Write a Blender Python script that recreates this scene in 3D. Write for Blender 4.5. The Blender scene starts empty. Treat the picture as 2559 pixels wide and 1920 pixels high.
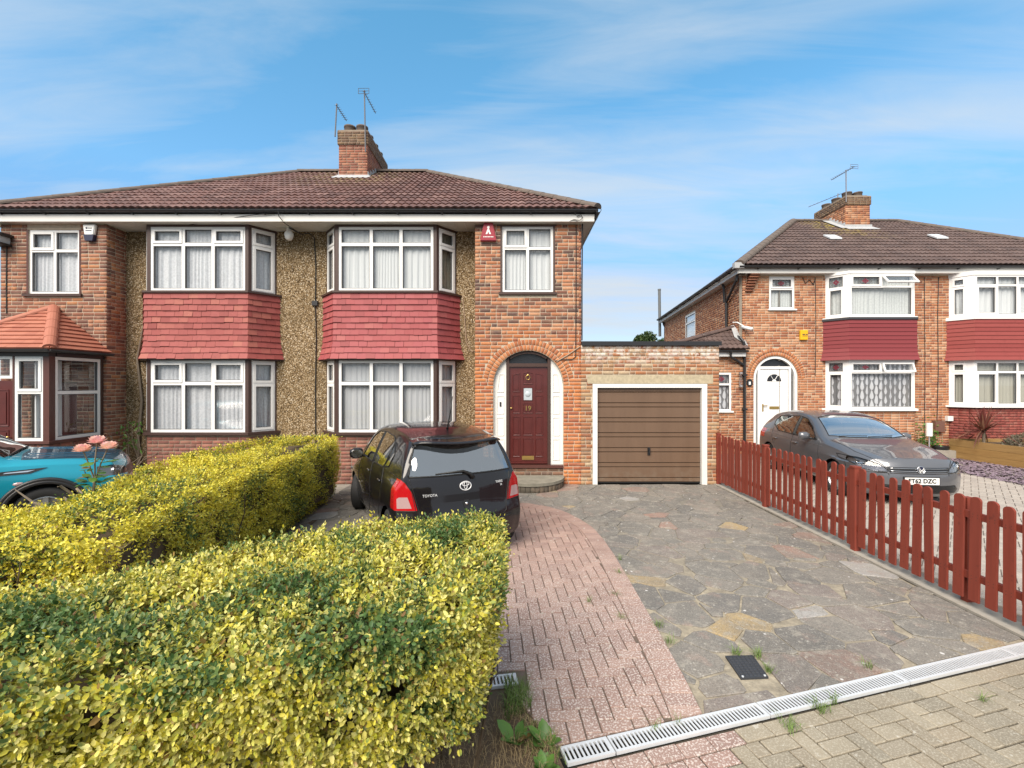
import bpy, bmesh, math, random
import numpy as np
from mathutils import Matrix, Vector
from mathutils.bvhtree import BVHTree
random.seed(7)
rng = np.random.default_rng(7)
R = math.radians
sc = bpy.context.scene
COL = sc.collection

# ------------------------------------------------------------------ camera
CAM_Z = 2.06
cd = bpy.data.cameras.new('camera')
cd.sensor_fit = 'HORIZONTAL'; cd.sensor_width = 36.0; cd.lens = 16.0
cd.clip_start = 0.05; cd.clip_end = 3000
cam = bpy.data.objects.new('camera', cd); COL.objects.link(cam)
cam.location = (0, 0, CAM_Z); cam.rotation_euler = (R(90), 0, 0)
sc.camera = cam

# ------------------------------------------------------------------ node helper
class NT:
    def __init__(s, tree):
        s.t = tree; s.n = tree.nodes; s.l = tree.links
    def put(s, sock, v):
        if isinstance(v, bpy.types.NodeSocket): s.l.new(v, sock)
        else:
            if isinstance(v, (tuple, list)) and len(v) == 3 and sock.type == 'RGBA': v = (*v, 1)
            sock.default_value = v
    def new(s, ty, props=None, **inp):
        nd = s.n.new(ty)
        for k, v in (props or {}).items(): setattr(nd, k, v)
        for k, v in inp.items():
            sock = nd.inputs[int(k[1:])] if k[0] == '_' else nd.inputs[k.replace('_', ' ')]
            s.put(sock, v)
        return nd
    def math(s, op, a, b=0.0, c=0.0, clamp=False):
        nd = s.new('ShaderNodeMath', {'operation': op, 'use_clamp': clamp}, _0=a, _1=b, _2=c)
        return nd.outputs[0]
    def mix(s, f, a, b, mode='MIX'):
        nd = s.n.new('ShaderNodeMix'); nd.data_type = 'RGBA'; nd.blend_type = mode
        s.put(nd.inputs[0], f); s.put(nd.inputs[6], a); s.put(nd.inputs[7], b)
        return nd.outputs[2]
    def ramp(s, f, stops, interp='LINEAR'):
        nd = s.n.new('ShaderNodeValToRGB'); cr = nd.color_ramp; cr.interpolation = interp
        while len(cr.elements) < len(stops): cr.elements.new(0.5)
        for e, (p, c) in zip(cr.elements, stops):
            e.position = p; e.color = (*c, 1) if len(c) == 3 else c
        s.put(nd.inputs[0], f); return nd.outputs[0]
    def step(s, f, a, b):
        nd = s.new('ShaderNodeMapRange', {'clamp': True}, Value=f, From_Min=a, From_Max=b); return nd.outputs[0]
    def pos(s): return s.new('ShaderNodeNewGeometry').outputs['Position']
    def scale(s, v, k):
        nd = s.new('ShaderNodeVectorMath', {'operation': 'MULTIPLY'}, _0=v, _1=k); return nd.outputs[0]
    def noise(s, v, sc_, det=3.0, rough=0.55, dist=0.0):
        nd = s.new('ShaderNodeTexNoise', None, Vector=v, Scale=sc_, Detail=det, Roughness=rough, Distortion=dist); return nd.outputs[0]
    def voro(s, v, sc_, out='Color', feat='F1'):
        nd = s.new('ShaderNodeTexVoronoi', {'feature': feat}, Vector=v, Scale=sc_); return nd.outputs[out]
    def sep(s, v): return s.new('ShaderNodeSeparateXYZ', None, _0=v).outputs
    def rnd(s):
        a = s.new('ShaderNodeObjectInfo').outputs['Random']
        b = s.new('ShaderNodeNewGeometry').outputs['Random Per Island']
        return s.math('FRACT', s.math('ADD', s.math('MULTIPLY', a, 7.31), s.math('MULTIPLY', b, 5.17)))
    def bump(s, h, st=0.3, d=0.01):
        return s.new('ShaderNodeBump', None, Strength=st, Distance=d, Height=h).outputs[0]

# ------------------------------------------------------------------ sky, sun, exposure
SUN_EL, SUN_AZ = R(44), R(207)      # azimuth: clockwise from +Y (camera looks along +Y)
w = bpy.data.worlds.new('World'); sc.world = w; w.use_nodes = True
T = NT(w.node_tree); w.node_tree.nodes.clear()
sky = T.new('ShaderNodeTexSky', {'sky_type': 'NISHITA', 'sun_disc': False, 'sun_elevation': SUN_EL,
            'sun_rotation': SUN_AZ, 'altitude': 50, 'air_density': 1.0, 'dust_density': 0.6, 'ozone_density': 2.2})
tc = T.new('ShaderNodeTexCoord').outputs['Generated']
X, Y, Z = T.sep(tc)
zz = T.math('MAXIMUM', Z, 0.03)
# thin high cloud laid out on a flat layer far above: direction projected to that layer
px = T.math('DIVIDE', X, T.math('ADD', zz, 0.12)); py = T.math('DIVIDE', Y, T.math('ADD', zz, 0.12))
cv = T.new('ShaderNodeCombineXYZ', None, _0=px, _1=py, _2=0.0).outputs[0]
# streaks are long roughly along +X, drifting upward to the right
mp = T.new('ShaderNodeMapping', None, Vector=cv, Rotation=(0, 0, R(24)), Scale=(0.30, 1.15, 1.0), Location=(9.05, 11.2, 0)).outputs[0]
n1 = T.noise(mp, 0.85, 4.0, 0.5, 0.6)
mp2 = T.new('ShaderNodeMapping', None, Vector=cv, Rotation=(0, 0, R(30)), Scale=(0.55, 2.2, 1.0), Location=(18.48, 9.31, 0)).outputs[0]
n2 = T.noise(mp2, 2.2, 7.0, 0.62, 0.6)
cl = T.math('ADD', T.math('MULTIPLY', n1, 0.74), T.math('MULTIPLY', n2, 0.26))
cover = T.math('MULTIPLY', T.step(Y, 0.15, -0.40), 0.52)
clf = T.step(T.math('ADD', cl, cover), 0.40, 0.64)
hz = T.step(Z, 0.30, 0.02)
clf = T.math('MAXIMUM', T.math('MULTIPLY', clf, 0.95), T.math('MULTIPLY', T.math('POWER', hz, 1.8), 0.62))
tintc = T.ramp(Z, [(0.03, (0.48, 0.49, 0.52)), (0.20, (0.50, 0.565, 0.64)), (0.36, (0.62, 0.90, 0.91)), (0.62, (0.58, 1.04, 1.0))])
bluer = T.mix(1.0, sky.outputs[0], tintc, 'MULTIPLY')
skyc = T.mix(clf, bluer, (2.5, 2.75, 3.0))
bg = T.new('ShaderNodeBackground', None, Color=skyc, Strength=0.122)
T.l.new(bg.outputs[0], T.new('ShaderNodeOutputWorld').inputs[0])

sd = bpy.data.lights.new('sun', 'SUN'); sd.energy = 2.7; sd.angle = R(44); sd.color = (1.0, 0.90, 0.78)
so = bpy.data.objects.new('sun', sd); COL.objects.link(so)
sdir = Vector((math.sin(SUN_AZ) * math.cos(SUN_EL), math.cos(SUN_AZ) * math.cos(SUN_EL), math.sin(SUN_EL)))
so.rotation_euler = sdir.to_track_quat('Z', 'Y').to_euler(); so.location = (-12, -12, 22)

sc.view_settings.view_transform = 'Standard'; sc.view_settings.look = 'None'
sc.view_settings.gamma = 1.0; sc.view_settings.use_curve_mapping = False
sc.view_settings.exposure = 1.22
sc.cycles.use_denoising = True
sc.cycles.max_bounces = 7; sc.cycles.diffuse_bounces = 3; sc.cycles.glossy_bounces = 3
sc.cycles.transparent_max_bounces = 12; sc.cycles.transmission_bounces = 3
sc.cycles.caustics_reflective = False; sc.cycles.caustics_refractive = False

# ------------------------------------------------------------------ materials
MATS = {}
def new_mat(name):
    m = bpy.data.materials.new(name); m.use_nodes = True
    t = NT(m.node_tree); b = m.node_tree.nodes['Principled BSDF']
    return m, t, b
def simple(name, col, rough=0.6, metal=0.0, noise=0.0, nscale=8.0, bump=0.0, bscale=60.0, spec=0.5, coat=0.0, sss=None):
    if name in MATS: return MATS[name]
    m, t, b = new_mat(name)
    b.inputs['Roughness'].default_value = rough; b.inputs['Metallic'].default_value = metal
    b.inputs['Specular IOR Level'].default_value = spec
    b.inputs['Coat Weight'].default_value = coat; b.inputs['Coat Roughness'].default_value = 0.04
    if noise > 0:
        n = t.noise(t.pos(), nscale, 5.0)
        k = t.math('ADD', t.math('MULTIPLY', t.math('SUBTRACT', n, 0.5), 2 * noise), 1.0)
        t.put(b.inputs['Base Color'], t.mix(1.0, (*col, 1), t.new('ShaderNodeCombineXYZ', None, _0=k, _1=k, _2=k).outputs[0], 'MULTIPLY'))
    else: b.inputs['Base Color'].default_value = (*col, 1)
    if bump > 0: t.put(b.inputs['Normal'], t.bump(t.noise(t.pos(), bscale, 3.0), bump, 0.004))
    MATS[name] = m; return m

def brick_mat(name, pal, stain=(0.1, 0.08, 0.06), stain_amt=0.35, low=None, split=(3.0, 3.9), white=0.0, wz=(2.3, 2.6)):
    """pal: list of colours met at random, brick by brick; low: palette used below split height"""
    m, t, b = new_mat(name); r = t.rnd(); P = t.pos(); z = t.sep(P)[2]
    def pr(p): return t.ramp(r, [(i / len(p), c) for i, c in enumerate(p)], 'CONSTANT')
    c = pr(pal)
    if low:
        f = t.step(t.math('ADD', z, t.math('MULTIPLY', t.math('SUBTRACT', t.noise(P, 1.6), 0.5), 1.6)), split[1], split[0])
        c = t.mix(f, c, pr(low))
    n = t.noise(P, 34.0, 4.0, 0.6)
    c = t.mix(t.math('MULTIPLY', t.step(n, 0.45, 0.75), stain_amt), c, stain)
    n2 = t.noise(P, 9.0, 3.0)
    c = t.mix(t.math('MULTIPLY', t.step(n2, 0.52, 0.8), 0.35), c, (0.42, 0.30, 0.22))
    if white > 0:
        f = t.math('MULTIPLY', t.step(z, wz[0], wz[1]), t.step(t.noise(P, 7.0, 5.0, 0.7), 0.44, 0.56))
        c = t.mix(t.math('MULTIPLY', f, white), c, (0.62, 0.58, 0.54))
    t.put(b.inputs['Base Color'], c); b.inputs['Roughness'].default_value = 0.85
    b.inputs['Specular IOR Level'].default_value = 0.25
    t.put(b.inputs['Normal'], t.bump(t.noise(P, 120.0, 3.0), 0.35, 0.004))
    MATS[name] = m; return m

M_BR19 = brick_mat('brick_red_brown', [(0.273, 0.111, 0.065), (0.351, 0.143, 0.081), (0.195, 0.091, 0.065), (0.416, 0.182, 0.098), (0.299, 0.137, 0.091), (0.130, 0.078, 0.065), (0.377, 0.156, 0.078), (0.468, 0.247, 0.143)],
    low=[(0.468, 0.163, 0.058), (0.390, 0.130, 0.058), (0.533, 0.202, 0.072), (0.338, 0.111, 0.058), (0.494, 0.195, 0.085), (0.429, 0.150, 0.065)], split=(2.6, 3.4))
M_BR17 = brick_mat('brick_brown_mixed', [(0.240, 0.102, 0.066), (0.300, 0.132, 0.084), (0.168, 0.084, 0.066), (0.360, 0.168, 0.102), (0.396, 0.174, 0.084), (0.216, 0.108, 0.078), (0.276, 0.120, 0.078)])
M_BRBAY = brick_mat('brick_bay_base', [(0.264, 0.108, 0.084), (0.324, 0.138, 0.102), (0.216, 0.096, 0.078), (0.300, 0.144, 0.108)])
M_BRGAR = brick_mat('brick_garage_mixed', [(0.36, 0.21, 0.115), (0.33, 0.14, 0.07), (0.39, 0.25, 0.14), (0.27, 0.11, 0.06), (0.40, 0.20, 0.10), (0.44, 0.33, 0.215), (0.28, 0.16, 0.095), (0.36, 0.15, 0.07)], white=0.78, wz=(2.42, 2.66), stain_amt=0.4)
M_BR21 = brick_mat('brick_orange', [(0.380, 0.155, 0.075), (0.437, 0.190, 0.092), (0.322, 0.121, 0.063), (0.471, 0.230, 0.127), (0.276, 0.109, 0.063), (0.414, 0.172, 0.086), (0.506, 0.287, 0.172)], stain_amt=0.25)
M_BRCH = brick_mat('brick_chimney', [(0.276, 0.102, 0.072), (0.336, 0.132, 0.084), (0.228, 0.090, 0.066), (0.372, 0.168, 0.108)], stain=(0.096, 0.096, 0.060), stain_amt=0.4)
M_BRMOSS = brick_mat('brick_chimney_mossy', [(0.17, 0.10, 0.065), (0.20, 0.13, 0.08), (0.14, 0.085, 0.06)], stain=(0.085, 0.085, 0.045), stain_amt=0.5)
M_BRPAINT = brick_mat('brick_painted_red', [(0.25, 0.065, 0.055), (0.28, 0.075, 0.06), (0.23, 0.06, 0.05)], stain_amt=0.15)
M_VOUS = brick_mat('brick_arch', [(0.414, 0.149, 0.063), (0.460, 0.178, 0.075), (0.368, 0.127, 0.057), (0.494, 0.207, 0.092)])
M_MORT = simple('mortar_buff', (0.47, 0.40, 0.31), 0.95, noise=0.25, nscale=14, bump=0.3)
M_MORTG = simple('mortar_grey', (0.27, 0.22, 0.17), 0.95, noise=0.3, nscale=14, bump=0.3)
M_MORTD = simple('mortar_red_painted', (0.13, 0.035, 0.03), 0.9)

def pebble_mat():
    m, t, b = new_mat('pebble_dash'); P = t.pos()
    v = t.new('ShaderNodeTexVoronoi', None, Vector=P, Scale=62.0)
    h = t.sep(v.outputs['Color'])[0]
    c = t.ramp(h, [(0, (0.045, 0.03, 0.016)), (0.3, (0.15, 0.098, 0.048)), (0.6, (0.25, 0.172, 0.088)), (0.85, (0.40, 0.30, 0.18)), (1, (0.64, 0.55, 0.42))])
    c = t.mix(t.math('MULTIPLY', t.step(t.noise(P, 1.3, 4.0), 0.45, 0.75), 0.35), c, (0.12, 0.09, 0.05))
    b.inputs['Roughness'].default_value = 0.9; b.inputs['Specular IOR Level'].default_value = 0.2
    t.put(b.inputs['Base Color'], c)
    t.put(b.inputs['Normal'], t.bump(t.math('SUBTRACT', 1.0, v.outputs['Distance']), 0.9, 0.012))
    return m
M_PEB = pebble_mat()

def tile_mat(name, pal, moss=0.0, mosscol=(0.33, 0.30, 0.10), gloss=0.7, mz=None, dirt=0.3, mx=None):
    m, t, b = new_mat(name); r = t.rnd(); P = t.pos()
    c = t.ramp(r, [(i / max(1, len(pal) - 1), q) for i, q in enumerate(pal)])
    n = t.noise(P, 11.0, 5.0, 0.65)
    c = t.mix(t.math('MULTIPLY', t.step(n, 0.5, 0.8), dirt), c, tuple(0.55 * q for q in pal[0]))
    if moss:
        f = t.step(t.noise(P, 5.0, 5.0, 0.7), 0.46, 0.62)
        if mz:
            X_, Y_, Z_ = t.sep(P)
            dx = t.math('DIVIDE', t.math('ABSOLUTE', t.math('SUBTRACT', X_, mz[0])), mz[1])
            f = t.math('MULTIPLY', f, t.math('MULTIPLY', t.step(Z_, mz[2], mz[3]), t.step(dx, 1.0, 0.25)))
        c = t.mix(t.math('MULTIPLY', f, moss), c, mosscol)
        c = t.mix(t.math('MULTIPLY', t.step(t.noise(P, 23.0, 3.0), 0.66, 0.72), 0.5), c, (0.42, 0.42, 0.38))
    t.put(b.inputs['Base Color'], c); b.inputs['Roughness'].default_value = gloss
    b.inputs['Specular IOR Level'].default_value = 0.35
    t.put(b.inputs['Normal'], t.bump(t.noise(P, 90.0, 3.0), 0.2, 0.004))
    return m
M_ROOF = tile_mat('roof_tile_brown_red', [(0.13, 0.068, 0.058), (0.175, 0.094, 0.08), (0.105, 0.057, 0.05), (0.22, 0.13, 0.113)], moss=0.55, mz=(-4.5, 1.9, 6.9, 7.9))
M_ROOF2 = tile_mat('roof_tile_dark_brown', [(0.095, 0.062, 0.054), (0.125, 0.084, 0.074), (0.08, 0.054, 0.049)], moss=0.8, mosscol=(0.34, 0.27, 0.05), mz=(12.3, 1.3, 6.9, 8.2))
M_RIDGE = simple('ridge_tile_weathered', (0.125, 0.10, 0.085), 0.9, noise=0.45, nscale=9, bump=0.4)
M_HANG19 = tile_mat('hung_tile_rose', [(0.255, 0.055, 0.058), (0.33, 0.072, 0.076), (0.30, 0.066, 0.068), (0.345, 0.085, 0.088), (0.31, 0.068, 0.075), (0.36, 0.10, 0.095)], gloss=0.62, dirt=0.12)
M_HANG17 = tile_mat('hung_tile_salmon', [(0.25, 0.058, 0.052), (0.32, 0.080, 0.071), (0.285, 0.068, 0.062), (0.335, 0.09, 0.08), (0.30, 0.074, 0.068), (0.36, 0.115, 0.09)], gloss=0.65, dirt=0.4)
M_HANG21 = tile_mat('hung_tile_maroon', [(0.20, 0.035, 0.04), (0.22, 0.042, 0.047)], gloss=0.55, dirt=0.1)
M_HANG23 = tile_mat('hung_tile_red', [(0.25, 0.05, 0.045), (0.28, 0.062, 0.055)], gloss=0.6, dirt=0.35)
M_PORCHT = tile_mat('porch_tile_terracotta', [(0.37, 0.135, 0.09), (0.41, 0.16, 0.105), (0.34, 0.12, 0.08)], gloss=0.65, dirt=0.15)

M_PVC = simple('white_upvc', (0.80, 0.80, 0.79), 0.35)
M_PAINTW = simple('white_paint', (0.74, 0.73, 0.70), 0.5, noise=0.05, nscale=5)
M_CREAM = simple('soffit_cream', (0.66, 0.64, 0.59), 0.55, noise=0.05, nscale=4)
M_BROWN = simple('brown_stained_timber', (0.055, 0.028, 0.022), 0.45, noise=0.25, nscale=20)
M_BROWN2 = simple('red_brown_stained_timber', (0.085, 0.03, 0.024), 0.45, noise=0.2, nscale=20)
M_BLACKP = simple('black_plastic', (0.016, 0.016, 0.018), 0.4)
M_GUTTER = simple('gutter_black', (0.02, 0.021, 0.024), 0.38)
M_GASK = simple('window_gasket', (0.09, 0.09, 0.095), 0.6)
M_LEAD = simple('lead_flashing', (0.40, 0.41, 0.42), 0.65, noise=0.25, nscale=6)
M_INT = simple('room_plaster', (0.30, 0.28, 0.25), 0.9)
M_DARK = simple('dark_inside', (0.02, 0.02, 0.02), 0.9)
M_CONC = simple('concrete', (0.30, 0.275, 0.235), 0.92, noise=0.35, nscale=10, bump=0.4)
M_CONCY = simple('lintel_concrete', (0.42, 0.36, 0.25), 0.95, noise=0.45, nscale=14, bump=0.8, bscale=30)
M_STEP = simple('step_stone', (0.22, 0.205, 0.165), 0.9, noise=0.5, nscale=6, bump=0.5)
M_GALV = simple('galvanised_steel', (0.66, 0.68, 0.70), 0.42, 0.25, noise=0.1, nscale=14)
M_ALU = simple('aluminium', (0.5, 0.5, 0.52), 0.4, 0.8)
M_CHROME = simple('chrome', (0.75, 0.76, 0.78), 0.12, 1.0)
M_BRASS = simple('brass', (0.55, 0.38, 0.13), 0.35, 0.9)
M_RUBBER = simple('tyre_rubber', (0.018, 0.018, 0.019), 0.75, bump=0.2)
M_CABLE = simple('cable_black', (0.015, 0.015, 0.015), 0.6)
M_CABLEB = simple('cable_buff', (0.38, 0.28, 0.2), 0.7)
M_REDALM = simple('alarm_red', (0.30, 0.012, 0.03), 0.4)
M_YELALM = simple('alarm_yellow', (0.75, 0.42, 0.01), 0.4)
M_NAVY = simple('alarm_navy', (0.012, 0.016, 0.05), 0.4)
def garage_mat():
    m, t, b = new_mat('garage_door_brown'); P = t.pos()
    c = t.mix(t.noise(t.scale(P, (5, 5, .7)), 1.0, 5.0, .7), (0.112, 0.068, 0.043), (0.172, 0.108, 0.070))
    c = t.mix(t.math('MULTIPLY', t.math('MULTIPLY', t.step(t.sep(P)[2], 0.45, 0.0), t.step(t.noise(P, 9, 5, .7), .42, .62)), .55), c, (0.20, 0.16, 0.12))
    c = t.mix(t.math('MULTIPLY', t.step(t.noise(P, 60, 2), .70, .74), .5), c, (.05, .035, .025))
    t.put(b.inputs['Base Color'], c); b.inputs['Roughness'].default_value = 0.45; return m
M_GARD = garage_mat()
M_DOOR = simple('door_mahogany', (0.082, 0.014, 0.012), 0.32, noise=0.25, nscale=7, coat=0.3)
M_WHITEP = simple('white_plastic', (0.78, 0.78, 0.76), 0.4)
M_FLUE = simple('flue_grey', (0.13, 0.14, 0.145), 0.6)
M_GREYP = simple('inspection_cover_grey', (0.035, 0.038, 0.045), 0.6, noise=0.2, nscale=30)

def fence_mat():
    m, t, b = new_mat('fence_red_stain'); P = t.pos(); r = t.rnd()
    g = t.noise(t.scale(P, (30, 30, 2.2)), 1.0, 5.0, 0.6)
    c = t.mix(g, (0.150, 0.023, 0.012), (0.255, 0.046, 0.025))
    c = t.mix(t.math('MULTIPLY', r, 0.35), c, (0.176, 0.032, 0.018))
    c = t.mix(t.math('MULTIPLY', t.step(t.noise(P, 18, 3), 0.63, 0.72), 0.5), c, (0.088, 0.018, 0.011))
    t.put(b.inputs['Base Color'], c); b.inputs['Roughness'].default_value = 0.7
    t.put(b.inputs['Normal'], t.bump(g, 0.35, 0.004)); return m
M_FENCE = fence_mat()
def wood_mat():
    m, t, b = new_mat('planter_timber'); P = t.pos(); r = t.rnd()
    g = t.noise(t.scale(P, (2.0, 2.0, 26)), 1.0, 5.0, 0.65, 1.0)
    c = t.mix(g, (0.20, 0.105, 0.03), (0.42, 0.26, 0.09)); c = t.mix(t.math('MULTIPLY', r, 0.3), c, (0.30, 0.2, 0.09))
    t.put(b.inputs['Base Color'], c); b.inputs['Roughness'].default_value = 0.75; return m
M_WOOD = wood_mat()

def glass_mat(name, tint=(0.95, 0.96, 0.96), ior=1.5, boost=1.6, rough=0.0, refl=(1, 1, 1), base=0.0):
    m, t, b = new_mat(name); m.node_tree.nodes.remove(b)
    # thin sheet: the same reflectance from both sides (Schlick)
    c = t.new('ShaderNodeLayerWeight', None, Blend=0.5).outputs['Facing']
    f = t.math('ADD', t.math('MULTIPLY', t.math('POWER', c, 4.0), 0.9), 0.045)
    f = t.math('ADD', t.math('MULTIPLY', f, boost), base, clamp=True)
    tr = t.new('ShaderNodeBsdfTransparent', None, Color=(*tint, 1)).outputs[0]
    gl = t.new('ShaderNodeBsdfGlossy', None, Color=(*refl, 1), Roughness=rough).outputs[0]
    mx = t.new('ShaderNodeMixShader', None, _0=f, _1=tr, _2=gl).outputs[0]
    t.l.new(mx, t.n['Material Output'].inputs[0]); return m
M_GLASS = glass_mat('window_glass', boost=1.7)
M_CGLASS = glass_mat('car_glass', tint=(0.45, 0.5, 0.48), boost=2.0, base=0.04)
M_CGLASSR = glass_mat('car_rear_glass', tint=(0.55, 0.6, 0.58), boost=2.4, base=0.25)
M_LGLASS = glass_mat('lamp_lens_clear', tint=(0.9, 0.9, 0.92), boost=1.5)
def frost():
    m, t, b = new_mat('frosted_glass'); b.inputs['Base Color'].default_value = (0.42, 0.47, 0.50, 1); b.inputs['Roughness'].default_value = 0.25; return m
M_FROST = frost()
M_OBSC = simple('obscure_fanlight_glass', (0.02, 0.022, 0.026), 0.12, bump=0.9, bscale=45)

def curtain_mat(name, col, kind='plain', dens=0.92):
    m, t, b = new_mat(name); P = t.pos(); m.node_tree.nodes.remove(b)
    x, y, z = t.sep(P)
    d = t.new('ShaderNodeBsdfDiffuse', None, Color=(*col, 1)).outputs[0]
    tl = t.new('ShaderNodeBsdfTranslucent', None, Color=(*col, 1)).outputs[0]
    s = t.new('ShaderNodeMixShader', None, _0=0.25, _1=d, _2=tl).outputs[0]
    tr = t.new('ShaderNodeBsdfTransparent', None, Color=(1, 1, 1, 1)).outputs[0]
    if kind == 'plain': f = dens
    elif kind == 'lace':
        n = t.noise(t.scale(P, (1.0, 0.6, 1.0)), 26.0, 3.0, 0.7)
        low = t.step(z, 0.0, 1.0)
        f = t.math('ADD', dens - 0.11, t.math('MULTIPLY', t.step(n, 0.40, 0.60), 0.13))
    elif kind == 'leaf':
        cx = t.math('DIVIDE', x, 0.135); col_ = t.math('FLOOR', cx)
        fx = t.math('SUBTRACT', t.math('FRACT', cx), 0.5)
        odd = t.math('FRACT', t.math('MULTIPLY', col_, 0.5))
        cz = t.math('ADD', t.math('DIVIDE', z, 0.27), odd); fz = t.math('FRACT', cz)
        # pointed drop: width grows from the tip then closes in a round base
        wd = t.math('MULTIPLY', t.math('POWER', t.math('SUBTRACT', 1.0, fz, clamp=True), 0.7), t.math('POWER', t.math('MULTIPLY', fz, 3.0, clamp=True), 0.5))
        f = t.math('LESS_THAN', t.math('ABSOLUTE', fx), t.math('MULTIPLY', wd, 0.46))
        f = t.math('ADD', 0.30, t.math('MULTIPLY', f, 0.62))
    s = t.new('ShaderNodeMixShader', None, _0=f, _1=tr, _2=s).outputs[0]
    t.l.new(s, t.n['Material Output'].inputs[0]); return m
M_CURT = curtain_mat('net_curtain_plain', (0.90, 0.93, 0.95), 'plain', 0.95)
M_CURT2 = curtain_mat('net_curtain_thin', (0.78, 0.80, 0.84), 'plain', 0.80)
M_LACE = curtain_mat('lace_curtain', (0.90, 0.92, 0.96), 'lace', 0.97)
M_LACE2 = curtain_mat('lace_curtain_dim', (0.86, 0.88, 0.93), 'lace', 0.86)
M_LEAFC = curtain_mat('leaf_print_curtain', (0.80, 0.81, 0.86), 'leaf')
M_LEAFC2 = curtain_mat('pale_leaf_print_curtain', (0.80, 0.84, 0.84), 'lace', 0.98)
M_BEIGE = curtain_mat('beige_lined_curtain', (0.36, 0.34, 0.27), 'plain', 1.0)
M_BLIND = curtain_mat('vertical_blind', (0.56, 0.55, 0.48), 'plain', 1.0)

def stone_mat():
    m, t, b = new_mat('crazy_paving_stone'); r = t.rnd(); P = t.pos()
    c = t.ramp(r, [(0.0, (0.173, 0.161, 0.145)), (0.16, (0.205, 0.189, 0.168)), (0.32, (0.152, 0.145, 0.136)), (0.46, (0.210, 0.178, 0.161)), (0.58, (0.183, 0.173, 0.156)),
                   (0.74, (0.225, 0.199, 0.172)), (0.885, (0.378, 0.281, 0.148)), (0.925, (0.294, 0.185, 0.148)), (0.955, (0.347, 0.339, 0.329)), (0.97, (0.189, 0.178, 0.159))], 'CONSTANT')
    n = t.noise(P, 2.3, 6.0, 0.65)
    c = t.mix(t.math('MULTIPLY', t.step(n, 0.44, 0.66), 0.5), c, (0.267, 0.239, 0.205))
    c = t.mix(t.math('MULTIPLY', t.step(t.noise(P, 1.1, 5.0, 0.6), 0.55, 0.38), 0.55), c, (0.131, 0.124, 0.113))
    c = t.mix(t.math('MULTIPLY', t.step(t.noise(P, 17.0, 5.0, 0.7), 0.52, 0.70), 0.55), c, (0.315, 0.286, 0.249))
    c = t.mix(t.math('MULTIPLY', t.step(t.noise(P, 6.5, 5.0, 0.65), 0.54, 0.64), 0.55), c, (0.33, 0.305, 0.26))
    c = t.mix(t.math('MULTIPLY', t.step(t.noise(P, 3.7, 4.0, 0.6), 0.58, 0.68), 0.45), c, (0.30, 0.215, 0.18))
    c = t.mix(t.math('MULTIPLY', t.step(t.noise(P, 28.0, 3.0, 0.6), 0.64, 0.67), 0.6), c, (0.47, 0.45, 0.40))
    sp = t.noise(P, 130.0, 2.0)
    c = t.mix(t.math('MULTIPLY', t.step(sp, 0.55, 0.72), 0.55), c, (0.420, 0.404, 0.386))
    c = t.mix(t.math('MULTIPLY', t.step(t.noise(P, 75.0, 3.0), 0.52, 0.42), 0.30), c, (0.063, 0.064, 0.062))
    v = t.new('ShaderNodeTexVoronoi', None, Vector=P, Scale=5.0).outputs['Distance']
    c = t.mix(t.math('MULTIPLY', t.step(t.math('ADD', v, t.math('MULTIPLY', t.noise(P, 30, 2), 0.06)), 0.10, 0.085), 0.8), c, (0.650, 0.637, 0.624))
    t.put(b.inputs['Base Color'], c); b.inputs['Roughness'].default_value = 0.9; b.inputs['Specular IOR Level'].default_value = 0.25
    t.put(b.inputs['Normal'], t.bump(t.math('ADD', t.noise(P, 110.0, 4.0), t.math('MULTIPLY', n, 2.0)), 0.5, 0.005)); return m
M_STONE = stone_mat()
def mort_pav():
    m, t, b = new_mat('paving_mortar'); P = t.pos()
    y = t.sep(P)[1]
    n = t.noise(P, 9.0, 5.0, 0.7)
    c = t.ramp(n, [(0.3, (0.171, 0.150, 0.117)), (0.5, (0.288, 0.250, 0.188)), (0.7, (0.450, 0.391, 0.291))])
    c = t.mix(t.step(y, 4.2, 7.0), c, t.mix(n, (0.135, 0.126, 0.108), (0.243, 0.223, 0.188)))
    t.put(b.inputs['Base Color'], c); b.inputs['Roughness'].default_value = 0.95
    t.put(b.inputs['Normal'], t.bump(t.noise(P, 70, 4), 0.7, 0.006)); return m
M_PMORT = mort_pav()
def paver_mat(name, pal, spk=0.6, spkcol=(0.55, 0.47, 0.42), spscale=85.0, worn=None):
    m, t, b = new_mat(name); r = t.rnd(); P = t.pos()
    c = t.ramp(r, [(i / max(1, len(pal) - 1), q) for i, q in enumerate(pal)])
    c = t.mix(t.math('MULTIPLY', t.step(t.noise(P, 4.0, 4.0), 0.42, 0.7), 0.4), c, tuple(q * 0.62 for q in pal[0]))
    sp = t.noise(P, spscale, 2.0, 0.6)
    f = t.math('MULTIPLY', t.step(sp, 0.52, 0.60), spk)
    if worn:
        y = t.sep(P)[1]; f = t.math('MULTIPLY', f, t.step(t.math('ADD', y, t.math('MULTIPLY', t.noise(P, 2.0), 2.0)), worn[1], worn[0]))
    c = t.mix(f, c, spkcol)
    c = t.mix(t.math('MULTIPLY', t.step(t.noise(P, 14.0, 3.0, 0.7), 0.64, 0.68), 0.55), c, (0.52, 0.50, 0.44))
    t.put(b.inputs['Base Color'], c); b.inputs['Roughness'].default_value = 0.9; b.inputs['Specular IOR Level'].default_value = 0.25
    t.put(b.inputs['Normal'], t.bump(sp, 0.4, 0.004)); return m
M_PINK = paver_mat('paver_pink', [(0.31, 0.205, 0.175), (0.37, 0.255, 0.215), (0.28, 0.19, 0.165), (0.35, 0.245, 0.21)], 0.85, (0.58, 0.515, 0.475), 78.0, worn=(5.0, 7.5))
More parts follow.
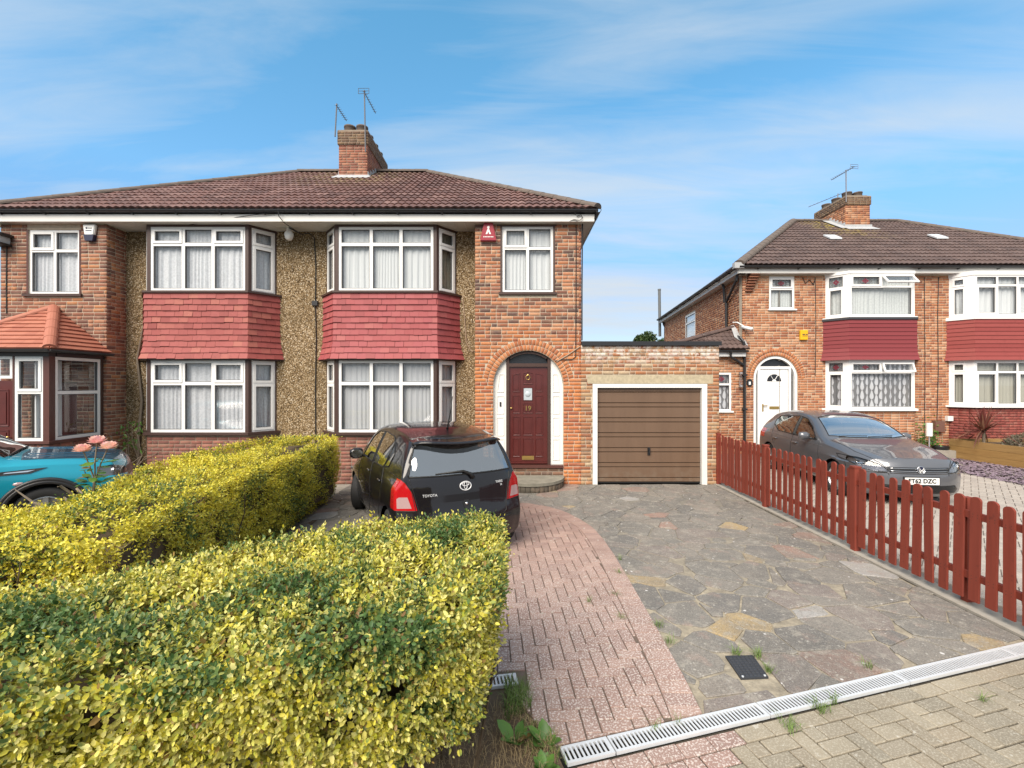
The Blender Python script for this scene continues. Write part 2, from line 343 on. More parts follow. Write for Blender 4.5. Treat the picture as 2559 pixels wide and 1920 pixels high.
M_TAN = paver_mat('paver_tan', [(0.272, 0.235, 0.176), (0.326, 0.284, 0.215), (0.242, 0.216, 0.169), (0.302, 0.254, 0.189)], 0.45, (0.484, 0.445, 0.364), 95.0)
M_GREYPAV = paver_mat('paver_grey', [(0.34, 0.30, 0.265), (0.40, 0.36, 0.315), (0.31, 0.275, 0.245)], 0.4, (0.50, 0.46, 0.42), 60.0)
M_PINKJ = simple('paver_joint_brown', (0.13, 0.095, 0.075), 0.95, noise=0.4, nscale=20)
M_TANJ = simple('paver_joint_dark', (0.05, 0.043, 0.032), 0.95, noise=0.5, nscale=12)
M_GREYJ = simple('paver_joint_grey', (0.19, 0.16, 0.14), 0.95, noise=0.3, nscale=12)
M_SOIL = simple('soil', (0.115, 0.08, 0.05), 0.95, noise=0.55, nscale=16, bump=0.9, bscale=35)
M_GROUND = simple('ground_tarmac', (0.11, 0.105, 0.095), 0.95, noise=0.3, nscale=1.5, bump=0.3)
M_DRY = simple('dry_grass', (0.34, 0.25, 0.13), 0.9)
M_GRASS = simple('green_grass', (0.13, 0.20, 0.045), 0.8, noise=0.4, nscale=20)
M_SLATE = simple('purple_slate_chips', (0.20, 0.15, 0.185), 0.7, noise=0.5, nscale=25)
M_TWIG = simple('hedge_twig', (0.085, 0.06, 0.035), 0.9, noise=0.4, nscale=30)
M_BARK = simple('stem_grey_brown', (0.20, 0.16, 0.12), 0.9, noise=0.35, nscale=30)

def leaf_mat(name, yellow, green, bias=0.5, patch=2.6, amt=0.55, trans=0.3, top=None):
    m, t, b = new_mat(name); r = t.rnd(); P = t.pos()
    n = t.math('ADD', t.math('MULTIPLY', t.noise(P, patch, 3.0, 0.6), 0.62), t.math('MULTIPLY', t.noise(P, 13.0, 2.0, 0.5), 0.38))
    f = t.math('ADD', n, t.math('MULTIPLY', t.math('SUBTRACT', r, 0.5), amt))
    if top: f = t.math('ADD', f, t.math('MULTIPLY', t.step(t.sep(P)[2], top[0], top[1]), top[2]))   # reverted green growth along the top
    g = t.step(f, bias - 0.05, bias + 0.05)       # 0 = yellow leaf, 1 = green leaf
    r2 = t.math('FRACT', t.math('MULTIPLY', r, 13.7))
    cy = t.ramp(r2, [(i / (len(yellow) - 1), q) for i, q in enumerate(yellow)])
    cg = t.ramp(r2, [(i / (len(green) - 1), q) for i, q in enumerate(green)])
    c = t.mix(g, cy, cg)
    c = t.mix(t.math('MULTIPLY', t.math('GREATER_THAN', r2, 0.965), 0.8), c, (0.22, 0.10, 0.04))
    t.put(b.inputs['Base Color'], c); b.inputs['Roughness'].default_value = 0.42
    b.inputs['Specular IOR Level'].default_value = 0.4
    tl = t.new('ShaderNodeBsdfTranslucent', None, Color=c).outputs[0]
    mx = t.new('ShaderNodeMixShader', None, _0=trans, _1=b.outputs[0], _2=tl).outputs[0]
    t.l.new(mx, t.n['Material Output'].inputs[0]); return m
YL = [(0.56, 0.49, 0.035), (0.70, 0.62, 0.10), (0.80, 0.73, 0.28), (0.40, 0.42, 0.04), (0.76, 0.67, 0.18)]
GL = [(0.055, 0.115, 0.03), (0.085, 0.16, 0.045), (0.13, 0.20, 0.06), (0.06, 0.13, 0.05)]
M_LEAF1 = leaf_mat('golden_privet_leaf_near', YL, GL, bias=0.565, patch=2.0, amt=0.16, trans=0.22, top=(1.02, 1.16, 0.06))
M_LEAF2 = leaf_mat('golden_privet_leaf_far', [(0.62, 0.54, 0.03), (0.76, 0.66, 0.06), (0.84, 0.74, 0.14), (0.54, 0.50, 0.03)], GL, bias=0.555, patch=2.2, amt=0.2, trans=0.2)
M_LEAFT = leaf_mat('tree_leaf', [(0.06, 0.10, 0.03), (0.09, 0.13, 0.04)], [(0.04, 0.08, 0.025), (0.08, 0.12, 0.05)], trans=0.2)
M_LEAFP = leaf_mat('plant_leaf', [(0.10, 0.22, 0.04), (0.14, 0.27, 0.05)], [(0.08, 0.18, 0.04), (0.12, 0.22, 0.06)], trans=0.25)
M_CORD = leaf_mat('cordyline_leaf', [(0.13, 0.03, 0.03), (0.22, 0.07, 0.045)], [(0.08, 0.02, 0.025), (0.30, 0.16, 0.10)], trans=0.15)
M_HEATH = leaf_mat('heather_leaf', [(0.20, 0.17, 0.12), (0.15, 0.13, 0.09)], [(0.11, 0.12, 0.06), (0.16, 0.12, 0.11)], trans=0.1)
M_ROSE = leaf_mat('rose_petal', [(0.95, 0.58, 0.48), (0.95, 0.70, 0.56)], [(0.95, 0.45, 0.52), (0.95, 0.74, 0.62)], trans=0.35)

def paint_mat(name, col, metal=0.0, rough=0.35, flake=0.0):
    m, t, b = new_mat(name)
    b.inputs['Base Color'].default_value = (*col, 1); b.inputs['Metallic'].default_value = metal; b.inputs['Specular IOR Level'].default_value = 0.15
    b.inputs['Roughness'].default_value = rough; b.inputs['Coat Weight'].default_value = 1.0; b.inputs['Coat Roughness'].default_value = 0.03
    if flake:
        n = t.noise(t.pos(), 900.0, 1.0)
        k = t.math('ADD', t.math('MULTIPLY', t.math('SUBTRACT', n, 0.5), flake), 1.0)
        t.put(b.inputs['Base Color'], t.mix(1.0, (*col, 1), t.new('ShaderNodeCombineXYZ', None, _0=k, _1=k, _2=k).outputs[0], 'MULTIPLY'))
    return m
M_CBLACK = paint_mat('car_paint_black', (0.007, 0.006, 0.008), 0.0, 0.3)
M_CGREY = paint_mat('car_paint_grey', (0.135, 0.14, 0.155), 0.45, 0.34, 0.3)
M_CBLUE = paint_mat('car_paint_turquoise', (0.012, 0.30, 0.42), 0.35, 0.36, 0.2)
M_CBLUED = paint_mat('car_paint_dark_blue', (0.012, 0.085, 0.15), 0.35, 0.3, 0.2)
M_LAMPR = simple('lamp_red', (0.42, 0.008, 0.012), 0.12, coat=1.0)
M_LAMPW = simple('lamp_clear_white', (0.40, 0.27, 0.27), 0.12, coat=1.0)
M_SEAT = simple('car_seat_fabric', (0.05, 0.05, 0.055), 0.85)
M_SEATL = simple('car_trim_grey', (0.22, 0.22, 0.21), 0.8)
M_PLATE = simple('plate_white', (0.78, 0.78, 0.76), 0.4)
M_PBLACK = simple('plate_black', (0.01, 0.01, 0.01), 0.5)
M_HEADIN = simple('headlamp_bowl', (0.55, 0.56, 0.58), 0.2, 0.8)
M_RIM = simple('alloy_rim', (0.42, 0.43, 0.44), 0.35, 0.8)
# ------------------------------------------------------------------ mesh helpers
class MB:
    def __init__(s): s.v = []; s.f = []
    def add(s, vs, fs):
        o = len(s.v); s.v.extend([tuple(p) for p in vs]); s.f.extend([tuple(i + o for i in f) for f in fs]); return s
    def box(s, x0, x1, y0, y1, z0, z1):
        return s.add([(x0, y0, z0), (x1, y0, z0), (x1, y1, z0), (x0, y1, z0), (x0, y0, z1), (x1, y0, z1), (x1, y1, z1), (x0, y1, z1)],
              [(0, 3, 2, 1), (4, 5, 6, 7), (0, 1, 5, 4), (1, 2, 6, 5), (2, 3, 7, 6), (3, 0, 4, 7)])
    def lbox(s, F, a0, a1, b0, b1, z0, z1):
        """box in a facet frame F=(P0,u,n): a along u, b outward along n, z up"""
        P = []
        for z in (z0, z1):
            for a, b in ((a0, b1), (a1, b1), (a1, b0), (a0, b0)): P.append(F.pt(a, b, z))
        return s.add(P, [(0, 3, 2, 1), (4, 5, 6, 7), (0, 1, 5, 4), (1, 2, 6, 5), (2, 3, 7, 6), (3, 0, 4, 7)])
    def quad(s, a, b, c, d): return s.add([a, b, c, d], [(0, 1, 2, 3)])
    def poly(s, pts): return s.add(pts, [tuple(range(len(pts)))])
    def prism(s, pts, d):
        """polygon pts extruded by vector d"""
        n = len(pts); d = Vector(d); q = [tuple(Vector(p) + d) for p in pts]
        return s.add(list(pts) + q, [tuple(range(n))[::-1], tuple(range(n, 2 * n))] + [(i, (i + 1) % n, n + (i + 1) % n, n + i) for i in range(n)])
    def tube(s, path, r, n=8, caps=True):
        path = [Vector(p) for p in path]; rs = r if isinstance(r, (list, tuple)) else [r] * len(path)
        o = len(s.v); up = None
        for i, p in enumerate(path):
            t = (path[min(i + 1, len(path) - 1)] - path[max(i - 1, 0)]).normalized()
            if up is None:
                up = Vector((0, 0, 1)) if abs(t.z) < 0.9 else Vector((1, 0, 0))
            a = t.cross(up).normalized(); b = a.cross(t).normalized(); up = b
            for k in range(n):
                th = 2 * math.pi * k / n
                s.v.append(tuple(p + rs[i] * (math.cos(th) * a + math.sin(th) * b)))
        m = len(path)
        for i in range(m - 1):
            for k in range(n):
                s.f.append((o + i * n + k, o + i * n + (k + 1) % n, o + (i + 1) * n + (k + 1) % n, o + (i + 1) * n + k))
        if caps:
            s.f.append(tuple(o + k for k in range(n))[::-1]); s.f.append(tuple(o + (m - 1) * n + k for k in range(n)))
        return s
    def lathe(s, prof, c=(0, 0, 0), axis='Z', n=24, a0=0.0, a1=2 * math.pi):
        """prof: (r, h) pairs revolved round an axis through c"""
        o = len(s.v); full = abs(a1 - a0 - 2 * math.pi) < 1e-6; m = n if full else n + 1
        for r, h in prof:
            for k in range(m):
                th = a0 + (a1 - a0) * k / n; x, y = r * math.cos(th), r * math.sin(th)
                p = {'Z': (x, y, h), 'X': (h, x, y), 'Y': (x, h, y)}[axis]
                s.v.append((p[0] + c[0], p[1] + c[1], p[2] + c[2]))
        for i in range(len(prof) - 1):
            for k in range(n):
                k2 = (k + 1) % m
                s.f.append((o + i * m + k, o + i * m + k2, o + (i + 1) * m + k2, o + (i + 1) * m + k))
        return s
    def xform(s, M):
        s.v = [tuple(M @ Vector(p)) for p in s.v]; return s

class Fr:
    """facet frame: P0 (x,y) start, P1 end; u runs from P0 to P1, n points outward (to the viewer's side)"""
    def __init__(s, P0, P1):
        s.P0 = Vector((P0[0], P0[1], 0)); d = Vector((P1[0] - P0[0], P1[1] - P0[1], 0)); s.w = d.length
        s.u = d.normalized(); s.n = Vector((s.u.y, -s.u.x, 0))
    def pt(s, a, b, z): p = s.P0 + a * s.u + b * s.n; return (p.x, p.y, z)
    def mat(s, a, b, z, sx, sy, sz, rot=0.0):
        """unit piece -> world: X along u (turned by rot in the facet plane), Y inward, Z up"""
        c, q = math.cos(rot), math.sin(rot); up = Vector((0, 0, 1))
        ax = c * s.u + q * up; az = -q * s.u + c * up; ay = -s.n; p = Vector(s.pt(a, b, z))
        return Matrix(((ax.x * sx, ay.x * sy, az.x * sz, p.x), (ax.y * sx, ay.y * sy, az.y * sz, p.y), (ax.z * sx, ay.z * sy, az.z * sz, p.z), (0, 0, 0, 1)))

def setmat(me, mat):
    if mat: me.materials.append(mat)
def link(o, parent=None):
    COL.objects.link(o)
    if parent is not None:
        o.parent = parent
        if parent.type == 'EMPTY' and not parent.get('local'):
            o.matrix_parent_inverse = Matrix.Translation(-Vector(parent.location))
    return o
def shade(me, on=True):
    me.polygons.foreach_set('use_smooth', [on] * len(me.polygons))
def obj(name, mb, mat, parent=None, smooth=False, fix=True):
    me = bpy.data.meshes.new(name); me.from_pydata(mb.v, [], mb.f); setmat(me, mat)
    if fix:
        bm = bmesh.new(); bm.from_mesh(me); bmesh.ops.recalc_face_normals(bm, faces=bm.faces); bm.to_mesh(me); bm.free()
    me.validate(); me.update()
    if smooth: shade(me)
    return link(bpy.data.objects.new(name, me), parent)
def np_mesh(name, V, F, mat, smooth=False):
    """V (n,3), F (m,k) numpy"""
    me = bpy.data.meshes.new(name); V = np.asarray(V, np.float32); F = np.asarray(F, np.int32); k = F.shape[1]
    me.vertices.add(len(V)); me.vertices.foreach_set('co', V.ravel())
    me.loops.add(F.size); me.loops.foreach_set('vertex_index', F.ravel())
    me.polygons.add(len(F)); me.polygons.foreach_set('loop_start', np.arange(0, F.size, k, dtype=np.int32))
    try: me.polygons.foreach_set('loop_total', np.full(len(F), k, np.int32))
    except Exception: pass
    if smooth: me.polygons.foreach_set('use_smooth', np.ones(len(F), bool))
    setmat(me, mat); me.update(calc_edges=True); return me
def np_obj(name, V, F, mat, parent=None, smooth=False): return link(bpy.data.objects.new(name, np_mesh(name, V, F, mat, smooth)), parent)
def thing(name, label, cat, loc=(0, 0, 0), group=None, rotz=None):
    o = bpy.data.objects.new(name, None); o.empty_display_size = 0.2; COL.objects.link(o); o.location = loc
    if rotz is not None: o.rotation_euler = (0, 0, rotz); o['local'] = True
    tag(o, label, cat, group); return o
def tag(o, label, cat, group=None):
    o['label'] = label; o['category'] = cat
    if group: o['group'] = group
    return o
def structure(o): o['kind'] = 'structure'; return o
def stuff(o): o['kind'] = 'stuff'; return o

# unit brick: X along the wall, front face at Y=-0.5, slightly arrised
def unit_brick():
    e, h = 0.018, 0.05
    v = [(-.5, .5, -.5), (.5, .5, -.5), (.5, .5, .5), (-.5, .5, .5), (-.5, -.35, -.5), (.5, -.35, -.5), (.5, -.35, .5), (-.5, -.35, .5),
         (-.5 + e, -.5, -.5 + h), (.5 - e, -.5, -.5 + h), (.5 - e, -.5, .5 - h), (-.5 + e, -.5, .5 - h)]
    f = [(8, 9, 10, 11), (4, 5, 9, 8), (5, 6, 10, 9), (6, 7, 11, 10), (7, 4, 8, 11), (0, 1, 5, 4), (1, 2, 6, 5), (2, 3, 7, 6), (3, 0, 4, 7)]
    return np.array(v), np.array(f)
UB = unit_brick()
_shared = {}
def place(name, UV, mats, mat, parent, limit=300, rest=None, smooth=False):
    """the first `limit` pieces as objects sharing one mesh, the others joined into one part"""
    V, F = UV
    if limit:
        key = (name, id(V), mat.name)
        if key not in _shared: _shared[key] = np_mesh(name, V, F, mat, smooth)
        me = _shared[key]
        for M in mats[:limit]:
            o = bpy.data.objects.new(name, me); link(o, parent)
            o.matrix_basis = M
    more = mats[limit:]
    if more:
        A = np.array([[list(r) for r in M] for M in more]); Vh = np.c_[V, np.ones(len(V))]
        W = np.einsum('nij,vj->nvi', A, Vh)[..., :3].reshape(-1, 3)
        FF = (F[None] + (np.arange(len(more)) * len(V))[:, None, None]).reshape(-1, F.shape[1])
        o = np_obj(rest or name + '_work', W, FF, mat, parent, smooth); stuff(o); return o

def brick_mats(F, a0, a1, z0, z1, blocked=None, ext=.004, proud=0.006, depth=0.05, course=0.075, L=0.225, jit=0.002, seed=0, head=0.28, z_off=0.0, phase=None):
    """bricks of a facet between a0..a1, z0..z1, cut round the openings that blocked(z) lists"""
    rg = random.Random(seed * 977 + 13); out = []; k = 0; z = z0
    while z + course * 0.6 <= z1:
        h = min(course, z1 - z) - 0.010; zc = z + h / 2 + 0.005
        bl = blocked(zc) if blocked else []
        a = a0 - (0.1125 if k % 2 else 0.0) - (rg.random() * 0.03)
        while a < a1:
            Lk = L if rg.random() > head else L / 2
            segs = [(a + .005 if a > a0 + .03 else a0 - ext, a + Lk - .005 if a + Lk < a1 - .03 else a1 + ext)]
            for q0, q1 in bl:
                ns = []
                for s0, s1 in segs:
                    if q1 <= s0 or q0 >= s1: ns.append((s0, s1))
                    else:
                        if q0 - 0.006 > s0: ns.append((s0, q0 - 0.006))
                        if q1 + 0.006 < s1: ns.append((q1 + 0.006, s1))
                segs = ns
            for s0, s1 in segs:
                if s1 - s0 > 0.022:
                    b = proud + rg.uniform(-jit, jit) - depth / 2
                    out.append(F.mat((s0 + s1) / 2, b, zc + rg.uniform(-.001, .001), s1 - s0, depth, h + rg.uniform(-.001, .001), rg.uniform(-.004, .004)))
            a += Lk
        z += course; k += 1
    return out
def by_size(mats): return sorted(mats, key=lambda M: -(M.col[0].length))

def wall_panel(F, a0, a1, z0, z1, holes, thick, mb=None):
    """wall slab with rectangular holes (a0,a1,z0,z1), outer faces and reveals only"""
    mb = mb or MB(); A = sorted({a0, a1, *[h[0] for h in holes], *[h[1] for h in holes]}); Zs = sorted({z0, z1, *[h[2] for h in holes], *[h[3] for h in holes]})
    A = [a for a in A if a0 <= a <= a1]; Zs = [z for z in Zs if z0 <= z <= z1]
    def solid(i, j):
        if not (0 <= i < len(A) - 1 and 0 <= j < len(Zs) - 1): return False
        am, zm = (A[i] + A[i + 1]) / 2, (Zs[j] + Zs[j + 1]) / 2
        return not any(h[0] < am < h[1] and h[2] < zm < h[3] for h in holes)
    p = F.pt
    for i in range(len(A) - 1):
        for j in range(len(Zs) - 1):
            if not solid(i, j): continue
            x0, x1, y0, y1 = A[i], A[i + 1], Zs[j], Zs[j + 1]
            mb.quad(p(x0, 0, y0), p(x1, 0, y0), p(x1, 0, y1), p(x0, 0, y1)); mb.quad(p(x1, -thick, y0), p(x0, -thick, y0), p(x0, -thick, y1), p(x1, -thick, y1))
            if not solid(i - 1, j): mb.quad(p(x0, -thick, y0), p(x0, 0, y0), p(x0, 0, y1), p(x0, -thick, y1))
            if not solid(i + 1, j): mb.quad(p(x1, 0, y0), p(x1, -thick, y0), p(x1, -thick, y1), p(x1, 0, y1))
            if not solid(i, j - 1): mb.quad(p(x0, -thick, y0), p(x1, -thick, y0), p(x1, 0, y0), p(x0, 0, y0))
            if not solid(i, j + 1): mb.quad(p(x0, 0, y1), p(x1, 0, y1), p(x1, -thick, y1), p(x0, -thick, y1))
    return mb
def arch_spandrel(mb, F, ac, r, zs, ztop, thick, n=24):
    """fills the square head above springing zs between half circle (centre ac) and ztop"""
    pr = []
    for k in range(n + 1):
        t = math.pi * k / n; pr.append((ac - r * math.cos(t), zs + r * math.sin(t)))
    for (x0, y0), (x1, y1) in zip(pr, pr[1:]):
        mb.quad(F.pt(x0, 0, y0), F.pt(x1, 0, y1), F.pt(x1, 0, ztop), F.pt(x0, 0, ztop))
        mb.quad(F.pt(x0, 0, y0), F.pt(x0, -thick, y0), F.pt(x1, -thick, y1), F.pt(x1, 0, y1))
    return mb

# ------------------------------------------------------------------ windows
def curtain(parent, F, a0, a1, b, z0, z1, mat, amp=0.02, per=0.09, seed=0, gap=None):
    rg = random.Random(seed); n = max(8, int((a1 - a0) / 0.012)); V = []; Fc = []; ph = rg.random() * 6; x = 0.0; rows = 5
    wig = []
    for i in range(n + 1):
        a = a0 + (a1 - a0) * i / n; x += (2 * math.pi / per) * ((a1 - a0) / n) * (0.55 + 0.9 * (0.5 + 0.5 * math.sin(a * 5.3 + ph)))
        wig.append((a, math.sin(x + ph) * amp + 0.4 * amp * math.sin(2.3 * x)))
    for j in range(rows):
        t = j / (rows - 1); z = z0 + (z1 - z0) * t; k = 1.15 - 0.6 * t
        for i, (a, q) in enumerate(wig): V.append(F.pt(a + 0.012 * (1 - t) * math.sin(a * 9 + ph), b + q * k, z))
    m = len(wig)
    for j in range(rows - 1):
        for i in range(m - 1): Fc.append((j * m + i, j * m + i + 1, (j + 1) * m + i + 1, (j + 1) * m + i))
    return np_obj('curtain', V, Fc, mat, parent, True)

def window(parent, F, a0, a1, z0, z1, cols=(1,), zt=None, fr=0.055, mu=0.06, b=0.0, depth=0.07, casements=(), curt=None, mat=None, cgap=0.03, seed=0, glass=None, cper=0.11, name='window', leaded=(), openlight=(), cols_low=None, leadmat=None, camp=0.013):
    """white framed window in frame F between a0..a1, z0..z1; cols: widths of the lights; zt: transom height;
    casements: (col,row) lights with a thicker sash; openlight: (col,row) lights propped open; leaded: (col,row) with lead lines"""
    mat = mat or M_PVC; mb = MB(); f0 = b; f1 = b - depth
    mb.lbox(F, a0, a0 + fr, f1, f0, z0, z1); mb.lbox(F, a1 - fr, a1, f1, f0, z0, z1)
    mb.lbox(F, a0 + fr, a1 - fr, f1, f0, z0, z0 + fr); mb.lbox(F, a0 + fr, a1 - fr, f1, f0, z1 - fr, z1)
    def edges(cs):
        tot = sum(cs); x = a0 + fr; xs = [x]
        W = a1 - a0 - 2 * fr
        for c in cs: x += W * c / tot; xs.append(x)
        return xs
    rows = [(z0 + fr, z1 - fr, cols)] if zt is None else [(z0 + fr, zt - mu / 2, cols_low or cols), (zt + mu / 2, z1 - fr, cols)]
    if zt is not None: mb.lbox(F, a0 + fr, a1 - fr, f1 + .003, f0 - .002, zt - mu / 2, zt + mu / 2)
    lights = []
    for r, (q0, q1, cs) in enumerate(rows):
        xs = edges(cs)
        for k in range(1, len(xs) - 1): mb.lbox(F, xs[k] - mu / 2, xs[k] + mu / 2, f1 + .004, f0 - .001, q0, q1)
        for k in range(len(cs)):
            lights.append((k, r, xs[k] + (mu / 2 if k else 0), xs[k + 1] - (mu / 2 if k < len(cs) - 1 else 0), q0, q1))
    win = obj(name, mb, mat, parent)
    gk = MB(); g = 0.012
    def ring(m, x0, x1, q0, q1, t, o0, o1):
        m.lbox(F, x0, x0 + t, o0, o1, q0, q1); m.lbox(F, x1 - t, x1, o0, o1, q0, q1)
        m.lbox(F, x0 + t, x1 - t, o0, o1, q0, q0 + t); m.lbox(F, x0 + t, x1 - t, o0, o1, q1 - t, q1)
    for k, r, x0, x1, q0, q1 in lights:
        if (k, r) in openlight:
            # top-hung light propped open: sash turned about its head
            t = 0.04; sw = MB(); G = Fr((0, 0), (1, 0))
            def R_(p, a): return p
            ang = R(38) if openlight[(k, r)] is None else openlight[(k, r)]
            def tr(a, d, z):  # d outward; rotate about the head (z=q1) outward
                dz = z - q1; return F.pt(a, b + 0.02 + d * math.cos(ang) - dz * math.sin(ang), q1 + dz * math.cos(ang) + d * math.sin(ang))
            class TF:
                pt = staticmethod(lambda a, d, z: tr(a, d, z))
            x0_, x1_, q0_ = x0 - 0.03, x1 + 0.03, q0 - 0.03
            for (aa, ab, za, zb) in ((x0_, x0_ + t, q0_, q1), (x1_ - t, x1_, q0_, q1), (x0_ + t, x1_ - t, q0_, q0_ + t), (x0_ + t, x1_ - t, q1 - t, q1)):
                sw.lbox(TF, aa, ab, -0.02, 0.02, za, zb)
            s = obj('sash', sw, mat, win)
            pm = MB(); pm.quad(tr(x0_ + t, 0, q0_ + t), tr(x1_ - t, 0, q0_ + t), tr(x1_ - t, 0, q1 - t), tr(x0_ + t, 0, q1 - t)); obj('pane', pm, glass or M_GLASS, win, fix=False)
            continue
        if (k, r) in casements:
            cm = MB(); t = 0.036; ring(cm, x0 - .012, x1 + .012, q0 - .012, q1 + .012, t + .012, f0 - .02, f0 + .014); obj('sash', cm, mat, win)
            x0 += t; x1 -= t; q0 += t; q1 -= t
        ring(gk, x0, x1, q0, q1, g, f0 - .045, f0 - .012)
        pm = MB(); o = f0 - .03
        pm.quad(F.pt(x0, o, q0), F.pt(x1, o, q0), F.pt(x1, o, q1), F.pt(x0, o, q1)); obj('pane', pm, glass or M_GLASS, win, fix=False)
        if (k, r) in leaded: lead_motif(win, F, x0, x1, q0, q1, o + .004)
    obj('gasket', gk, M_GASK, win)
    if curt: curtain(win, F, a0 + fr * 0.5, a1 - fr * 0.5, b - depth - cgap, z0 + fr * .5, z1 - fr * .3, curt, seed=seed, per=cper * (.75 + .7 * ((seed * 37 % 11) / 10)), amp=camp * (.8 + .5 * ((seed * 53 % 7) / 6)))
    return win
M_LEADC = simple('lead_came', (0.12, 0.125, 0.13), 0.6)
M_STAIN = simple('stained_glass_maroon', (0.16, 0.03, 0.045), 0.2)
M_STAING = simple('stained_glass_green', (0.10, 0.17, 0.15), 0.2)
def lead_motif(win, F, x0, x1, q0, q1, o):
    lm = MB(); t = 0.006; w_, h = x1 - x0, q1 - q0; cx, cz = (x0 + x1) / 2, (q0 + q1) / 2
    for fx in (.25, .5, .75): lm.lbox(F, x0 + fx * w_ - t / 2, x0 + fx * w_ + t / 2, o, o + .004, q0, q1)
    for fz in (.33, .66): lm.lbox(F, x0, x1, o, o + .0038, q0 + fz * h - t / 2, q0 + fz * h + t / 2)
    rx, rz = min(0.17, w_ * .4), min(0.095, h * 0.42)
    ring = [F.pt(cx + rx * math.cos(a), o + .004, cz + rz * math.sin(a)) for a in np.linspace(0, 2 * math.pi, 25)]
    lm.tube(ring, 0.006, 5, False); obj('lead_came', lm, M_LEADC, win)
    st = MB()
    for dx, dz in ((0, 1), (0, -1), (1, 0), (-1, 0)):
        c = (cx + dx * rx * .33, cz + dz * rz * .45); q = [(c[0], c[1] + rz * .42), (c[0] + rx * .3, c[1]), (c[0], c[1] - rz * .42), (c[0] - rx * .3, c[1])]
        st.prism([F.pt(a, o + .001, z) for a, z in q], tuple(F.n * .003))
    obj('stained_glass', st, M_STAIN, win)
    sg = MB()
    for sgn in (-1, 1):
        q = [(cx + sgn * rx * .68, cz + rz * .4), (cx + sgn * rx * .95, cz), (cx + sgn * rx * .68, cz - rz * .4), (cx + sgn * rx * .80, cz)]
        sg.prism([F.pt(a, o + .001, z) for a, z in q], tuple(F.n * .003))
    obj('stained_glass', sg, M_LEADC, win)

# ------------------------------------------------------------------ bay windows
def bay_facets(Xc, yw, yf, hwf, hww):
    A, B, C, D = (Xc - hww, yw), (Xc - hwf, yf), (Xc + hwf, yf), (Xc + hww, yw)
    return [Fr(A, B), Fr(B, C), Fr(C, D)]
def bay_ring(mb, Xc, yw, yf, hwf, hww, off, z0, z1, back=0.2):
    """solid slab following the bay outline, grown outward by off"""
    k = off * math.tan(math.atan2(yw - yf, hww - hwf) / 2)
    sl = off / math.sin(math.atan2(yw - yf, hww - hwf))
    pts = [(Xc - hww - sl, yw + .001), (Xc - hwf - k, yf - off), (Xc + hwf + k, yf - off), (Xc + hww + sl, yw + .001)]
    mb.prism([(x, y, z0) for x, y in pts], (0, 0, z1 - z0)); return mb

def hung_tiles(parent, fac, z0, z1, rows, mat, tw=0.185, base=0.05, flare=(0.075, 0.045, 0.02, 0.008), course=False, seed=0, ang=None, uneven=0.006):
    rg = random.Random(seed); H = (z1 - z0) / rows
    for fi, F in enumerate(fac):
        for r in range(rows):
            fo = flare[r] if r < len(flare) else 0.0; fo2 = flare[r + 1] if r + 1 < len(flare) else 0.0
            ob, ot = base + fo, base + fo2      # outward offset of the lower and upper edge
            zb, zt_ = z0 + r * H, z0 + (r + 1) * H
            def ends(o):
                k = o * math.tan(ang / 2); s = o / math.tan(ang)
                return (-s, F.w + k) if fi == 0 else ((-k, F.w + k) if fi == 1 else (-k, F.w + s))
            e0, e1 = ends(ob + .018), ends(ot)
            if course:
                m = MB(); t = 0.018
                P = [F.pt(e0[0], ob + t, zb), F.pt(e0[1], ob + t, zb), F.pt(e1[1], ot + .002, zt_ + .01), F.pt(e1[0], ot + .002, zt_ + .01),
                     F.pt(e0[0], ob - .02, zb), F.pt(e0[1], ob - .02, zb), F.pt(e1[1], ot - .02, zt_ + .01), F.pt(e1[0], ot - .02, zt_ + .01)]
                m.add(P, [(0, 1, 2, 3), (0, 4, 5, 1), (1, 5, 6, 2), (4, 0, 3, 7), (2, 6, 7, 3)])
                yield F, m, r
                continue
            a = e0[0] - (tw / 2 if r % 2 else 0) - rg.random() * .02
            while a < e0[1]:
                wv = tw + rg.uniform(-.004, .004); g = 0.0012 + (0.004 if rg.random() < .12 else 0)
                dz = rg.uniform(-uneven, uneven) * (1.6 if rg.random() < .15 else .6); t = 0.026 + rg.uniform(-.004, .004)
                x0, x1 = a + g, a + wv - g; sk = rg.uniform(-.006, .006) if rg.random() < .15 else 0
                b0, b1 = max(x0 + sk, e0[0]), min(x1 + sk, e0[1]); c0, c1 = max(x0, e1[0]), min(x1, e1[1])
                a += wv
                if b1 - b0 < .015 or c1 - c0 < .002: continue
                P = [F.pt(b0, ob + t, zb + dz), F.pt(b1, ob + t, zb + dz), F.pt(c1, ot + .003, zt_ + .012), F.pt(c0, ot + .003, zt_ + .012),
                     F.pt(b0, ob - .012, zb + dz), F.pt(b1, ob - .012, zb + dz), F.pt(c1, ot - .012, zt_ + .012), F.pt(c0, ot - .012, zt_ + .012)]
                m = MB(); m.add(P, [(0, 1, 2, 3), (0, 4, 5, 1), (1, 5, 6, 2), (4, 0, 3, 7)]); yield F, m, r

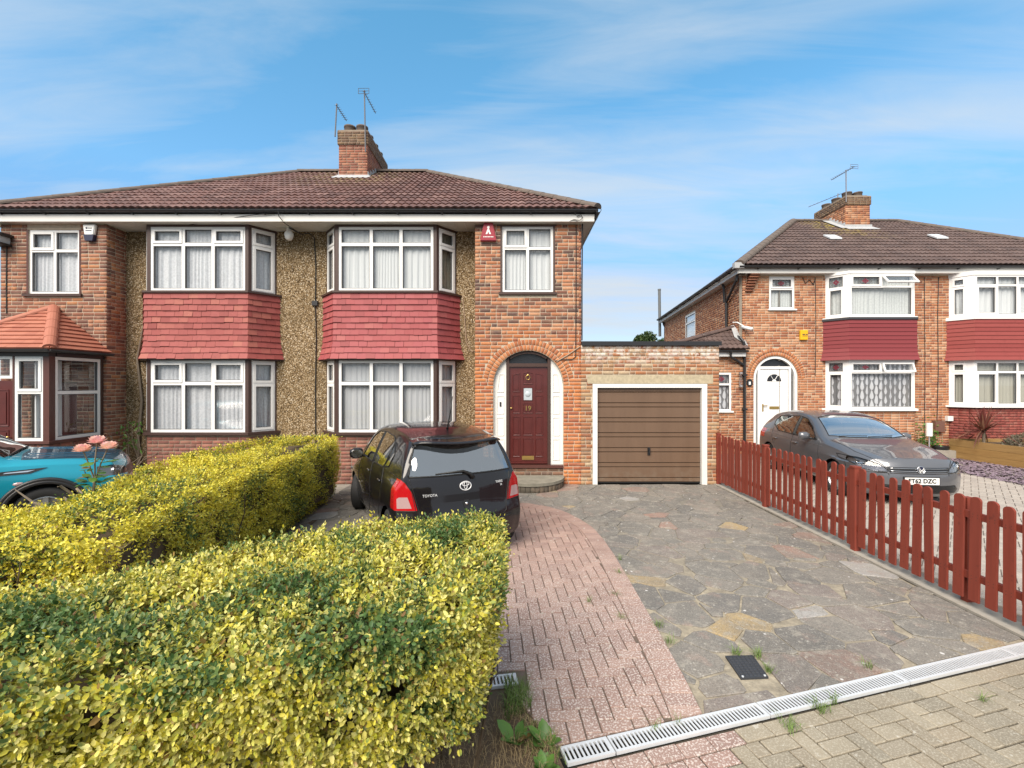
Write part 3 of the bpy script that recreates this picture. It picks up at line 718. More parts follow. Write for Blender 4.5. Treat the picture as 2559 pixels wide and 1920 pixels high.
# ------------------------------------------------------------------ roofs
def tile_profile(width, length, thick=0.02, rolls=2, rh=0.028, n=9):
    """one interlocking tile lying in XY: X across, Y up the slope, Z out; the lower edge stands proud"""
    V = []; F = []
    xs = [width * i / (n - 1) for i in range(n)]; hs = [rh * (0.5 - 0.5 * math.cos(2 * math.pi * rolls * i / (n - 1))) ** 0.8 for i in range(n)]
    for x, h in zip(xs, hs): V.append((x, 0, h + thick + .012))
    for x, h in zip(xs, hs): V.append((x, length, h + .004))
    for x, h in zip(xs, hs): V.append((x, 0, h + thick + .012))
    for x, h in zip(xs, hs): V.append((x, 0.012, h - .006))
    for i in range(n - 1):
        F.append((i, i + 1, n + i + 1, n + i)); F.append((2 * n + i + 1, 2 * n + i, 3 * n + i, 3 * n + i + 1))
    return np.array(V), np.array(F)
TP = tile_profile(0.30, 0.40)
def roof_slope(parent, O, u, v, L, gauge, lim, mat, limit=0, tw=0.30, rows=None, jig=0.003, seed=3, TPx=None, rest='roof_tiles', name='roof_tile', phase=0.0):
    """O: eaves start; u along the eaves, v up the slope (unit vectors), L slope length, lim(s) -> (u0,u1) at slope distance s"""
    rg = random.Random(seed); V0, F0 = TPx or TP; u = Vector(u); v = Vector(v); n = u.cross(v).normalized()
    if n.z < 0: n = -n
    O = Vector(O); whole = []; cut = []; rows = rows or int(L / gauge + .999)
    for r in range(rows):
        s = r * gauge; a, b = lim(min(s, L)); a2, b2 = lim(min(s + gauge, L)); k0 = math.floor(a / tw) - 1
        k = k0
        off = phase
        while k * tw + off < b:
            x = k * tw + off; k += 1
            if x >= b - 1e-4: break
            if x + tw <= a + 1e-4: continue
            p = O + x * u + s * v + rg.uniform(-jig, jig) * n + rg.uniform(-jig, jig) * v
            M = Matrix(((u.x, v.x, n.x, p.x), (u.y, v.y, n.y, p.y), (u.z, v.z, n.z, p.z), (0, 0, 0, 1)))
            if x >= max(a, a2) and x + tw <= min(b, b2) and s + gauge <= L: whole.append((M, s))
            else: cut.append((x, s, M))
    whole.sort(key=lambda q: q[1]); place(name, (V0, F0), [q[0] for q in whole], mat, parent, limit, rest)
    VV = []; FF = []; o = 0
    for x, s, M in cut:
        W = []
        for q in V0:
            ss = min(s + q[1], L + .03); a, b = lim(min(ss, L)); xx = min(max(x + q[0], a), b)
            W.append(M @ Vector((xx - x, ss - s, q[2])))
        VV += W; FF.append(F0 + o); o += len(V0)
    if VV: stuff(np_obj('cut_' + rest, [tuple(q) for q in VV], np.concatenate(FF), mat, parent))

def ridge_caps(parent, A, B, mat, r=0.13, step=0.42, name='ridge_tile'):
    A = Vector(A); B = Vector(B); d = (B - A); n = max(1, round(d.length / step)); t = d.normalized()
    side = t.cross(Vector((0, 0, 1))).normalized(); up = side.cross(t)
    for k in range(n):
        p0 = A + d * (k / n); p1 = A + d * ((k + 1) / n); m = MB(); q = 8; V = []
        for p, rr in ((p0, r * 1.03), (p1, r * .97)):
            for i in range(q + 1):
                th = R(-5) + R(190) * i / q; V.append(tuple(p + rr * (math.cos(th) * side + math.sin(th) * 0.78 * up) - 0.03 * up))
        c = len(V); V += [tuple(p0 - .03 * up), tuple(p1 - .03 * up)]
        m.add(V, [(i, i + 1, q + 2 + i, q + 1 + i) for i in range(q)] + [tuple([c] + list(range(q + 1)))] + [tuple([c + 1] + list(range(2 * q + 1, q, -1)))])
        o = obj(name, m, mat, parent)

def gutter(parent, A, B, bracket=0.85, r=0.058, mat=None, nb=True, out=None):
    mat = mat or M_GUTTER; A = Vector(A); B = Vector(B); d = B - A; L = d.length; t = d.normalized(); m = MB()
    side = Vector((t.y, -t.x, 0)).normalized() if out is None else Vector(out)
    prof = [(math.cos(R(a)) * r, math.sin(R(a)) * r * 1.0) for a in range(180, 361, 20)]
    prof = prof + [(p[0] * .88, p[1] * .88) for p in prof[::-1]]
    V = []
    for P in (A, B):
        for a, z in prof: V.append(tuple(P + side * a + Vector((0, 0, z))))
    n = len(prof); m.add(V, [(i, (i + 1) % n, n + (i + 1) % n, n + i) for i in range(n)] + [tuple(range(n))[::-1], tuple(range(n, 2 * n))])
    g = obj('gutter', m, mat, parent)
    if nb:
        k = max(2, int(L / bracket))
        for i in range(k):
            c = A + d * ((i + .5) / k); b = MB()
            prof2 = [(math.cos(R(a)) * r * 1.12, math.sin(R(a)) * r * 1.12) for a in range(180, 366, 20)]
            V = []
            for e in (-.016, .016):
                for a, z in prof2: V.append(tuple(c + t * e + side * a + Vector((0, 0, z))))
            V2 = []
            q = len(prof2); b.add(V, [(i_, i_ + 1, q + i_ + 1, q + i_) for i_ in range(q - 1)])
            p0 = c - side * r * 1.05 + Vector((0, 0, -.005)); b.tube([p0 + Vector((0, 0, -.075)), p0 + Vector((0, 0, .01))], .013, 5)
            b.tube([c + side * (r * .2) + Vector((0, 0, -r * 1.1)), c - side * r + Vector((0, 0, -.075))], .012, 5)
            obj('gutter_bracket', b, mat, g, fix=False)
    return g

def chimney(parent, x0, x1, y0, y1, zbase, ztop, zband, brick, seed=0, shear=None, fl_z=None, pots=4, slope=None, band=0.03):
    """brick stack on the ridge: shaft, oversailing head, pots, lead round the foot"""
    sh = shear or (lambda x, y: (x, y))
    def P(x, y): return sh(x, y)
    core = MB(); c = [P(x0, y0), P(x1, y0), P(x1, y1), P(x0, y1)]
    core.prism([(a, b, zbase) for a, b in c], (0, 0, ztop - zbase)); st = obj('chimney', core, M_MORTG, parent)
    mats = []; hm = []
    for i in range(4):
        F = Fr(c[i], c[(i + 1) % 4]); mats += brick_mats(F, 0, F.w, zbase, zband, seed=seed + i)
    place('brick', UB, mats, brick, st, 0, 'brickwork')
    cb = [P(x0 - band, y0 - band), P(x1 + band, y0 - band), P(x1 + band, y1 + band), P(x0 - band, y1 + band)]
    hd = MB(); hd.prism([(a, b, zband) for a, b in cb], (0, 0, ztop - zband)); hd = obj('chimney_head', hd, M_MORTG, parent)
    for i in range(4):
        F = Fr(cb[i], cb[(i + 1) % 4]); hm += brick_mats(F, 0, F.w, zband, ztop, seed=seed + i + 9)
    place('brick', UB, hm, M_BRMOSS, hd, 0, 'brickwork')
    fm = MB(); cf = [P(x0 - .03, y0 - .03), P(x1 + .03, y0 - .03), P(x1 + .03, y1 + .03), P(x0 - .03, y1 + .03)]
    ci = [P(x0 + .05, y0 + .05), P(x1 - .05, y0 + .05), P(x1 - .05, y1 - .05), P(x0 + .05, y1 - .05)]
    fl = MB(); t = MB().prism([(a, b, ztop) for a, b in ci], (0, 0, .05)); obj('flaunching', t, M_MORTG, parent)
    for k in range(pots):
        f = (k + .5) / pots
        for fx in (.28, .72):
            px_, py_ = P(x0 + (x1 - x0) * fx, y0 + (y1 - y0) * f); r = 0.16
            m = MB().lathe([(r * .98, ztop + .03), (r, ztop + .19), (r * 1.06, ztop + .195), (r * 1.06, ztop + .235), (r * .86, ztop + .235), (r * .80, ztop + .05), (0, ztop + .05)], (px_, py_, 0), 'Z', 16)
            obj('chimney_pot', m, M_RIDGE, parent, True)
    return st

def text_obj(body, size, loc, rot, mat, parent=None, name='lettering', extrude=0.002, align='CENTER', sx=1.0, bold=0.0):
    cu = bpy.data.curves.new(name, 'FONT'); cu.body = body; cu.size = size; cu.extrude = extrude; cu.align_x = align; cu.align_y = 'CENTER'
    cu.resolution_u = 3; cu.offset = bold
    o = bpy.data.objects.new(name, cu); o.data.materials.append(mat); link(o, parent)
    bpy.context.view_layer.update(); me = bpy.data.meshes.new_from_object(o.evaluated_get(bpy.context.evaluated_depsgraph_get())); bpy.data.objects.remove(o); bpy.data.curves.remove(cu)
    me.materials.clear(); me.materials.append(mat); o = link(bpy.data.objects.new(name, me), parent)
    o.location = loc; o.rotation_euler = rot; o.scale = (sx, 1, 1); return o
# ================================================================== the pair of houses facing the drive
ZS = 5.335            # soffit level
YT, YP, YB = 9.31, 9.78, 9.353   # brick tower plane, pebbled wall plane, bay front plane
YR = 18.4
PX = -4.52            # party line
ROOF_E = (9.10, 5.565); ROOF_R = (13.84, 8.475)
RL = math.hypot(ROOF_R[0] - ROOF_E[0], ROOF_R[1] - ROOF_E[1])
DV = Vector((0, (ROOF_R[0] - ROOF_E[0]) / RL, (ROOF_R[1] - ROOF_E[1]) / RL))
BAY_HF, BAY_HW = 1.035, 1.39
BANG = math.atan2(YP - YB, BAY_HW - BAY_HF)

def side_frames(mb, F, t=.05): pass
def posts(parent, fac, z0, z1, mat, wf=.062, ws=.058, out=.012, name='mullion_post'):
    """timber posts at the two outer corners of a bay and trim at the wall ends"""
    for A, B in ((fac[0], fac[1]), (fac[1], fac[2])):
        k = out * math.tan(BANG / 2)
        l = ws if A is fac[0] else wf; r = wf if A is fac[0] else ws
        pts = [A.pt(A.w - l, out, z0), A.pt(A.w + k, out, z0), B.pt(r, out, z0), B.pt(r, -.08, z0), A.pt(A.w - .05, -.10, z0), A.pt(A.w - l, -.08, z0)]
        obj(name, MB().prism(pts, (0, 0, z1 - z0)), mat, parent)
    for F, a0, a1 in ((fac[0], 0, .028), (fac[2], fac[2].w - .028, fac[2].w)):
        obj('bay_edge_trim', MB().lbox(F, a0, a1, -.08, .006, z0, z1), mat, parent)

def bay(house, Xc, brick, hang, seed, curt_up, curt_low, curt_side_up, curt_side_low, case_up=(), case_low=(), side_case=True, pbrown=None):
    pb = pbrown or M_BROWN; fac = bay_facets(Xc, YP, YB, BAY_HF, BAY_HW)
    base = MB()
    for F in fac: base.lbox(F, 0, F.w, -.2, 0, 0, 1.0)
    bw = obj('bay_wall', base, M_MORTG, house)
    mats = []
    for i, F in enumerate(fac): mats += brick_mats(F, 0.0, F.w, 0.0, 1.0, seed=seed + i, head=.2)
    place('brick', UB, mats, brick, bw, 0, 'brickwork')
    obj('window_sill', bay_ring(MB(), Xc, YP, YB, BAY_HF, BAY_HW, .075, 1.012, 1.066), pb, house)
    # windows
    for (z0, z1, zt, cu, cs, case) in ((1.068, 2.543, 2.07, curt_low, curt_side_low, case_low), (3.968, 5.288, 4.93, curt_up, curt_side_up, case_up)):
        F = fac[1]; window(house, F, .062, F.w - .062, z0, z1, (1, 1, 1), zt, fr=.055, mu=.066, casements=case, curt=cu, seed=seed + int(z0))
        for F, s in ((fac[0], 0), (fac[2], 1)):
            x0, x1 = (.03, F.w - .06) if s == 0 else (.06, F.w - .03)
            window(house, F, x0, x1, z0, z1, (1,), zt, fr=.045, mu=.055, casements=((0, 0), (0, 1)) if side_case else ((0, 0),), curt=cs, seed=seed + 5 + s, cgap=.05)
        posts(house, fac, z0 - .01, z1 + .03, pb)
    obj('bay_head_board', bay_ring(MB(), Xc, YP, YB, BAY_HF, BAY_HW, .02, 2.545, 2.60), pb, house)
    obj('skirt_soffit', bay_ring(MB(), Xc, YP, YB, BAY_HF, BAY_HW, .115, 2.556, 2.574), M_BROWN, house)
    core = MB()
    bay_ring(core, Xc, YP, YB, BAY_HF, BAY_HW, .03, 2.60, 3.93)
    th = obj('tile_hanging', core, M_BROWN2, house)
    for F, m, r in hung_tiles(None, fac, 2.575, 3.93, 11, hang, seed=seed, ang=BANG): obj('tile', m, hang, th, fix=False)
    obj('window_sill', bay_ring(MB(), Xc, YP, YB, BAY_HF, BAY_HW, .095, 3.925, 3.966), pb, house)
    obj('bay_head_board', bay_ring(MB(), Xc, YP, YB, BAY_HF, BAY_HW, .015, 5.288, ZS - .004), pb, house)
    # a floor inside the bay so that the rooms are closed above and below
    fl = MB(); bay_ring(fl, Xc, YP + .3, YB + .05, BAY_HF - .05, BAY_HW - .05, 0, 2.62, 3.90); obj('bay_floor', fl, M_INT, house)

def shell(house, x0, x1, xt0, xt1, brick, tower_holes, blocked, bayc, seed, outer):
    """walls of one half of the pair. xt0..xt1: the brick tower; outer: 'L' or 'R' end of the pair"""
    F = Fr((xt0, YT), (xt1, YT))
    holes = [(h[0] - xt0, h[1] - xt0, h[2], h[3]) for h in tower_holes]
    mb = wall_panel(F, 0, F.w, 0, ZS, holes, .25)
    tw = obj('front_wall', mb, M_MORT, house)
    return F, tw
def rooms(house, x0, x1):
    m = MB()
    for a, b in ((0.02, 2.60), (2.75, 5.30)):
        # inside faces of one storey, room depth 4 m
        y0, y1 = YP + .06, YP + 4.0
        m.quad((x0, y1, a), (x1, y1, a), (x1, y1, b), (x0, y1, b)); m.quad((x0, y0, a), (x0, y1, a), (x0, y1, b), (x0, y0, b))
        m.quad((x1, y0, a), (x1, y1, a), (x1, y1, b), (x1, y0, b))
        m.quad((x0, y0, a), (x1, y0, a), (x1, y1, a), (x0, y1, a)); m.quad((x0, y0, b), (x1, y0, b), (x1, y1, b), (x0, y1, b))
    obj('room', m, M_INT, house, fix=False)

def eaves(house, x0, x1, end):
    """soffit boards, fascia, gutter along the front and round the outer end"""
    yf = 9.15; n = int((x1 - x0) / .185)
    for i in range(n):
        a, b = x0 + (x1 - x0) * i / n, x0 + (x1 - x0) * (i + 1) / n
        obj('soffit_board', MB().box(a + .002, b - .002, yf + .018, YP + .02, ZS, ZS + .02), M_CREAM, house)
    obj('soffit_backing', MB().box(x0, x1, yf + .018, YP + .02, ZS + .024, ZS + .035), M_PAINTW, house)
    obj('fascia', MB().box(x0, x1, yf, yf + .016, ZS - .006, 5.475), M_PAINTW, house)
    gutter(house, (x0, 9.092, 5.542), (x1 + (.06 if end == 'R' else 0), 9.092, 5.542), out=(0, -1, 0), r=.052)
    xe = x1 if end == 'R' else x0; s = 1 if end == 'R' else -1
    obj('fascia', MB().box(*(sorted((xe, xe - .016 * s))), yf + .017, YR + .2, ZS - .006, 5.475), M_PAINTW, house)
    gutter(house, (xe + .065 * s, 9.03, 5.525), (xe + .065 * s, YR + .25, 5.525), out=(s, 0, 0))
    xi = 1.41 if end == 'R' else -10.45
    obj('soffit_board', MB().box(*sorted((xi, xe - .017 * s)), YP + .03, YR + .2, ZS, ZS + .02), M_CREAM, house)

def main_roof(house, x0, x1, end, seed):
    e0, e1 = x0, x1; dx = 4.25; Y2 = 2 * ROOF_R[0] - ROOF_E[0]
    rf = MB()
    if end == 'R':
        A, B, C, D = (x0, ROOF_E[0], ROOF_E[1] - .03), (x1, ROOF_E[0], ROOF_E[1] - .03), (x1 - dx, ROOF_R[0], ROOF_R[1] - .03), (x0, ROOF_R[0], ROOF_R[1] - .03)
        rf.quad(A, B, C, D); rf.quad((x1, Y2, ROOF_E[1] - .03), (x0, Y2, ROOF_E[1] - .03), D, C); rf.poly([B, (x1, Y2, ROOF_E[1] - .03), C])
    else:
        A, B, C, D = (x0, ROOF_E[0], ROOF_E[1] - .03), (x1, ROOF_E[0], ROOF_E[1] - .03), (x1, ROOF_R[0], ROOF_R[1] - .03), (x0 + dx, ROOF_R[0], ROOF_R[1] - .03)
        rf.quad(A, B, C, D); rf.quad((x1, Y2, ROOF_E[1] - .03), (x0, Y2, ROOF_E[1] - .03), D, C); rf.poly([A, D, (x0, Y2, ROOF_E[1] - .03)])
    roof = obj('roof', rf, M_ROOF, house)
    W = x1 - x0
    lim = (lambda s: (0, W - dx * s / RL)) if end == 'R' else (lambda s: (dx * s / RL, W))
    roof_slope(roof, (x0, ROOF_E[0], ROOF_E[1]), (1, 0, 0), DV, RL, RL / 16, lim, M_ROOF, 300, seed=seed, rows=16, phase=0.0 if end == 'R' else W % .30)
    L2 = math.hypot(dx, ROOF_R[1] - ROOF_E[1]); c = (ROOF_R[1] - ROOF_E[1]) / L2; q = (ROOF_R[0] - ROOF_E[0])
    WY = Y2 - ROOF_E[0]; lim2 = lambda s: (q * s / L2, WY - q * s / L2)
    if end == 'R': roof_slope(roof, (x1, ROOF_E[0], ROOF_E[1]), (0, 1, 0), (-dx / L2, 0, c), L2, L2 / 15, lim2, M_ROOF, 0, seed=seed + 1, rows=15, rest='hip_tiles')
    else: roof_slope(roof, (x0, Y2, ROOF_E[1]), (0, -1, 0), (dx / L2, 0, c), L2, L2 / 15, lim2, M_ROOF, 0, seed=seed + 1, rows=15, rest='hip_tiles')
    if end == 'R':
        ridge_caps(roof, (x1 + .02, ROOF_E[0] - .02, ROOF_E[1] + .045), (x1 - dx, ROOF_R[0], ROOF_R[1] + .05), M_RIDGE, .11, name='hip_tile')
        ridge_caps(roof, (x0, ROOF_R[0], ROOF_R[1] + .05), (x1 - dx, ROOF_R[0], ROOF_R[1] + .05), M_RIDGE, .12)
    else:
        ridge_caps(roof, (x0 - .02, ROOF_E[0] - .02, ROOF_E[1] + .045), (x0 + dx, ROOF_R[0], ROOF_R[1] + .05), M_RIDGE, .11, name='hip_tile')
        ridge_caps(roof, (x0 + dx, ROOF_R[0], ROOF_R[1] + .05), (x1, ROOF_R[0], ROOF_R[1] + .05), M_RIDGE, .12)
    return roof

def plain_walls(house, x0, x1, end):
    m = MB(); xo = x1 if end == 'R' else x0
    obj('rear_wall', MB().box(x0, x1, YR - .2, YR, 0, ZS), M_MORT, house)
    obj('party_wall', MB().box(*( (PX + .02, PX + .12) if end == 'R' else (PX - .12, PX - .02)), YP + .25, YR - .2, 0, ZS), M_INT, house)
    F = Fr((xo, YT), (xo, YR)) if end == 'R' else Fr((xo, YR), (xo, YT))
    sw = obj('side_wall', MB().lbox(F, .26, F.w - .2, -.25, 0, 0, ZS), M_MORT, house) if end == 'R' else obj('side_wall', MB().lbox(F, .2, F.w - .26, -.25, 0, 0, ZS), M_MORT, house)
    return F, sw

# ---------------------------------------------------------------- number 19
h19 = thing('house', 'brick and pebbledash semi with dark red front door, arched porch and rose hung tiles', 'house', (-1.5, 9.8, 0), 'semi-detached houses')
DC, DR, DSP = 0.335, 0.715, 2.03     # arch centre, radius, springing
F19 = Fr((-.75, YT), (1.41, YT)); ac = DC + .75
def blk19(z):
    out = []
    if 3.88 < z: out.append((.55 - .02, 1.59 + .02))
    elif z > 3.86: out.append((.48, 1.66))
    if z < DSP: out.append((ac - DR, ac + DR))
    elif z < DSP + DR + .23: hw = math.sqrt(max(0, (DR + (.118 if z < DSP + .15 else .232)) ** 2 - (z - DSP) ** 2)); out.append((ac - hw, ac + hw))
    return out
mb = wall_panel(F19, 0, F19.w, 0, ZS, [(.55, 1.59, 3.90, 5.29), (ac - DR, ac + DR, 0.0, DSP + DR)], .25)
arch_spandrel(mb, F19, ac, DR, DSP, DSP + DR, .25)
fw19 = obj('front_wall', mb, M_MORT, h19)
bm_ = brick_mats(F19, 0, F19.w, 0, ZS, blk19, seed=19)
place('brick', UB, by_size(bm_), M_BR19, fw19, 230, 'brickwork')
vo = []
for r0, n, cut in ((DR + .058, 33, 0.0), (DR + .172, 38, R(9))):
    for i in range(n):
        th = math.pi * (i + .5) / n
        if th < cut or th > math.pi - cut: continue
        vo.append(F19.mat(ac + r0 * math.cos(th), .008 - .025 + random.uniform(-.0015, .0015), DSP + r0 * math.sin(th), .104, .05, math.pi * r0 / n - .009, th))
place('brick', UB, vo, M_VOUS, fw19, 300)
Fs, sw = plain_walls(h19, PX, 1.41, 'R')
stuff(place('brick', UB, brick_mats(Fs, 0, Fs.w, 2.6, ZS, seed=77), M_BR19, sw, 0, 'brickwork'))
Fl = Fr((-.75, YP + .02), (-.75, YT + .002)); lw = obj('return_wall', MB().lbox(Fl, 0, Fl.w - .26, -.2, 0, 0, ZS), M_MORT, h19)
place('brick', UB, brick_mats(Fl, 0, Fl.w, 0, ZS, seed=5), M_BR19, lw, 0, 'brickwork')
BX19 = -2.588
Fp = Fr((PX, YP), (-.75, YP))
obj('pebbledash_wall', wall_panel(Fp, 0, Fp.w, 0, ZS, [(BX19 - 1.3 - PX, BX19 + 1.3 - PX, 1.0, 2.6), (BX19 - 1.3 - PX, BX19 + 1.3 - PX, 3.95, 5.3)], .22), M_PEB, h19)
bay(h19, BX19, M_BRBAY, M_HANG19, 41, M_CURT, M_CURT2, M_BEIGE, M_CURT2)
rooms(h19, PX + .13, 1.15)
window(h19, F19, .55, 1.59, 3.935, 5.285, (1, 1), 4.84, fr=.05, mu=.055, b=-.02, casements=((0, 1),), curt=M_CURT, seed=9, cper=.11)
obj('window_sill', MB().lbox(F19, .48, 1.66, -.05, .05, 3.885, 3.934), M_BROWN, h19)
obj('window_head', MB().lbox(F19, .44, 1.66, -.05, .012, 5.286, 5.318), M_BROWN, h19)
for a in ((.512, .549), (1.591, 1.628)): obj('window_reveal_trim', MB().lbox(F19, a[0], a[1], -.05, .010, 3.936, 5.284), M_BROWN, h19)
eaves(h19, PX, 1.655, 'R')
rf19 = main_roof(h19, PX, 1.70, 'R', 3)
# front door in its arch
YD = -.13          # recess of the door plane
G = lambda x: x + .75
fm = MB()
xl, xr = -.12, .795
for a0, a1 in ((xl, xl + .062), (xr - .062, xr)):
    pts = []
    for a in (a0, (a0 + a1) / 2, a1): pass
    top0 = DSP + math.sqrt(DR ** 2 - (a0 - DC) ** 2); top1 = DSP + math.sqrt(DR ** 2 - (a1 - DC) ** 2)
    fm.prism([F19.pt(G(a0), YD - .05, .40), F19.pt(G(a1), YD - .05, .40), F19.pt(G(a1), YD - .05, top1 - .01), F19.pt(G(a0), YD - .05, top0 - .01)], tuple(F19.n * .12))
fm.lbox(F19, G(xl + .062), G(xr - .062), YD - .05, YD + .068, 2.415, 2.485)
tA = math.acos((xr - .06 - DC) / DR); arc = [math.pi - tA - (math.pi - 2 * tA) * i / 16 for i in range(17)]
for t0, t1 in zip(arc, arc[1:]):
    q = [(DC + r * math.cos(t), DSP + r * math.sin(t)) for r, t in ((DR - .005, t0), (DR - .005, t1), (DR - .06, t1), (DR - .06, t0))]
    fm.prism([F19.pt(G(a), YD - .05, z) for a, z in q], tuple(F19.n * .119))
obj('door_frame', fm, M_BROWN, h19)
fan = [(DC + (DR - .055) * math.cos(t), DSP + (DR - .055) * math.sin(t)) for t in arc]
fan = [(min(max(a, xl + .06), xr - .06), z) for a, z in fan] + [(xr - .06, 2.48), (xl + .06, 2.48)]
obj('fanlight', MB().prism([F19.pt(G(a), YD - .01, z) for a, z in fan], tuple(F19.n * .01)), M_OBSC, h19)
for s, (a0, a1) in ((0, (DC - DR, xl)), (1, (xr, DC + DR))):
    n = 12; pts = [(a0, .40), (a1, .40)] if s == 0 else [(a0, .40), (a1, .40)]
    cur = []
    for i in range(n + 1):
        a = a1 + (a0 - a1) * i / n; cur.append((a, DSP + math.sqrt(max(0, (DR - .004) ** 2 - (a - DC) ** 2)) if abs(a - DC) < DR - .004 else DSP))
    sp = obj('side_panel', MB().prism([F19.pt(G(a), YD, z) for a, z in pts + cur], tuple(F19.n * .05)), M_PAINTW, h19)
    cx = (a0 + a1) / 2 + (.012 if s == 0 else -.012); hw = .066
    for z0, z1 in ((1.90, 2.26), (1.45, 1.81), (1.00, 1.37), (.50, .92)):
        m = MB(); t = .011; o0, o1 = YD + .05, YD + .058; tp = .05 if z0 > 1.85 else 0
        lft, rgt = (tp, 0) if s == 0 else (0, tp)
        P = [(cx - hw, z0), (cx + hw, z0), (cx + hw - rgt, z1), (cx - hw + lft, z1)]
        for (p, q) in zip(P, P[1:] + P[:1]): m.tube([F19.pt(G(p[0]), o1 - .004, p[1]), F19.pt(G(q[0]), o1 - .004, q[1])], .0105, 5)
        obj('panel_moulding', m, M_PAINTW, sp)
    if s == 0: obj('bell_push', MB().lbox(F19, G(cx - .016), G(cx + .016), YD + .05, YD + .068, 1.60, 1.69), M_BLACKP, sp)
dl = MB().lbox(F19, G(-.058), G(.732), YD - .02, YD + .03, .455, 2.415); door = obj('front_door', dl, M_DOOR, h19)
def dpanel(x0, x1, z0, z1, arch=0.0):
    m = MB(); o = YD + .03
    P = [(x0, z0), (x1, z0), (x1, z1), (x0, z1)]
    if arch == 'L': P = [(x0, z0), (x1, z0), (x1, z1 + .03), (x0, z1)]
    if arch == 'R': P = [(x0, z0), (x1, z0), (x1, z1), (x0, z1 + .03)]
    if arch == 'C': P = [(x0, z0), (x1, z0), (x1, z1), ((x0 + x1) / 2, z1 + .03), (x0, z1)]
    for p, q in zip(P, P[1:] + P[:1]): m.tube([F19.pt(G(p[0]), o, p[1]), F19.pt(G(q[0]), o, q[1])], .0115, 5)
    c = (sum(p[0] for p in P) / len(P), sum(p[1] for p in P) / len(P))
    ins = [(c[0] + (p[0] - c[0]) * (1 - .034 / abs(x1 - x0) * 2), c[1] + (p[1] - c[1]) * (1 - .034 / abs(z1 - z0) * 2)) for p in P]
    m.prism([F19.pt(G(a), o - .002, z) for a, z in ins], tuple(F19.n * .011)); return obj('door_panel', m, M_DOOR, door)
cols = [(.02, .165), (.232, .425), (.487, .632)]
for i, (x0, x1) in enumerate(cols):
    x0 += .0; x1 += .0
    dpanel(x0, x1, .56, .935); dpanel(x0, x1, 1.00, 1.385)
    if i != 1: dpanel(x0, x1, 1.455, 1.82)
    if i == 0: dpanel(x0, x1, 1.905, 2.25, 'L')
    if i == 2: dpanel(x0, x1, 1.905, 2.25, 'R')
    if i == 1:
        dpanel(x0, x1, 2.06, 2.28, 'C'); dpanel(x0, x1, 1.455, 1.66)
obj('door_light', MB().lbox(F19, G(.238), G(.418), YD + .028, YD + .036, 1.725, 1.975), M_FROST, door)
obj('door_light_bullseye', MB().lathe([(0, -.012), (.03, -.010), (.06, 0), (.062, .004)], (.328, YT - YD - .036, 1.85), 'Y', 20), M_FROST, door, True)
obj('door_light_bead', MB().tube([F19.pt(G(a), YD + .036, z) for a, z in ((.236, 1.722), (.42, 1.722), (.42, 1.978), (.236, 1.978), (.236, 1.722))], .008, 5), M_DOOR, door)
text_obj('19', .14, (.328, YT - YD - .052, 1.555), (R(90), 0, 0), M_BRASS, door, 'house_number', .004)
kn = MB().lathe([(0, -.02), (.02, -.016), (.026, 0)], (.328, YT - YD - .042, 2.245), 'Y', 12)
kn.tube([(.328 + .042 * math.cos(t), YT - YD - .062, 2.195 + .048 * math.sin(t)) for t in np.linspace(0, 2 * math.pi, 21)], .007, 6, False)
obj('door_knocker', kn, M_BRASS, door, True)
obj('letter_box', MB().lbox(F19, G(.205), G(.452), YD + .028, YD + .042, .495, .575).lbox(F19, G(.235), G(.422), YD + .042, YD + .048, .52, .555), M_BRASS, door)
obj('door_lock', MB().lathe([(0, -.03), (.018, -.028), (.022, 0)], (-.018, YT - YD - .03, 1.56), 'Y', 14), M_BRASS, door, True)
obj('weather_bar', MB().lbox(F19, G(-.058), G(.732), YD + .0, YD + .055, .42, .452), M_DOOR, door)
obj('door_sill', MB().lbox(F19, G(DC - DR + .003), G(DC + DR - .003), -.24, .03, .345, .398), M_BROWN2, h19)
stb = obj('threshold_wall', MB().lbox(F19, G(DC - DR + .002), G(DC + DR - .002), -.22, -.008, .0, .344), M_MORTG, h19)
place('brick', UB, brick_mats(F19, G(DC - DR), G(DC + DR), .192, .344, seed=3, proud=-.004), brick_mat('brick_threshold', [(.17, .10, .07), (.22, .12, .08), (.14, .09, .07)]), stb, 300)
# half-round step of stone on brick headers
sm = MB(); n = 28; sx, sy, sr = .345, YT - .002, .72
rim = [(sx - sr * math.cos(math.pi * i / n), sy - .80 * math.sin(math.pi * i / n)) for i in range(n + 1)]
sm.prism([(x, y, .135) for x, y in rim], (0, 0, .055))
step = tag(obj('door_step', sm, M_STEP), 'half-round stone step below the dark red front door', 'step')
obj('step_core', MB().prism([(sx + (x - sx) * .93, sy + (y - sy) * .93 - .003, .0) for x, y in rim], (0, 0, .134)), M_MORTG, step)
hb = []
for i in range(24):
    th = math.pi * (i + .5) / 24; x, y = sx - .955 * sr * math.cos(th), sy - .955 * .80 * math.sin(th)
    tx, ty = sr * math.sin(th), -.8 * math.cos(th); l = math.hypot(tx, ty); tx, ty = tx / l, ty / l
    F = Fr((x - tx * .05, y - ty * .05), (x + tx * .05, y + ty * .05)); hb.append(F.mat(.05, -.012, .066, .088, .06, .125, random.uniform(-.02, .02)))
place('brick', UB, hb, brick_mat('brick_step', [(.15, .12, .09), (.19, .15, .11), (.11, .095, .075)]), step, 300)

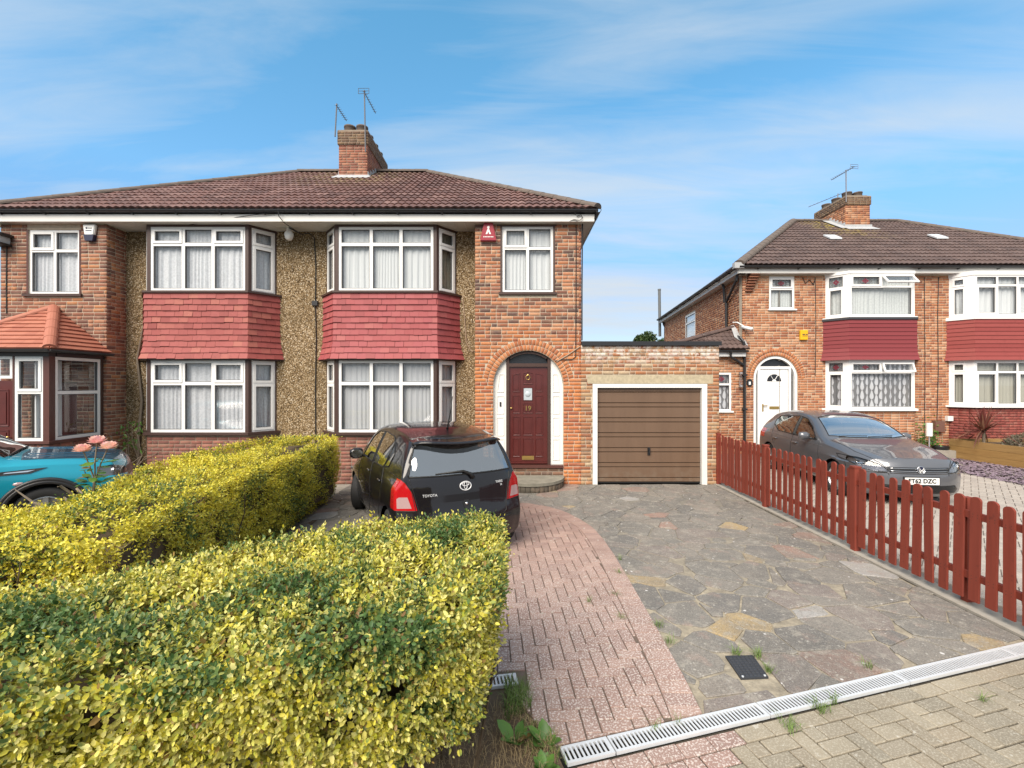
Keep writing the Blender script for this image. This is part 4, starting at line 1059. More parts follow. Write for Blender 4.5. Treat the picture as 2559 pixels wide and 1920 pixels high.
# chimney on the party line
chimney(h19, -4.92, -4.12, 12.95, 14.94, 7.3, 9.27, 8.86, M_BRCH, 50)
fl = MB(); fl.box(-4.98, -4.06, 12.915, 12.945, 7.80, 8.00)
def onroof(y): return ROOF_E[1] + (y - ROOF_E[0]) * (ROOF_R[1] - ROOF_E[1]) / (ROOF_R[0] - ROOF_E[0])
ap = [(-5.06, 12.66), (-3.98, 12.66), (-4.02, 12.93), (-5.02, 12.93)]
fl.prism([(x, y, onroof(y) + .05) for x, y in ap], (0, 0, .014))
for k in range(4):
    y = 12.96 + k * .22; fl.box(-4.115, -4.095, y, y + .22, onroof(y) - .03, onroof(y) + .18); fl.box(-4.945, -4.925, y, y + .22, onroof(y) - .03, onroof(y) + .18)
obj('lead_flashing', fl, M_LEAD, h19)

# ---------------------------------------------------------------- number 17, to the left
h17 = thing('house', 'brown brick and pebbledash semi with terracotta tiled glazed porch and salmon hung tiles', 'house', (-7.5, 9.8, 0), 'semi-detached houses')
F17 = Fr((-10.45, YT), (-8.295, YT)); Wd = (.56, 1.60)
def blk17(z):
    o = []
    if z > 3.86: o.append((Wd[0] - .02, Wd[1] + .02))
    if z < 2.1: o.append((.62, 1.55))
    return o
fw17 = obj('front_wall', wall_panel(F17, 0, F17.w, 0, ZS, [(Wd[0], Wd[1], 3.86, 5.22), (.62, 1.55, .2, 2.1)], .25), M_MORT, h17)
place('brick', UB, by_size(brick_mats(F17, 0, F17.w, 0, ZS, blk17, seed=17)), M_BR17, fw17, 260, 'brickwork')
Fx, sw = plain_walls(h17, -10.45, PX, 'L')
Fr17 = Fr((-8.295, YT + .002), (-8.295, YP + .02)); rw = obj('return_wall', MB().lbox(Fr17, .26, Fr17.w, -.2, 0, 0, ZS), M_MORT, h17)
place('brick', UB, brick_mats(Fr17, 0, Fr17.w, 0, ZS, seed=8), M_BR17, rw, 140, 'brickwork')
BX17 = 2 * PX - BX19
Fp = Fr((-8.295, YP), (PX, YP)); o17 = BX17 + 8.295
obj('pebbledash_wall', wall_panel(Fp, 0, Fp.w, 0, ZS, [(o17 - 1.3, o17 + 1.3, 1.0, 2.6), (o17 - 1.3, o17 + 1.3, 3.95, 5.3)], .22), M_PEB, h17)
bay(h17, BX17, M_BRBAY, M_HANG17, 61, M_LACE, M_LACE2, M_LACE, M_LACE2, case_up=((0, 1), (2, 1)), case_low=((0, 1), (2, 1)))
rooms(h17, -10.2, PX - .13)
window(h17, F17, Wd[0], Wd[1], 3.90, 5.215, (1, 1), 4.79, fr=.05, mu=.055, b=-.02, casements=((0, 1),), curt=M_LACE, seed=29)
obj('window_sill', MB().lbox(F17, Wd[0] - .09, Wd[1] + .07, -.05, .05, 3.85, 3.899), M_BROWN, h17)
for a in ((Wd[0] - .035, Wd[0] - .001), (Wd[1] + .001, Wd[1] + .035)): obj('window_reveal_trim', MB().lbox(F17, a[0], a[1], -.05, .010, 3.9, 5.215), M_BROWN2, h17)
eaves(h17, -10.695, PX, 'L')
rf17 = main_roof(h17, -10.74, PX, 'L', 13)

# glazed porch with hipped tile roof
PXL, PXR, PYF = -10.38, -8.36, 8.22; PZE = 2.69
Ff = Fr((PXL, PYF), (PXR, PYF)); Fsd = Fr((PXR, PYF), (PXR, YT - .01)); Fsl = Fr((PXL, YT - .01), (PXL, PYF))
pbw = MB(); pbw.lbox(Ff, 1.36, Ff.w, -.12, 0, 0, .98); pbw.lbox(Fsd, .12, Fsd.w, -.12, 0, 0, .98); pbw.lbox(Ff, 0, .45, -.12, 0, 0, .98); pbw.lbox(Fsl, 0, Fsl.w - .12, -.12, 0, 0, .98)
pw = obj('porch_base_wall', pbw, M_MORTG, h17)
pbm = brick_mats(Ff, 1.36, Ff.w, 0, .98, seed=1) + brick_mats(Ff, 0, .45, 0, .98, seed=4) + brick_mats(Fsd, 0, Fsd.w, 0, .98, seed=2)
place('brick', UB, pbm, M_BRBAY, pw, 0, 'brickwork')
sl = MB(); sl.lbox(Ff, 1.34, Ff.w + .06, -.1, .06, .982, 1.03); sl.lbox(Fsd, .0, Fsd.w, -.1, .06, .983, 1.031); obj('porch_sill', sl, M_BROWN2, h17)
window(h17, Ff, 1.40, Ff.w - .10, 1.03, 2.56, (1,), 1.91, fr=.05, mu=.055, name='porch_window', casements=((0, 1),))
window(h17, Fsd, .10, Fsd.w - .06, 1.03, 2.56, (1,), 1.90, fr=.055, mu=.06, name='porch_window')
window(h17, Ff, .04, .42, 1.03, 2.56, (1,), 1.91, fr=.05, mu=.055, name='porch_window')
window(h17, Ff, .47, 1.36, 2.16, 2.56, (1,), None, fr=.05, name='porch_fanlight')
obj('porch_post', MB().prism([Ff.pt(Ff.w - .10, .012, 1.03), Ff.pt(Ff.w + .012, .012, 1.03), Fsd.pt(.10, .012, 1.03), Fsd.pt(.10, -.08, 1.03), Ff.pt(Ff.w - .10, -.08, 1.03)], (0, 0, 1.56)), M_BROWN2, h17)
obj('porch_post', MB().lbox(Fsd, Fsd.w - .06, Fsd.w, -.08, .012, 1.03, 2.59), M_BROWN, h17)
obj('porch_post', MB().lbox(Ff, 1.362, 1.398, -.08, .006, 0.2, 2.59).lbox(Ff, .424, .466, -.08, .006, .2, 2.59).lbox(Ff, 0, .038, -.08, .01, 1.03, 2.59), M_BROWN2, h17)
pd = obj('porch_door', MB().lbox(Ff, .47, 1.36, -.07, -.01, .12, 2.12), M_DOOR, h17)
for (a0, a1) in ((.55, .87), (.96, 1.28)):
    for (z0, z1) in ((.25, .78), (.88, 1.22), (1.30, 1.95)):
        m = MB(); o = -.01
        for p, q in zip([(a0, z0), (a1, z0), (a1, z1), (a0, z1)], [(a1, z0), (a1, z1), (a0, z1), (a0, z0)]): m.tube([Ff.pt(p[0], o, p[1]), Ff.pt(q[0], o, q[1])], .012, 5)
        m.lbox(Ff, a0 + .04, a1 - .04, o - .002, o + .01, z0 + .04, z1 - .04); obj('door_panel', m, M_DOOR, pd)
obj('door_knob', MB().lathe([(0, -.05), (.02, -.045), (.024, -.03), (.012, 0)], (PXL + 1.31, PYF - .008, 1.1), 'Y', 12), M_BRASS, pd, True)
hb_ = MB(); hb_.lbox(Ff, -.01, Ff.w + .02, -.1, .03, 2.56, 2.66); hb_.lbox(Fsd, .11, Fsd.w, -.1, .03, 2.561, 2.661); hb_.lbox(Fsl, 0, Fsl.w - .1, -.1, .03, 2.561, 2.661); obj('porch_head_board', hb_, M_BLACKP, h17)
ex0, ex1, ey = PXL - .15, PXR + .17, PYF - .16
apx = ((ex0 + ex1) / 2, YT - .004, 3.63)
E0, E1 = (ex0, ey, PZE), (ex1, ey, PZE); B0, B1 = (ex0, YT - .004, PZE), (ex1, YT - .004, PZE)
pr_ = MB(); pr_.poly([E0, E1, apx]); pr_.poly([E1, B1, apx]); pr_.poly([B0, E0, apx]); pr_.poly([E0, B0, B1, E1])
pr_.v = [(x, y, z - .03) for x, y, z in pr_.v]; proof = obj('porch_roof', pr_, M_PORCHT, h17)
FT = (np.array([(0, 0, .036), (1, 0, .036), (1, 1, .006), (0, 1, .006), (0, 0, .008), (1, 0, .008)]), None)
def plain_course(P0, P1, apex, rows, flip=False):
    """courses of plain tiles on a triangular slope: P0-P1 the eaves"""
    P0, P1, A = Vector(P0), Vector(P1), Vector(apex); nrm = (P1 - P0).cross(A - P0).normalized(); nrm = nrm if nrm.z > 0 else -nrm
    for r in range(rows):
        f0, f1 = r / rows, min(1, (r + 1.08) / rows)
        a, b, c, d = P0.lerp(A, f0), P1.lerp(A, f0), P1.lerp(A, f1), P0.lerp(A, f1)
        L = (b - a).length; n = max(1, round(L / .2))
        if r % 2: cuts = [0] + [(k + .5) / n for k in range(n)] + [1]
        else: cuts = [k / n for k in range(n + 1)]
        for s0, s1 in zip(cuts, cuts[1:]):
            g = .0015 / max(.05, L); q0, q1, q2, q3 = a.lerp(b, s0 + g), a.lerp(b, s1 - g), d.lerp(c, s1 - g), d.lerp(c, s0 + g)
            t = .030 + random.uniform(-.002, .002); m = MB()
            m.add([tuple(q0 + nrm * t), tuple(q1 + nrm * t), tuple(q2 + nrm * .004), tuple(q3 + nrm * .004), tuple(q0), tuple(q1), tuple(q2), tuple(q3)], [(0, 1, 2, 3), (0, 4, 5, 1), (1, 5, 6, 2), (4, 0, 3, 7)])
            obj('porch_tile', m, M_PORCHT, proof, fix=False)
plain_course(E0, E1, apx, 11); plain_course(E1, B1, apx, 11); plain_course(B0, E0, apx, 11)
up = Vector((0, 0, .02))
ridge_caps(proof, Vector(E1) + Vector((-.03, .03, .04)), Vector(apx) + up, M_PORCHT, .095, .36, 'hip_tile'); ridge_caps(proof, Vector(E0) + Vector((.03, .03, .04)), Vector(apx) + up, M_PORCHT, .095, .36, 'hip_tile')
gutter(h17, (ex0 - .02, ey - .03, PZE - .01), (ex1 + .04, ey - .03, PZE - .01), nb=False, out=(0, -1, 0), r=.05)
gutter(h17, (ex1 + .03, ey - .05, PZE - .012), (ex1 + .03, YT - .01, PZE - .012), nb=False, out=(1, 0, 0), r=.05)
# inner door and drape seen through the porch glass
obj('inner_door', MB().lbox(F17, .65, 1.52, -.2, -.15, .2, 2.08), M_DOOR, h17)
curtain(h17, Fsd, .06, .55, -.32, .5, 2.5, M_CURT, seed=3, amp=.03)

# ---------------------------------------------------------------- fittings on the two houses
def alarm_box(name, label, F, a, z, mat, w=.34, h=.38, mat2=None, letters=None):
    m = MB(); t = .07; P = [(-.5 * w, -.5 * h), (.5 * w, -.5 * h), (.26 * w, .5 * h), (-.26 * w, .5 * h)]
    if mat2 is not None: P = [(-.30 * w, -.5 * h), (.30 * w, -.5 * h), (.5 * w, .5 * h), (-.5 * w, .5 * h)]
    q = [F.pt(a + x, .008, z + y) for x, y in P]; m.prism(q, tuple(F.n * t)); o = obj(name, m, mat)
    bm = bmesh.new(); bm.from_mesh(o.data); bmesh.ops.bevel(bm, geom=bm.edges[:], offset=.014, segments=2, affect='EDGES'); bm.to_mesh(o.data); bm.free()
    return o
al = tag(alarm_box('alarm_box', '', F19, .27, 5.155, M_REDALM), 'dark red bell box with a white bell sign beside the upper brick window', 'alarm box', 'burglar alarm boxes')
lt = MB(); Fq = F19; o = .079
for pts in ([(-.055, -.06), (-.02, -.06), (0, -.005), (.02, -.06), (.055, -.06), (.012, .055), (-.012, .055)],): lt.prism([Fq.pt(.27 + x, o, 5.16 + y) for x, y in pts], tuple(Fq.n * .004))
lt.prism([Fq.pt(.27 + .026 * math.cos(t), o, 5.24 + .026 * math.sin(t)) for t in np.linspace(0, 2 * math.pi, 13)[:-1]], tuple(Fq.n * .004))
for k in range(7): lt.lbox(Fq, .27 - .10 + k * .03, .27 - .08 + k * .03, o, o + .004, 5.035, 5.055)
obj('bell_sign', lt, M_WHITEP, al)
a17 = tag(alarm_box('alarm_box', '', F17, 1.86, 5.15, M_WHITEP, .26, .30, M_NAVY), 'white and navy bell box below the eaves of the brown brick house', 'alarm box', 'burglar alarm boxes')
m = MB(); m.prism([F17.pt(1.86 + x, .004, 5.15 + y) for x, y in ((-.075, -.18), (.075, -.18), (.105, -.055), (-.105, -.055))], tuple(F17.n * .079)); obj('alarm_base', m, M_NAVY, a17)
m = MB(); m.prism([F17.pt(1.82 + .02 * math.cos(t), .079, 5.225 + .02 * math.sin(t)) for t in np.linspace(0, 2 * math.pi, 11)[:-1]], tuple(F17.n * .003)); m.lbox(F17, 1.85, 1.93, .079, .082, 5.215, 5.23); m.lbox(F17, 1.80, 1.92, .079, .082, 5.165, 5.18); obj('alarm_lettering', m, M_NAVY, a17)
fl_ = MB().lathe([(.0, 5.075), (.05, 5.08), (.075, 5.12), (.095, 5.19), (.085, 5.23), (.05, 5.27), (.05, ZS)], (-4.68, 9.55, 0), 'Z', 18)
tag(obj('flood_lamp', fl_, M_WHITEP, None, True), 'white round floodlight hanging under the soffit between the bays', 'lamp')
lm = thing('wall_lantern', 'black box lantern fixed to the wall at the far end of the brown brick house', 'lamp', (-10.38, 9.2, 5.0))
obj('lantern_cap', MB().prism([(-10.52, 9.05, 5.03), (-10.18, 9.05, 5.03), (-10.18, 9.30, 5.03), (-10.52, 9.30, 5.03)], (0, .0, .06)), M_BLACKP, lm)
obj('lantern_glass', MB().box(-10.47, -10.23, 9.08, 9.28, 4.90, 5.029), M_FROST, lm); obj('lantern_base', MB().box(-10.49, -10.21, 9.07, 9.30, 4.86, 4.899), M_BLACKP, lm)
c = MB().tube([F17.pt(.13, .012, 4.86), F17.pt(.12, .012, 4.2), F17.pt(.125, .012, 3.5)], .012, 5); obj('cable', c, M_CABLE, h17)
# cable and junction on the pebbled wall
c = MB().tube([(-4.66, 9.5, ZS - .01), (-4.45, 9.6, 5.22), (-4.33, 9.72, 5.28), (-4.24, 9.76, 5.2), (-4.21, 9.765, 4.6), (-4.22, 9.765, 3.82), (-4.20, 9.765, 3.0), (-4.22, 9.765, 1.9), (-4.21, 9.765, .6), (-4.21, 9.765, 0)], .011, 5)
obj('cable', c, M_CABLE, h19); obj('junction_box', MB().box(-4.28, -4.16, 9.72, 9.775, 3.74, 3.84), M_BLACKP, h19)
c = MB().tube([(-1.06, 9.77, 3.95), (-1.02, 9.765, 3.5), (-.98, 9.76, 2.95), (-.86, 9.76, 2.75), (-.80, 9.77, 2.78)], .009, 5); obj('cable', c, M_CABLEB, h19)
c = MB().tube([F19.pt(2.06, .016, 5.31), F19.pt(2.055, .016, 3.4), F19.pt(2.05, .016, 2.62), F19.pt(1.98, .016, 2.56), F19.pt(1.75, .016, 2.555), F19.pt(1.62, .016, 2.53)], .009, 5); obj('cable', c, M_CABLE, h19)
c = MB().tube([F19.pt(2.14, .018, 2.83), F19.pt(1.9, .02, 2.66), F19.pt(1.66, .018, 2.52)], .011, 5); obj('cable', c, M_CABLEB, h19)
c = MB().tube([(1.42 + .02, YT - .005, ZS), (1.43, YT - .005, 4.0), (1.43, YT - .005, 2.95)], .014, 5); obj('cable', c, M_CABLE, h19)
w_ = MB().tube([(1.30, 9.13, 5.42), (1.38, 9.12, 5.45), (1.42, 9.12, 5.39), (1.36, 9.12, 5.34), (1.24, 9.14, 5.36), (1.15, 9.16, 5.33)], .008, 5); obj('cable_coil', w_, M_CABLE, h19)
P0, P1 = Vector((-4.66, 9.08, 5.5)), Vector((-6.9, 9.4, 5.31)); c = MB().tube([tuple(P0.lerp(P1, t) + Vector((0, -.06 * math.sin(math.pi * t), -.06 * t * (1 - t)))) for t in np.linspace(0, 1, 8)], .007, 4); obj('cable', c, M_CABLE, h17)
c = MB().tube([(-4.9, 12.9, 8.0), (-4.66, 9.4, 5.6), (-4.66, 9.06, 5.56), (-4.64, 9.05, 5.4), (-4.6, 9.2, ZS - .02), (-4.50, 9.4, 5.25), (-4.45, 9.6, 5.23)][2:], .009, 4); obj('cable', c, M_CABLE, h19)

def yagi(name, label, base, top, boomdir, boomlen, n, mat, group, tilt=0.0, el=.26, plate=True, boomoff=.35):
    t = thing(name, label, 'aerial', base, group); top = Vector(top); base = Vector(base)
    obj('mast', MB().tube([base, top], .019, 6), mat, t)
    d = Vector(boomdir).normalized(); s = d.cross(Vector((0, 0, 1))).normalized(); up = s.cross(d)
    a, b = top - Vector((0, 0, .06)) - d * boomlen * boomoff, top - Vector((0, 0, .06)) + d * boomlen * (1 - boomoff)
    obj('boom', MB().tube([a, b], .012, 5), mat, t)
    for k in range(n):
        p = a + (b - a) * ((k + .5) / n); obj('element', MB().tube([p - s * el / 2 + up * .012, p + s * el / 2 + up * .012], .006, 4), mat, t)
    if plate:
        m = MB(); h = .075; w2 = .15
        for zz_ in (-h, 0, h): m.tube([a - s * w2 + up * zz_, a + s * w2 + up * zz_], .007, 4)
        for q in (-1, 1): m.tube([a + s * w2 * q - up * h, a + s * w2 * q + up * h], .007, 4)
        obj('reflector', m, mat, t)
    return t
M_AER = simple('aerial_grey', (0.17, 0.175, 0.19), 0.5, 0.4)
yagi('tv_aerial', 'taller thin aerial with square reflector on right edge of near chimney', (-4.14, 12.86, 8.62), (-4.17, 12.86, 10.36), (0.02, 1, 0), 1.05, 9, M_AER, 'chimney aerials', el=.10, boomoff=.06)
yagi('tv_aerial', 'shorter aerial with stubby crossbar on left edge of near chimney', (-5.0, 12.86, 9.05), (-4.95, 12.86, 9.98), (0.03, 1, -.03), .75, 8, M_AER, 'chimney aerials', el=.12, boomoff=.08, plate=False)

# ---------------------------------------------------------------- garage
gar = thing('garage', 'flat-roofed brick garage with brown ribbed up-and-over door in white frame', 'garage', (2.8, 9.5, 0))
Fg = Fr((1.414, YT), (4.23, YT)); gx = lambda x: x - 1.414
gh = (gx(1.648), gx(3.987), 0, 2.065)
gw = obj('front_wall', wall_panel(Fg, 0, Fg.w, 0, 2.86, [gh], .22), M_MORT, gar)
def blkg(z):
    if z < 2.065: return [gh[:2]]
    if z < 2.245: return [(gx(1.54), gx(4.11))]
    return []
place('brick', UB, by_size(brick_mats(Fg, 0, Fg.w, 0, 2.86, blkg, seed=31, head=.35, jit=.004)), M_BRGAR, gw, 300, 'brickwork')
lint = MB().lbox(Fg, gx(1.545), gx(4.105), -.2, .012, 2.068, 2.242); lo = obj('lintel', lint, M_CONCY, gar)
fr_ = MB(); fr_.lbox(Fg, gx(1.650), gx(1.745), -.15, .02, 0, 2.062); fr_.lbox(Fg, gx(3.880), gx(3.985), -.15, .02, 0, 2.062); fr_.lbox(Fg, gx(1.745), gx(3.880), -.15, .0195, 1.983, 2.062); obj('door_frame', fr_, M_PAINTW, gar)
gd = obj('garage_door', MB().lbox(Fg, gx(1.75), gx(3.875), -.11, -.075, .015, 1.98), M_DARK, gar)
z = 1.975; k = 0
while z > .05:
    h = .086 if k % 2 == 0 else .222; z0 = max(.02, z - h + .007)
    m = MB(); y0, y1 = gx(1.757), gx(3.868)
    q = [Fg.pt(y0, -.070, z0), Fg.pt(y1, -.070, z0), Fg.pt(y1, -.070, z), Fg.pt(y0, -.070, z)]; e = .008
    f = [Fg.pt(y0, -.052, z0 + e), Fg.pt(y1, -.052, z0 + e), Fg.pt(y1, -.052, z - e), Fg.pt(y0, -.052, z - e)]
    m.add(q + f, [(4, 5, 6, 7), (0, 1, 5, 4), (2, 3, 7, 6), (1, 2, 6, 5), (3, 0, 4, 7)]); obj('door_panel', m, M_GARD, gd)
    z -= h; k += 1
hx = gx((1403 - 1106) / 105.6); hm_ = MB().lbox(Fg, hx - .028, hx + .028, -.052, -.035, .60, .76); hm_.tube([Fg.pt(hx, -.04, .70), Fg.pt(hx, -.005, .70)], .014, 8); hm_.tube([Fg.pt(hx - .0, -.005, .755), Fg.pt(hx, -.002, .64)], .013, 6)
obj('door_handle', hm_, M_BLACKP, gd)
cp = MB().box(1.42, 4.27, YT - .045, 14.6, 2.861, 2.875); cp.box(1.42, 4.27, YT - .05, YT - .03, 2.845, 2.93); cp.box(1.42, 4.262, YT - .03, YT + .06, 2.876, 2.932); obj('flat_roof', cp, M_GUTTER, gar)
Fgs = Fr((4.23, YT), (4.23, 14.5)); gs = obj('side_wall', MB().lbox(Fgs, .23, Fgs.w, -.2, 0, 0, 2.86), M_MORT, gar)
place('brick', UB, brick_mats(Fgs, 0, Fgs.w, 0, 2.86, seed=33), M_BRGAR, gs, 0, 'brickwork')
obj('rear_wall', MB().box(1.43, 4.03, 14.3, 14.5, 0, 2.86), M_MORT, gar)
# ================================================================== the pair of houses on the right, set further back
QY, QB, ZQ = 13.4, 12.95, 5.285
QE = (13.13, 5.50); QR = (18.0, 8.47); QL = math.hypot(QR[0] - QE[0], QR[1] - QE[1]); QV = Vector((0, (QR[0] - QE[0]) / QL, (QR[1] - QE[1]) / QL))
QP = 12.35
h21 = thing('house', 'orange brick semi with white arched door, open leaded windows and maroon hung tiles', 'house', (9.5, 14, 0), 'semi-detached houses')
h23 = thing('house', 'orange brick semi above the timber planter with red painted brick under its bay', 'house', (15.5, 14, 0), 'semi-detached houses')

def bay2(house, Xc, hwf, hww, hang, painted, seed, upper, lower, base_top, front_cols, case, openl, leaded, cu, cl, headcol, cols_low=None):
    fac = bay_facets(Xc, QY, QB, hwf, hww); ang = math.atan2(QY - QB, hww - hwf)
    base = MB()
    for F in fac: base.lbox(F, 0, F.w, -.2, 0, 0, base_top)
    bw = obj('bay_wall', base, M_MORTD if painted else M_MORT, house); mats = []
    for i, F in enumerate(fac): mats += brick_mats(F, 0, F.w, 0, base_top, seed=seed + i, proud=.005)
    place('brick', UB, mats, M_BRPAINT if painted else M_BR21, bw, 0, 'brickwork')
    obj('window_sill', bay_ring(MB(), Xc, QY, QB, hwf, hww, .085, base_top + .005, base_top + .055), M_PVC, house)
    for j, (z0, z1, zt) in enumerate((lower, upper)):
        F = fac[1]; window(house, F, .03, F.w - .03, z0, z1, front_cols, zt, fr=.055, mu=.055, casements=case, openlight=openl[j], leaded=leaded, curt=(cl, cu)[j], seed=seed + j, cgap=.05, cols_low=cols_low)
        for F, s in ((fac[0], 0), (fac[2], 1)):
            w_ = .09 if leaded else .14
            x0, x1 = (.04, F.w - w_) if s == 0 else (w_, F.w - .04)
            window(house, F, x0, x1, z0, z1, (1,), zt, fr=.05, mu=.055, casements=((0, 0),) if leaded else ((0, 1), (0, 0)), leaded=((0, 1),) if leaded else (), curt=(cl, cu)[j], seed=seed + 7 + s + j, cgap=.04)
            q = MB()
            if s == 0: q.lbox(F, 0, .039, -.08, .004, z0, z1); q.prism([F.pt(F.w - w_ + .001, .004, z0), F.pt(F.w, .004, z0), fac[1].pt(.029, .002, z0), fac[1].pt(.029, -.08, z0), F.pt(F.w - w_ + .001, -.08, z0)], (0, 0, z1 - z0))
            else: q.lbox(F, F.w - .039, F.w, -.08, .004, z0, z1); q.prism([fac[1].pt(fac[1].w - .029, .002, z0), F.pt(0, .004, z0), F.pt(w_ - .001, .004, z0), F.pt(w_ - .001, -.08, z0), fac[1].pt(fac[1].w - .029, -.08, z0)], (0, 0, z1 - z0))
            obj('mullion_post', q, M_PVC, house)
    zs0, zs1 = lower[1] + .03, upper[0] - .05
    obj('bay_head_board', bay_ring(MB(), Xc, QY, QB, hwf, hww, .01, lower[1] + .001, zs0 + .02), M_PVC, house)
    th = obj('tile_hanging', bay_ring(MB(), Xc, QY, QB, hwf, hww, .03, zs0 + .021, zs1), M_BROWN2, house)
    for F, m, r in hung_tiles(None, fac, zs0, zs1 - .04, 10, hang, seed=seed, ang=ang, course=True, base=.05, flare=(.06, .03, .012)): obj('tile_course', m, hang, th, fix=False)
    obj('sill_flashing', bay_ring(MB(), Xc, QY, QB, hwf, hww, .085, zs1 - .045, zs1 + .02), headcol, house)
    obj('window_sill', bay_ring(MB(), Xc, QY, QB, hwf, hww, .07, zs1 + .021, upper[0] - .002), M_PVC, house)
    obj('bay_head_board', bay_ring(MB(), Xc, QY, QB, hwf, hww, .02, upper[1] + .001, ZQ - .003), M_PVC, house)
    obj('bay_floor', bay_ring(MB(), Xc, QY + .3, QB + .05, hwf - .05, hww - .05, 0, lower[1] + .05, zs1 - .05), M_INT, house)

# ---- number 21
F21 = Fr((6.8, QY), (QP, QY)); g2 = lambda x: x - 6.8
A2, R2, S2 = g2(7.762), .648, 2.237
W2 = (g2(7.575), g2(8.31), 4.215, 5.225)
B1 = (10.515, .935, 1.29)
def blk21(z):
    o = []
    if W2[2] - .01 < z < W2[3] + .01: o.append((W2[0] - .005, W2[1] + .005))
    if z < S2: o.append((A2 - R2, A2 + R2))
    elif z < S2 + R2 + .232: hw = math.sqrt(max(0, (R2 + .232) ** 2 - (z - S2) ** 2)); o.append((A2 - hw, A2 + hw))
    o.append((g2(B1[0] - 1.25), g2(B1[0] + 1.25))); return o
mb = wall_panel(F21, 0, F21.w, 0, ZQ, [W2, (A2 - R2, A2 + R2, 0, S2 + R2), (g2(B1[0] - 1.2), g2(B1[0] + 1.2), 1.32, 2.76), (g2(B1[0] - 1.2), g2(B1[0] + 1.2), 3.95, 5.25)], .22)
arch_spandrel(mb, F21, A2, R2, S2, S2 + R2, .22); fw = obj('front_wall', mb, M_MORT, h21)
place('brick', UB, by_size(brick_mats(F21, 0, F21.w, 0, ZQ, blk21, seed=21)), M_BR21, fw, 200, 'brickwork')
vo = []
for r0, n in ((R2 + .058, 30), (R2 + .172, 35)):
    for i in range(n):
        th = math.pi * (i + .5) / n; vo.append(F21.mat(A2 + r0 * math.cos(th), -.017, S2 + r0 * math.sin(th), .104, .05, math.pi * r0 / n - .009, th))
place('brick', UB, vo, M_VOUS, fw, 0, 'arch_brickwork')
bay2(h21, *B1, M_HANG21, False, 71, (3.985, 5.20, 4.83), (1.355, 2.715, 2.39), 1.295, (1, 1), ((0, 1),), ({(1, 1): R(20)}, {(1, 1): R(42)}), ((0, 1), (1, 1)), M_LEAFC2, M_LEAFC, M_GREYP, cols_low=(1,))
window(h21, F21, W2[0], W2[1], W2[2] + .05, W2[3], (1,), 4.86, fr=.055, mu=.06, b=-.01, casements=((0, 1),), leaded=((0, 1),), curt=M_LEAFC2, seed=91)
obj('window_sill', MB().lbox(F21, W2[0] - .05, W2[1] + .05, -.05, .06, 4.225, 4.264), M_PVC, h21)
# white door set in a round-headed frame
yd = -.09; m = MB()
arc = [math.pi * i / 24 for i in range(25)]
for t0, t1 in zip(arc, arc[1:]):
    q = [(A2 + r * math.cos(t), S2 + r * math.sin(t)) for r, t in ((R2 - .003, t0), (R2 - .003, t1), (R2 - .075, t1), (R2 - .075, t0))]
    m.prism([F21.pt(a, yd - .04, z) for a, z in q], tuple(F21.n * .11))
for s in (-1, 1):
    a0, a1 = sorted((A2 + s * (R2 - .003), A2 + s * (R2 - .075))); m.lbox(F21, a0, a1, yd - .04, yd + .0699, .15, S2 - .001)
    a0, a1 = sorted((A2 - .017 + s * .42, A2 - .017 + s * .49)); m.lbox(F21, a0, a1, yd - .04, yd + .065, .15, 2.58)
m.lbox(F21, A2 - .437, A2 + .403, yd - .04, yd + .064, 2.50, 2.58); m.lbox(F21, A2 - R2 + .01, A2 + R2 - .01, yd - .04, yd + .12, .10, .149)
obj('door_frame', m, M_PVC, h21)
gl = [(A2 + (R2 - .07) * math.cos(t), S2 + (R2 - .07) * math.sin(t)) for t in arc] + [(A2 - R2 + .07, .15), (A2 + R2 - .07, .15)]
obj('pane', MB().poly([F21.pt(a, yd - .03, z) for a, z in gl]), M_OBSC, h21, fix=False)
dr = obj('front_door', MB().lbox(F21, A2 - .42, A2 + .386, yd - .02, yd + .04, .16, 2.495), M_PVC, h21)
dc = A2 - .017
for (x0, x1, z0, z1) in ((-.27, -.03, 1.45, 2.0), (.03, .27, 1.45, 2.0), (-.27, -.03, .4, 1.28), (.03, .27, .4, 1.28)):
    m = MB(); P = [(dc + x0, z0), (dc + x1, z0), (dc + x1, z1), (dc + x0, z1)]
    for p, q in zip(P, P[1:] + P[:1]): m.tube([F21.pt(p[0], yd + .04, p[1]), F21.pt(q[0], yd + .04, q[1])], .009, 4)
    obj('door_panel', m, M_PVC, dr)
m = MB().prism([F21.pt(dc + .21 * math.cos(t), yd + .039, 2.14 + .21 * math.sin(t)) for t in np.linspace(0, math.pi, 17)], tuple(F21.n * .006)); obj('door_light', m, M_OBSC, dr)
m = MB()
for t in (R(60), R(120)): m.tube([F21.pt(dc + .07 * math.cos(t), yd + .047, 2.14 + .07 * math.sin(t)), F21.pt(dc + .2 * math.cos(t), yd + .047, 2.14 + .2 * math.sin(t))], .008, 4)
m.prism([F21.pt(dc + .06 * math.cos(t), yd + .044, 2.14 + .06 * math.sin(t)) for t in np.linspace(0, math.pi, 9)], tuple(F21.n * .005)); obj('sunburst', m, M_PVC, dr)
obj('letter_box', MB().lbox(F21, dc - .14, dc + .14, yd + .04, yd + .055, 1.32, 1.40), M_BRASS, dr)
m = MB().lbox(F21, dc - .355, dc - .32, yd + .04, yd + .055, 1.25, 1.47); m.tube([F21.pt(dc - .34, yd + .08, 1.42), F21.pt(dc - .22, yd + .08, 1.42)], .012, 6); obj('door_handle', m, M_BRASS, dr)
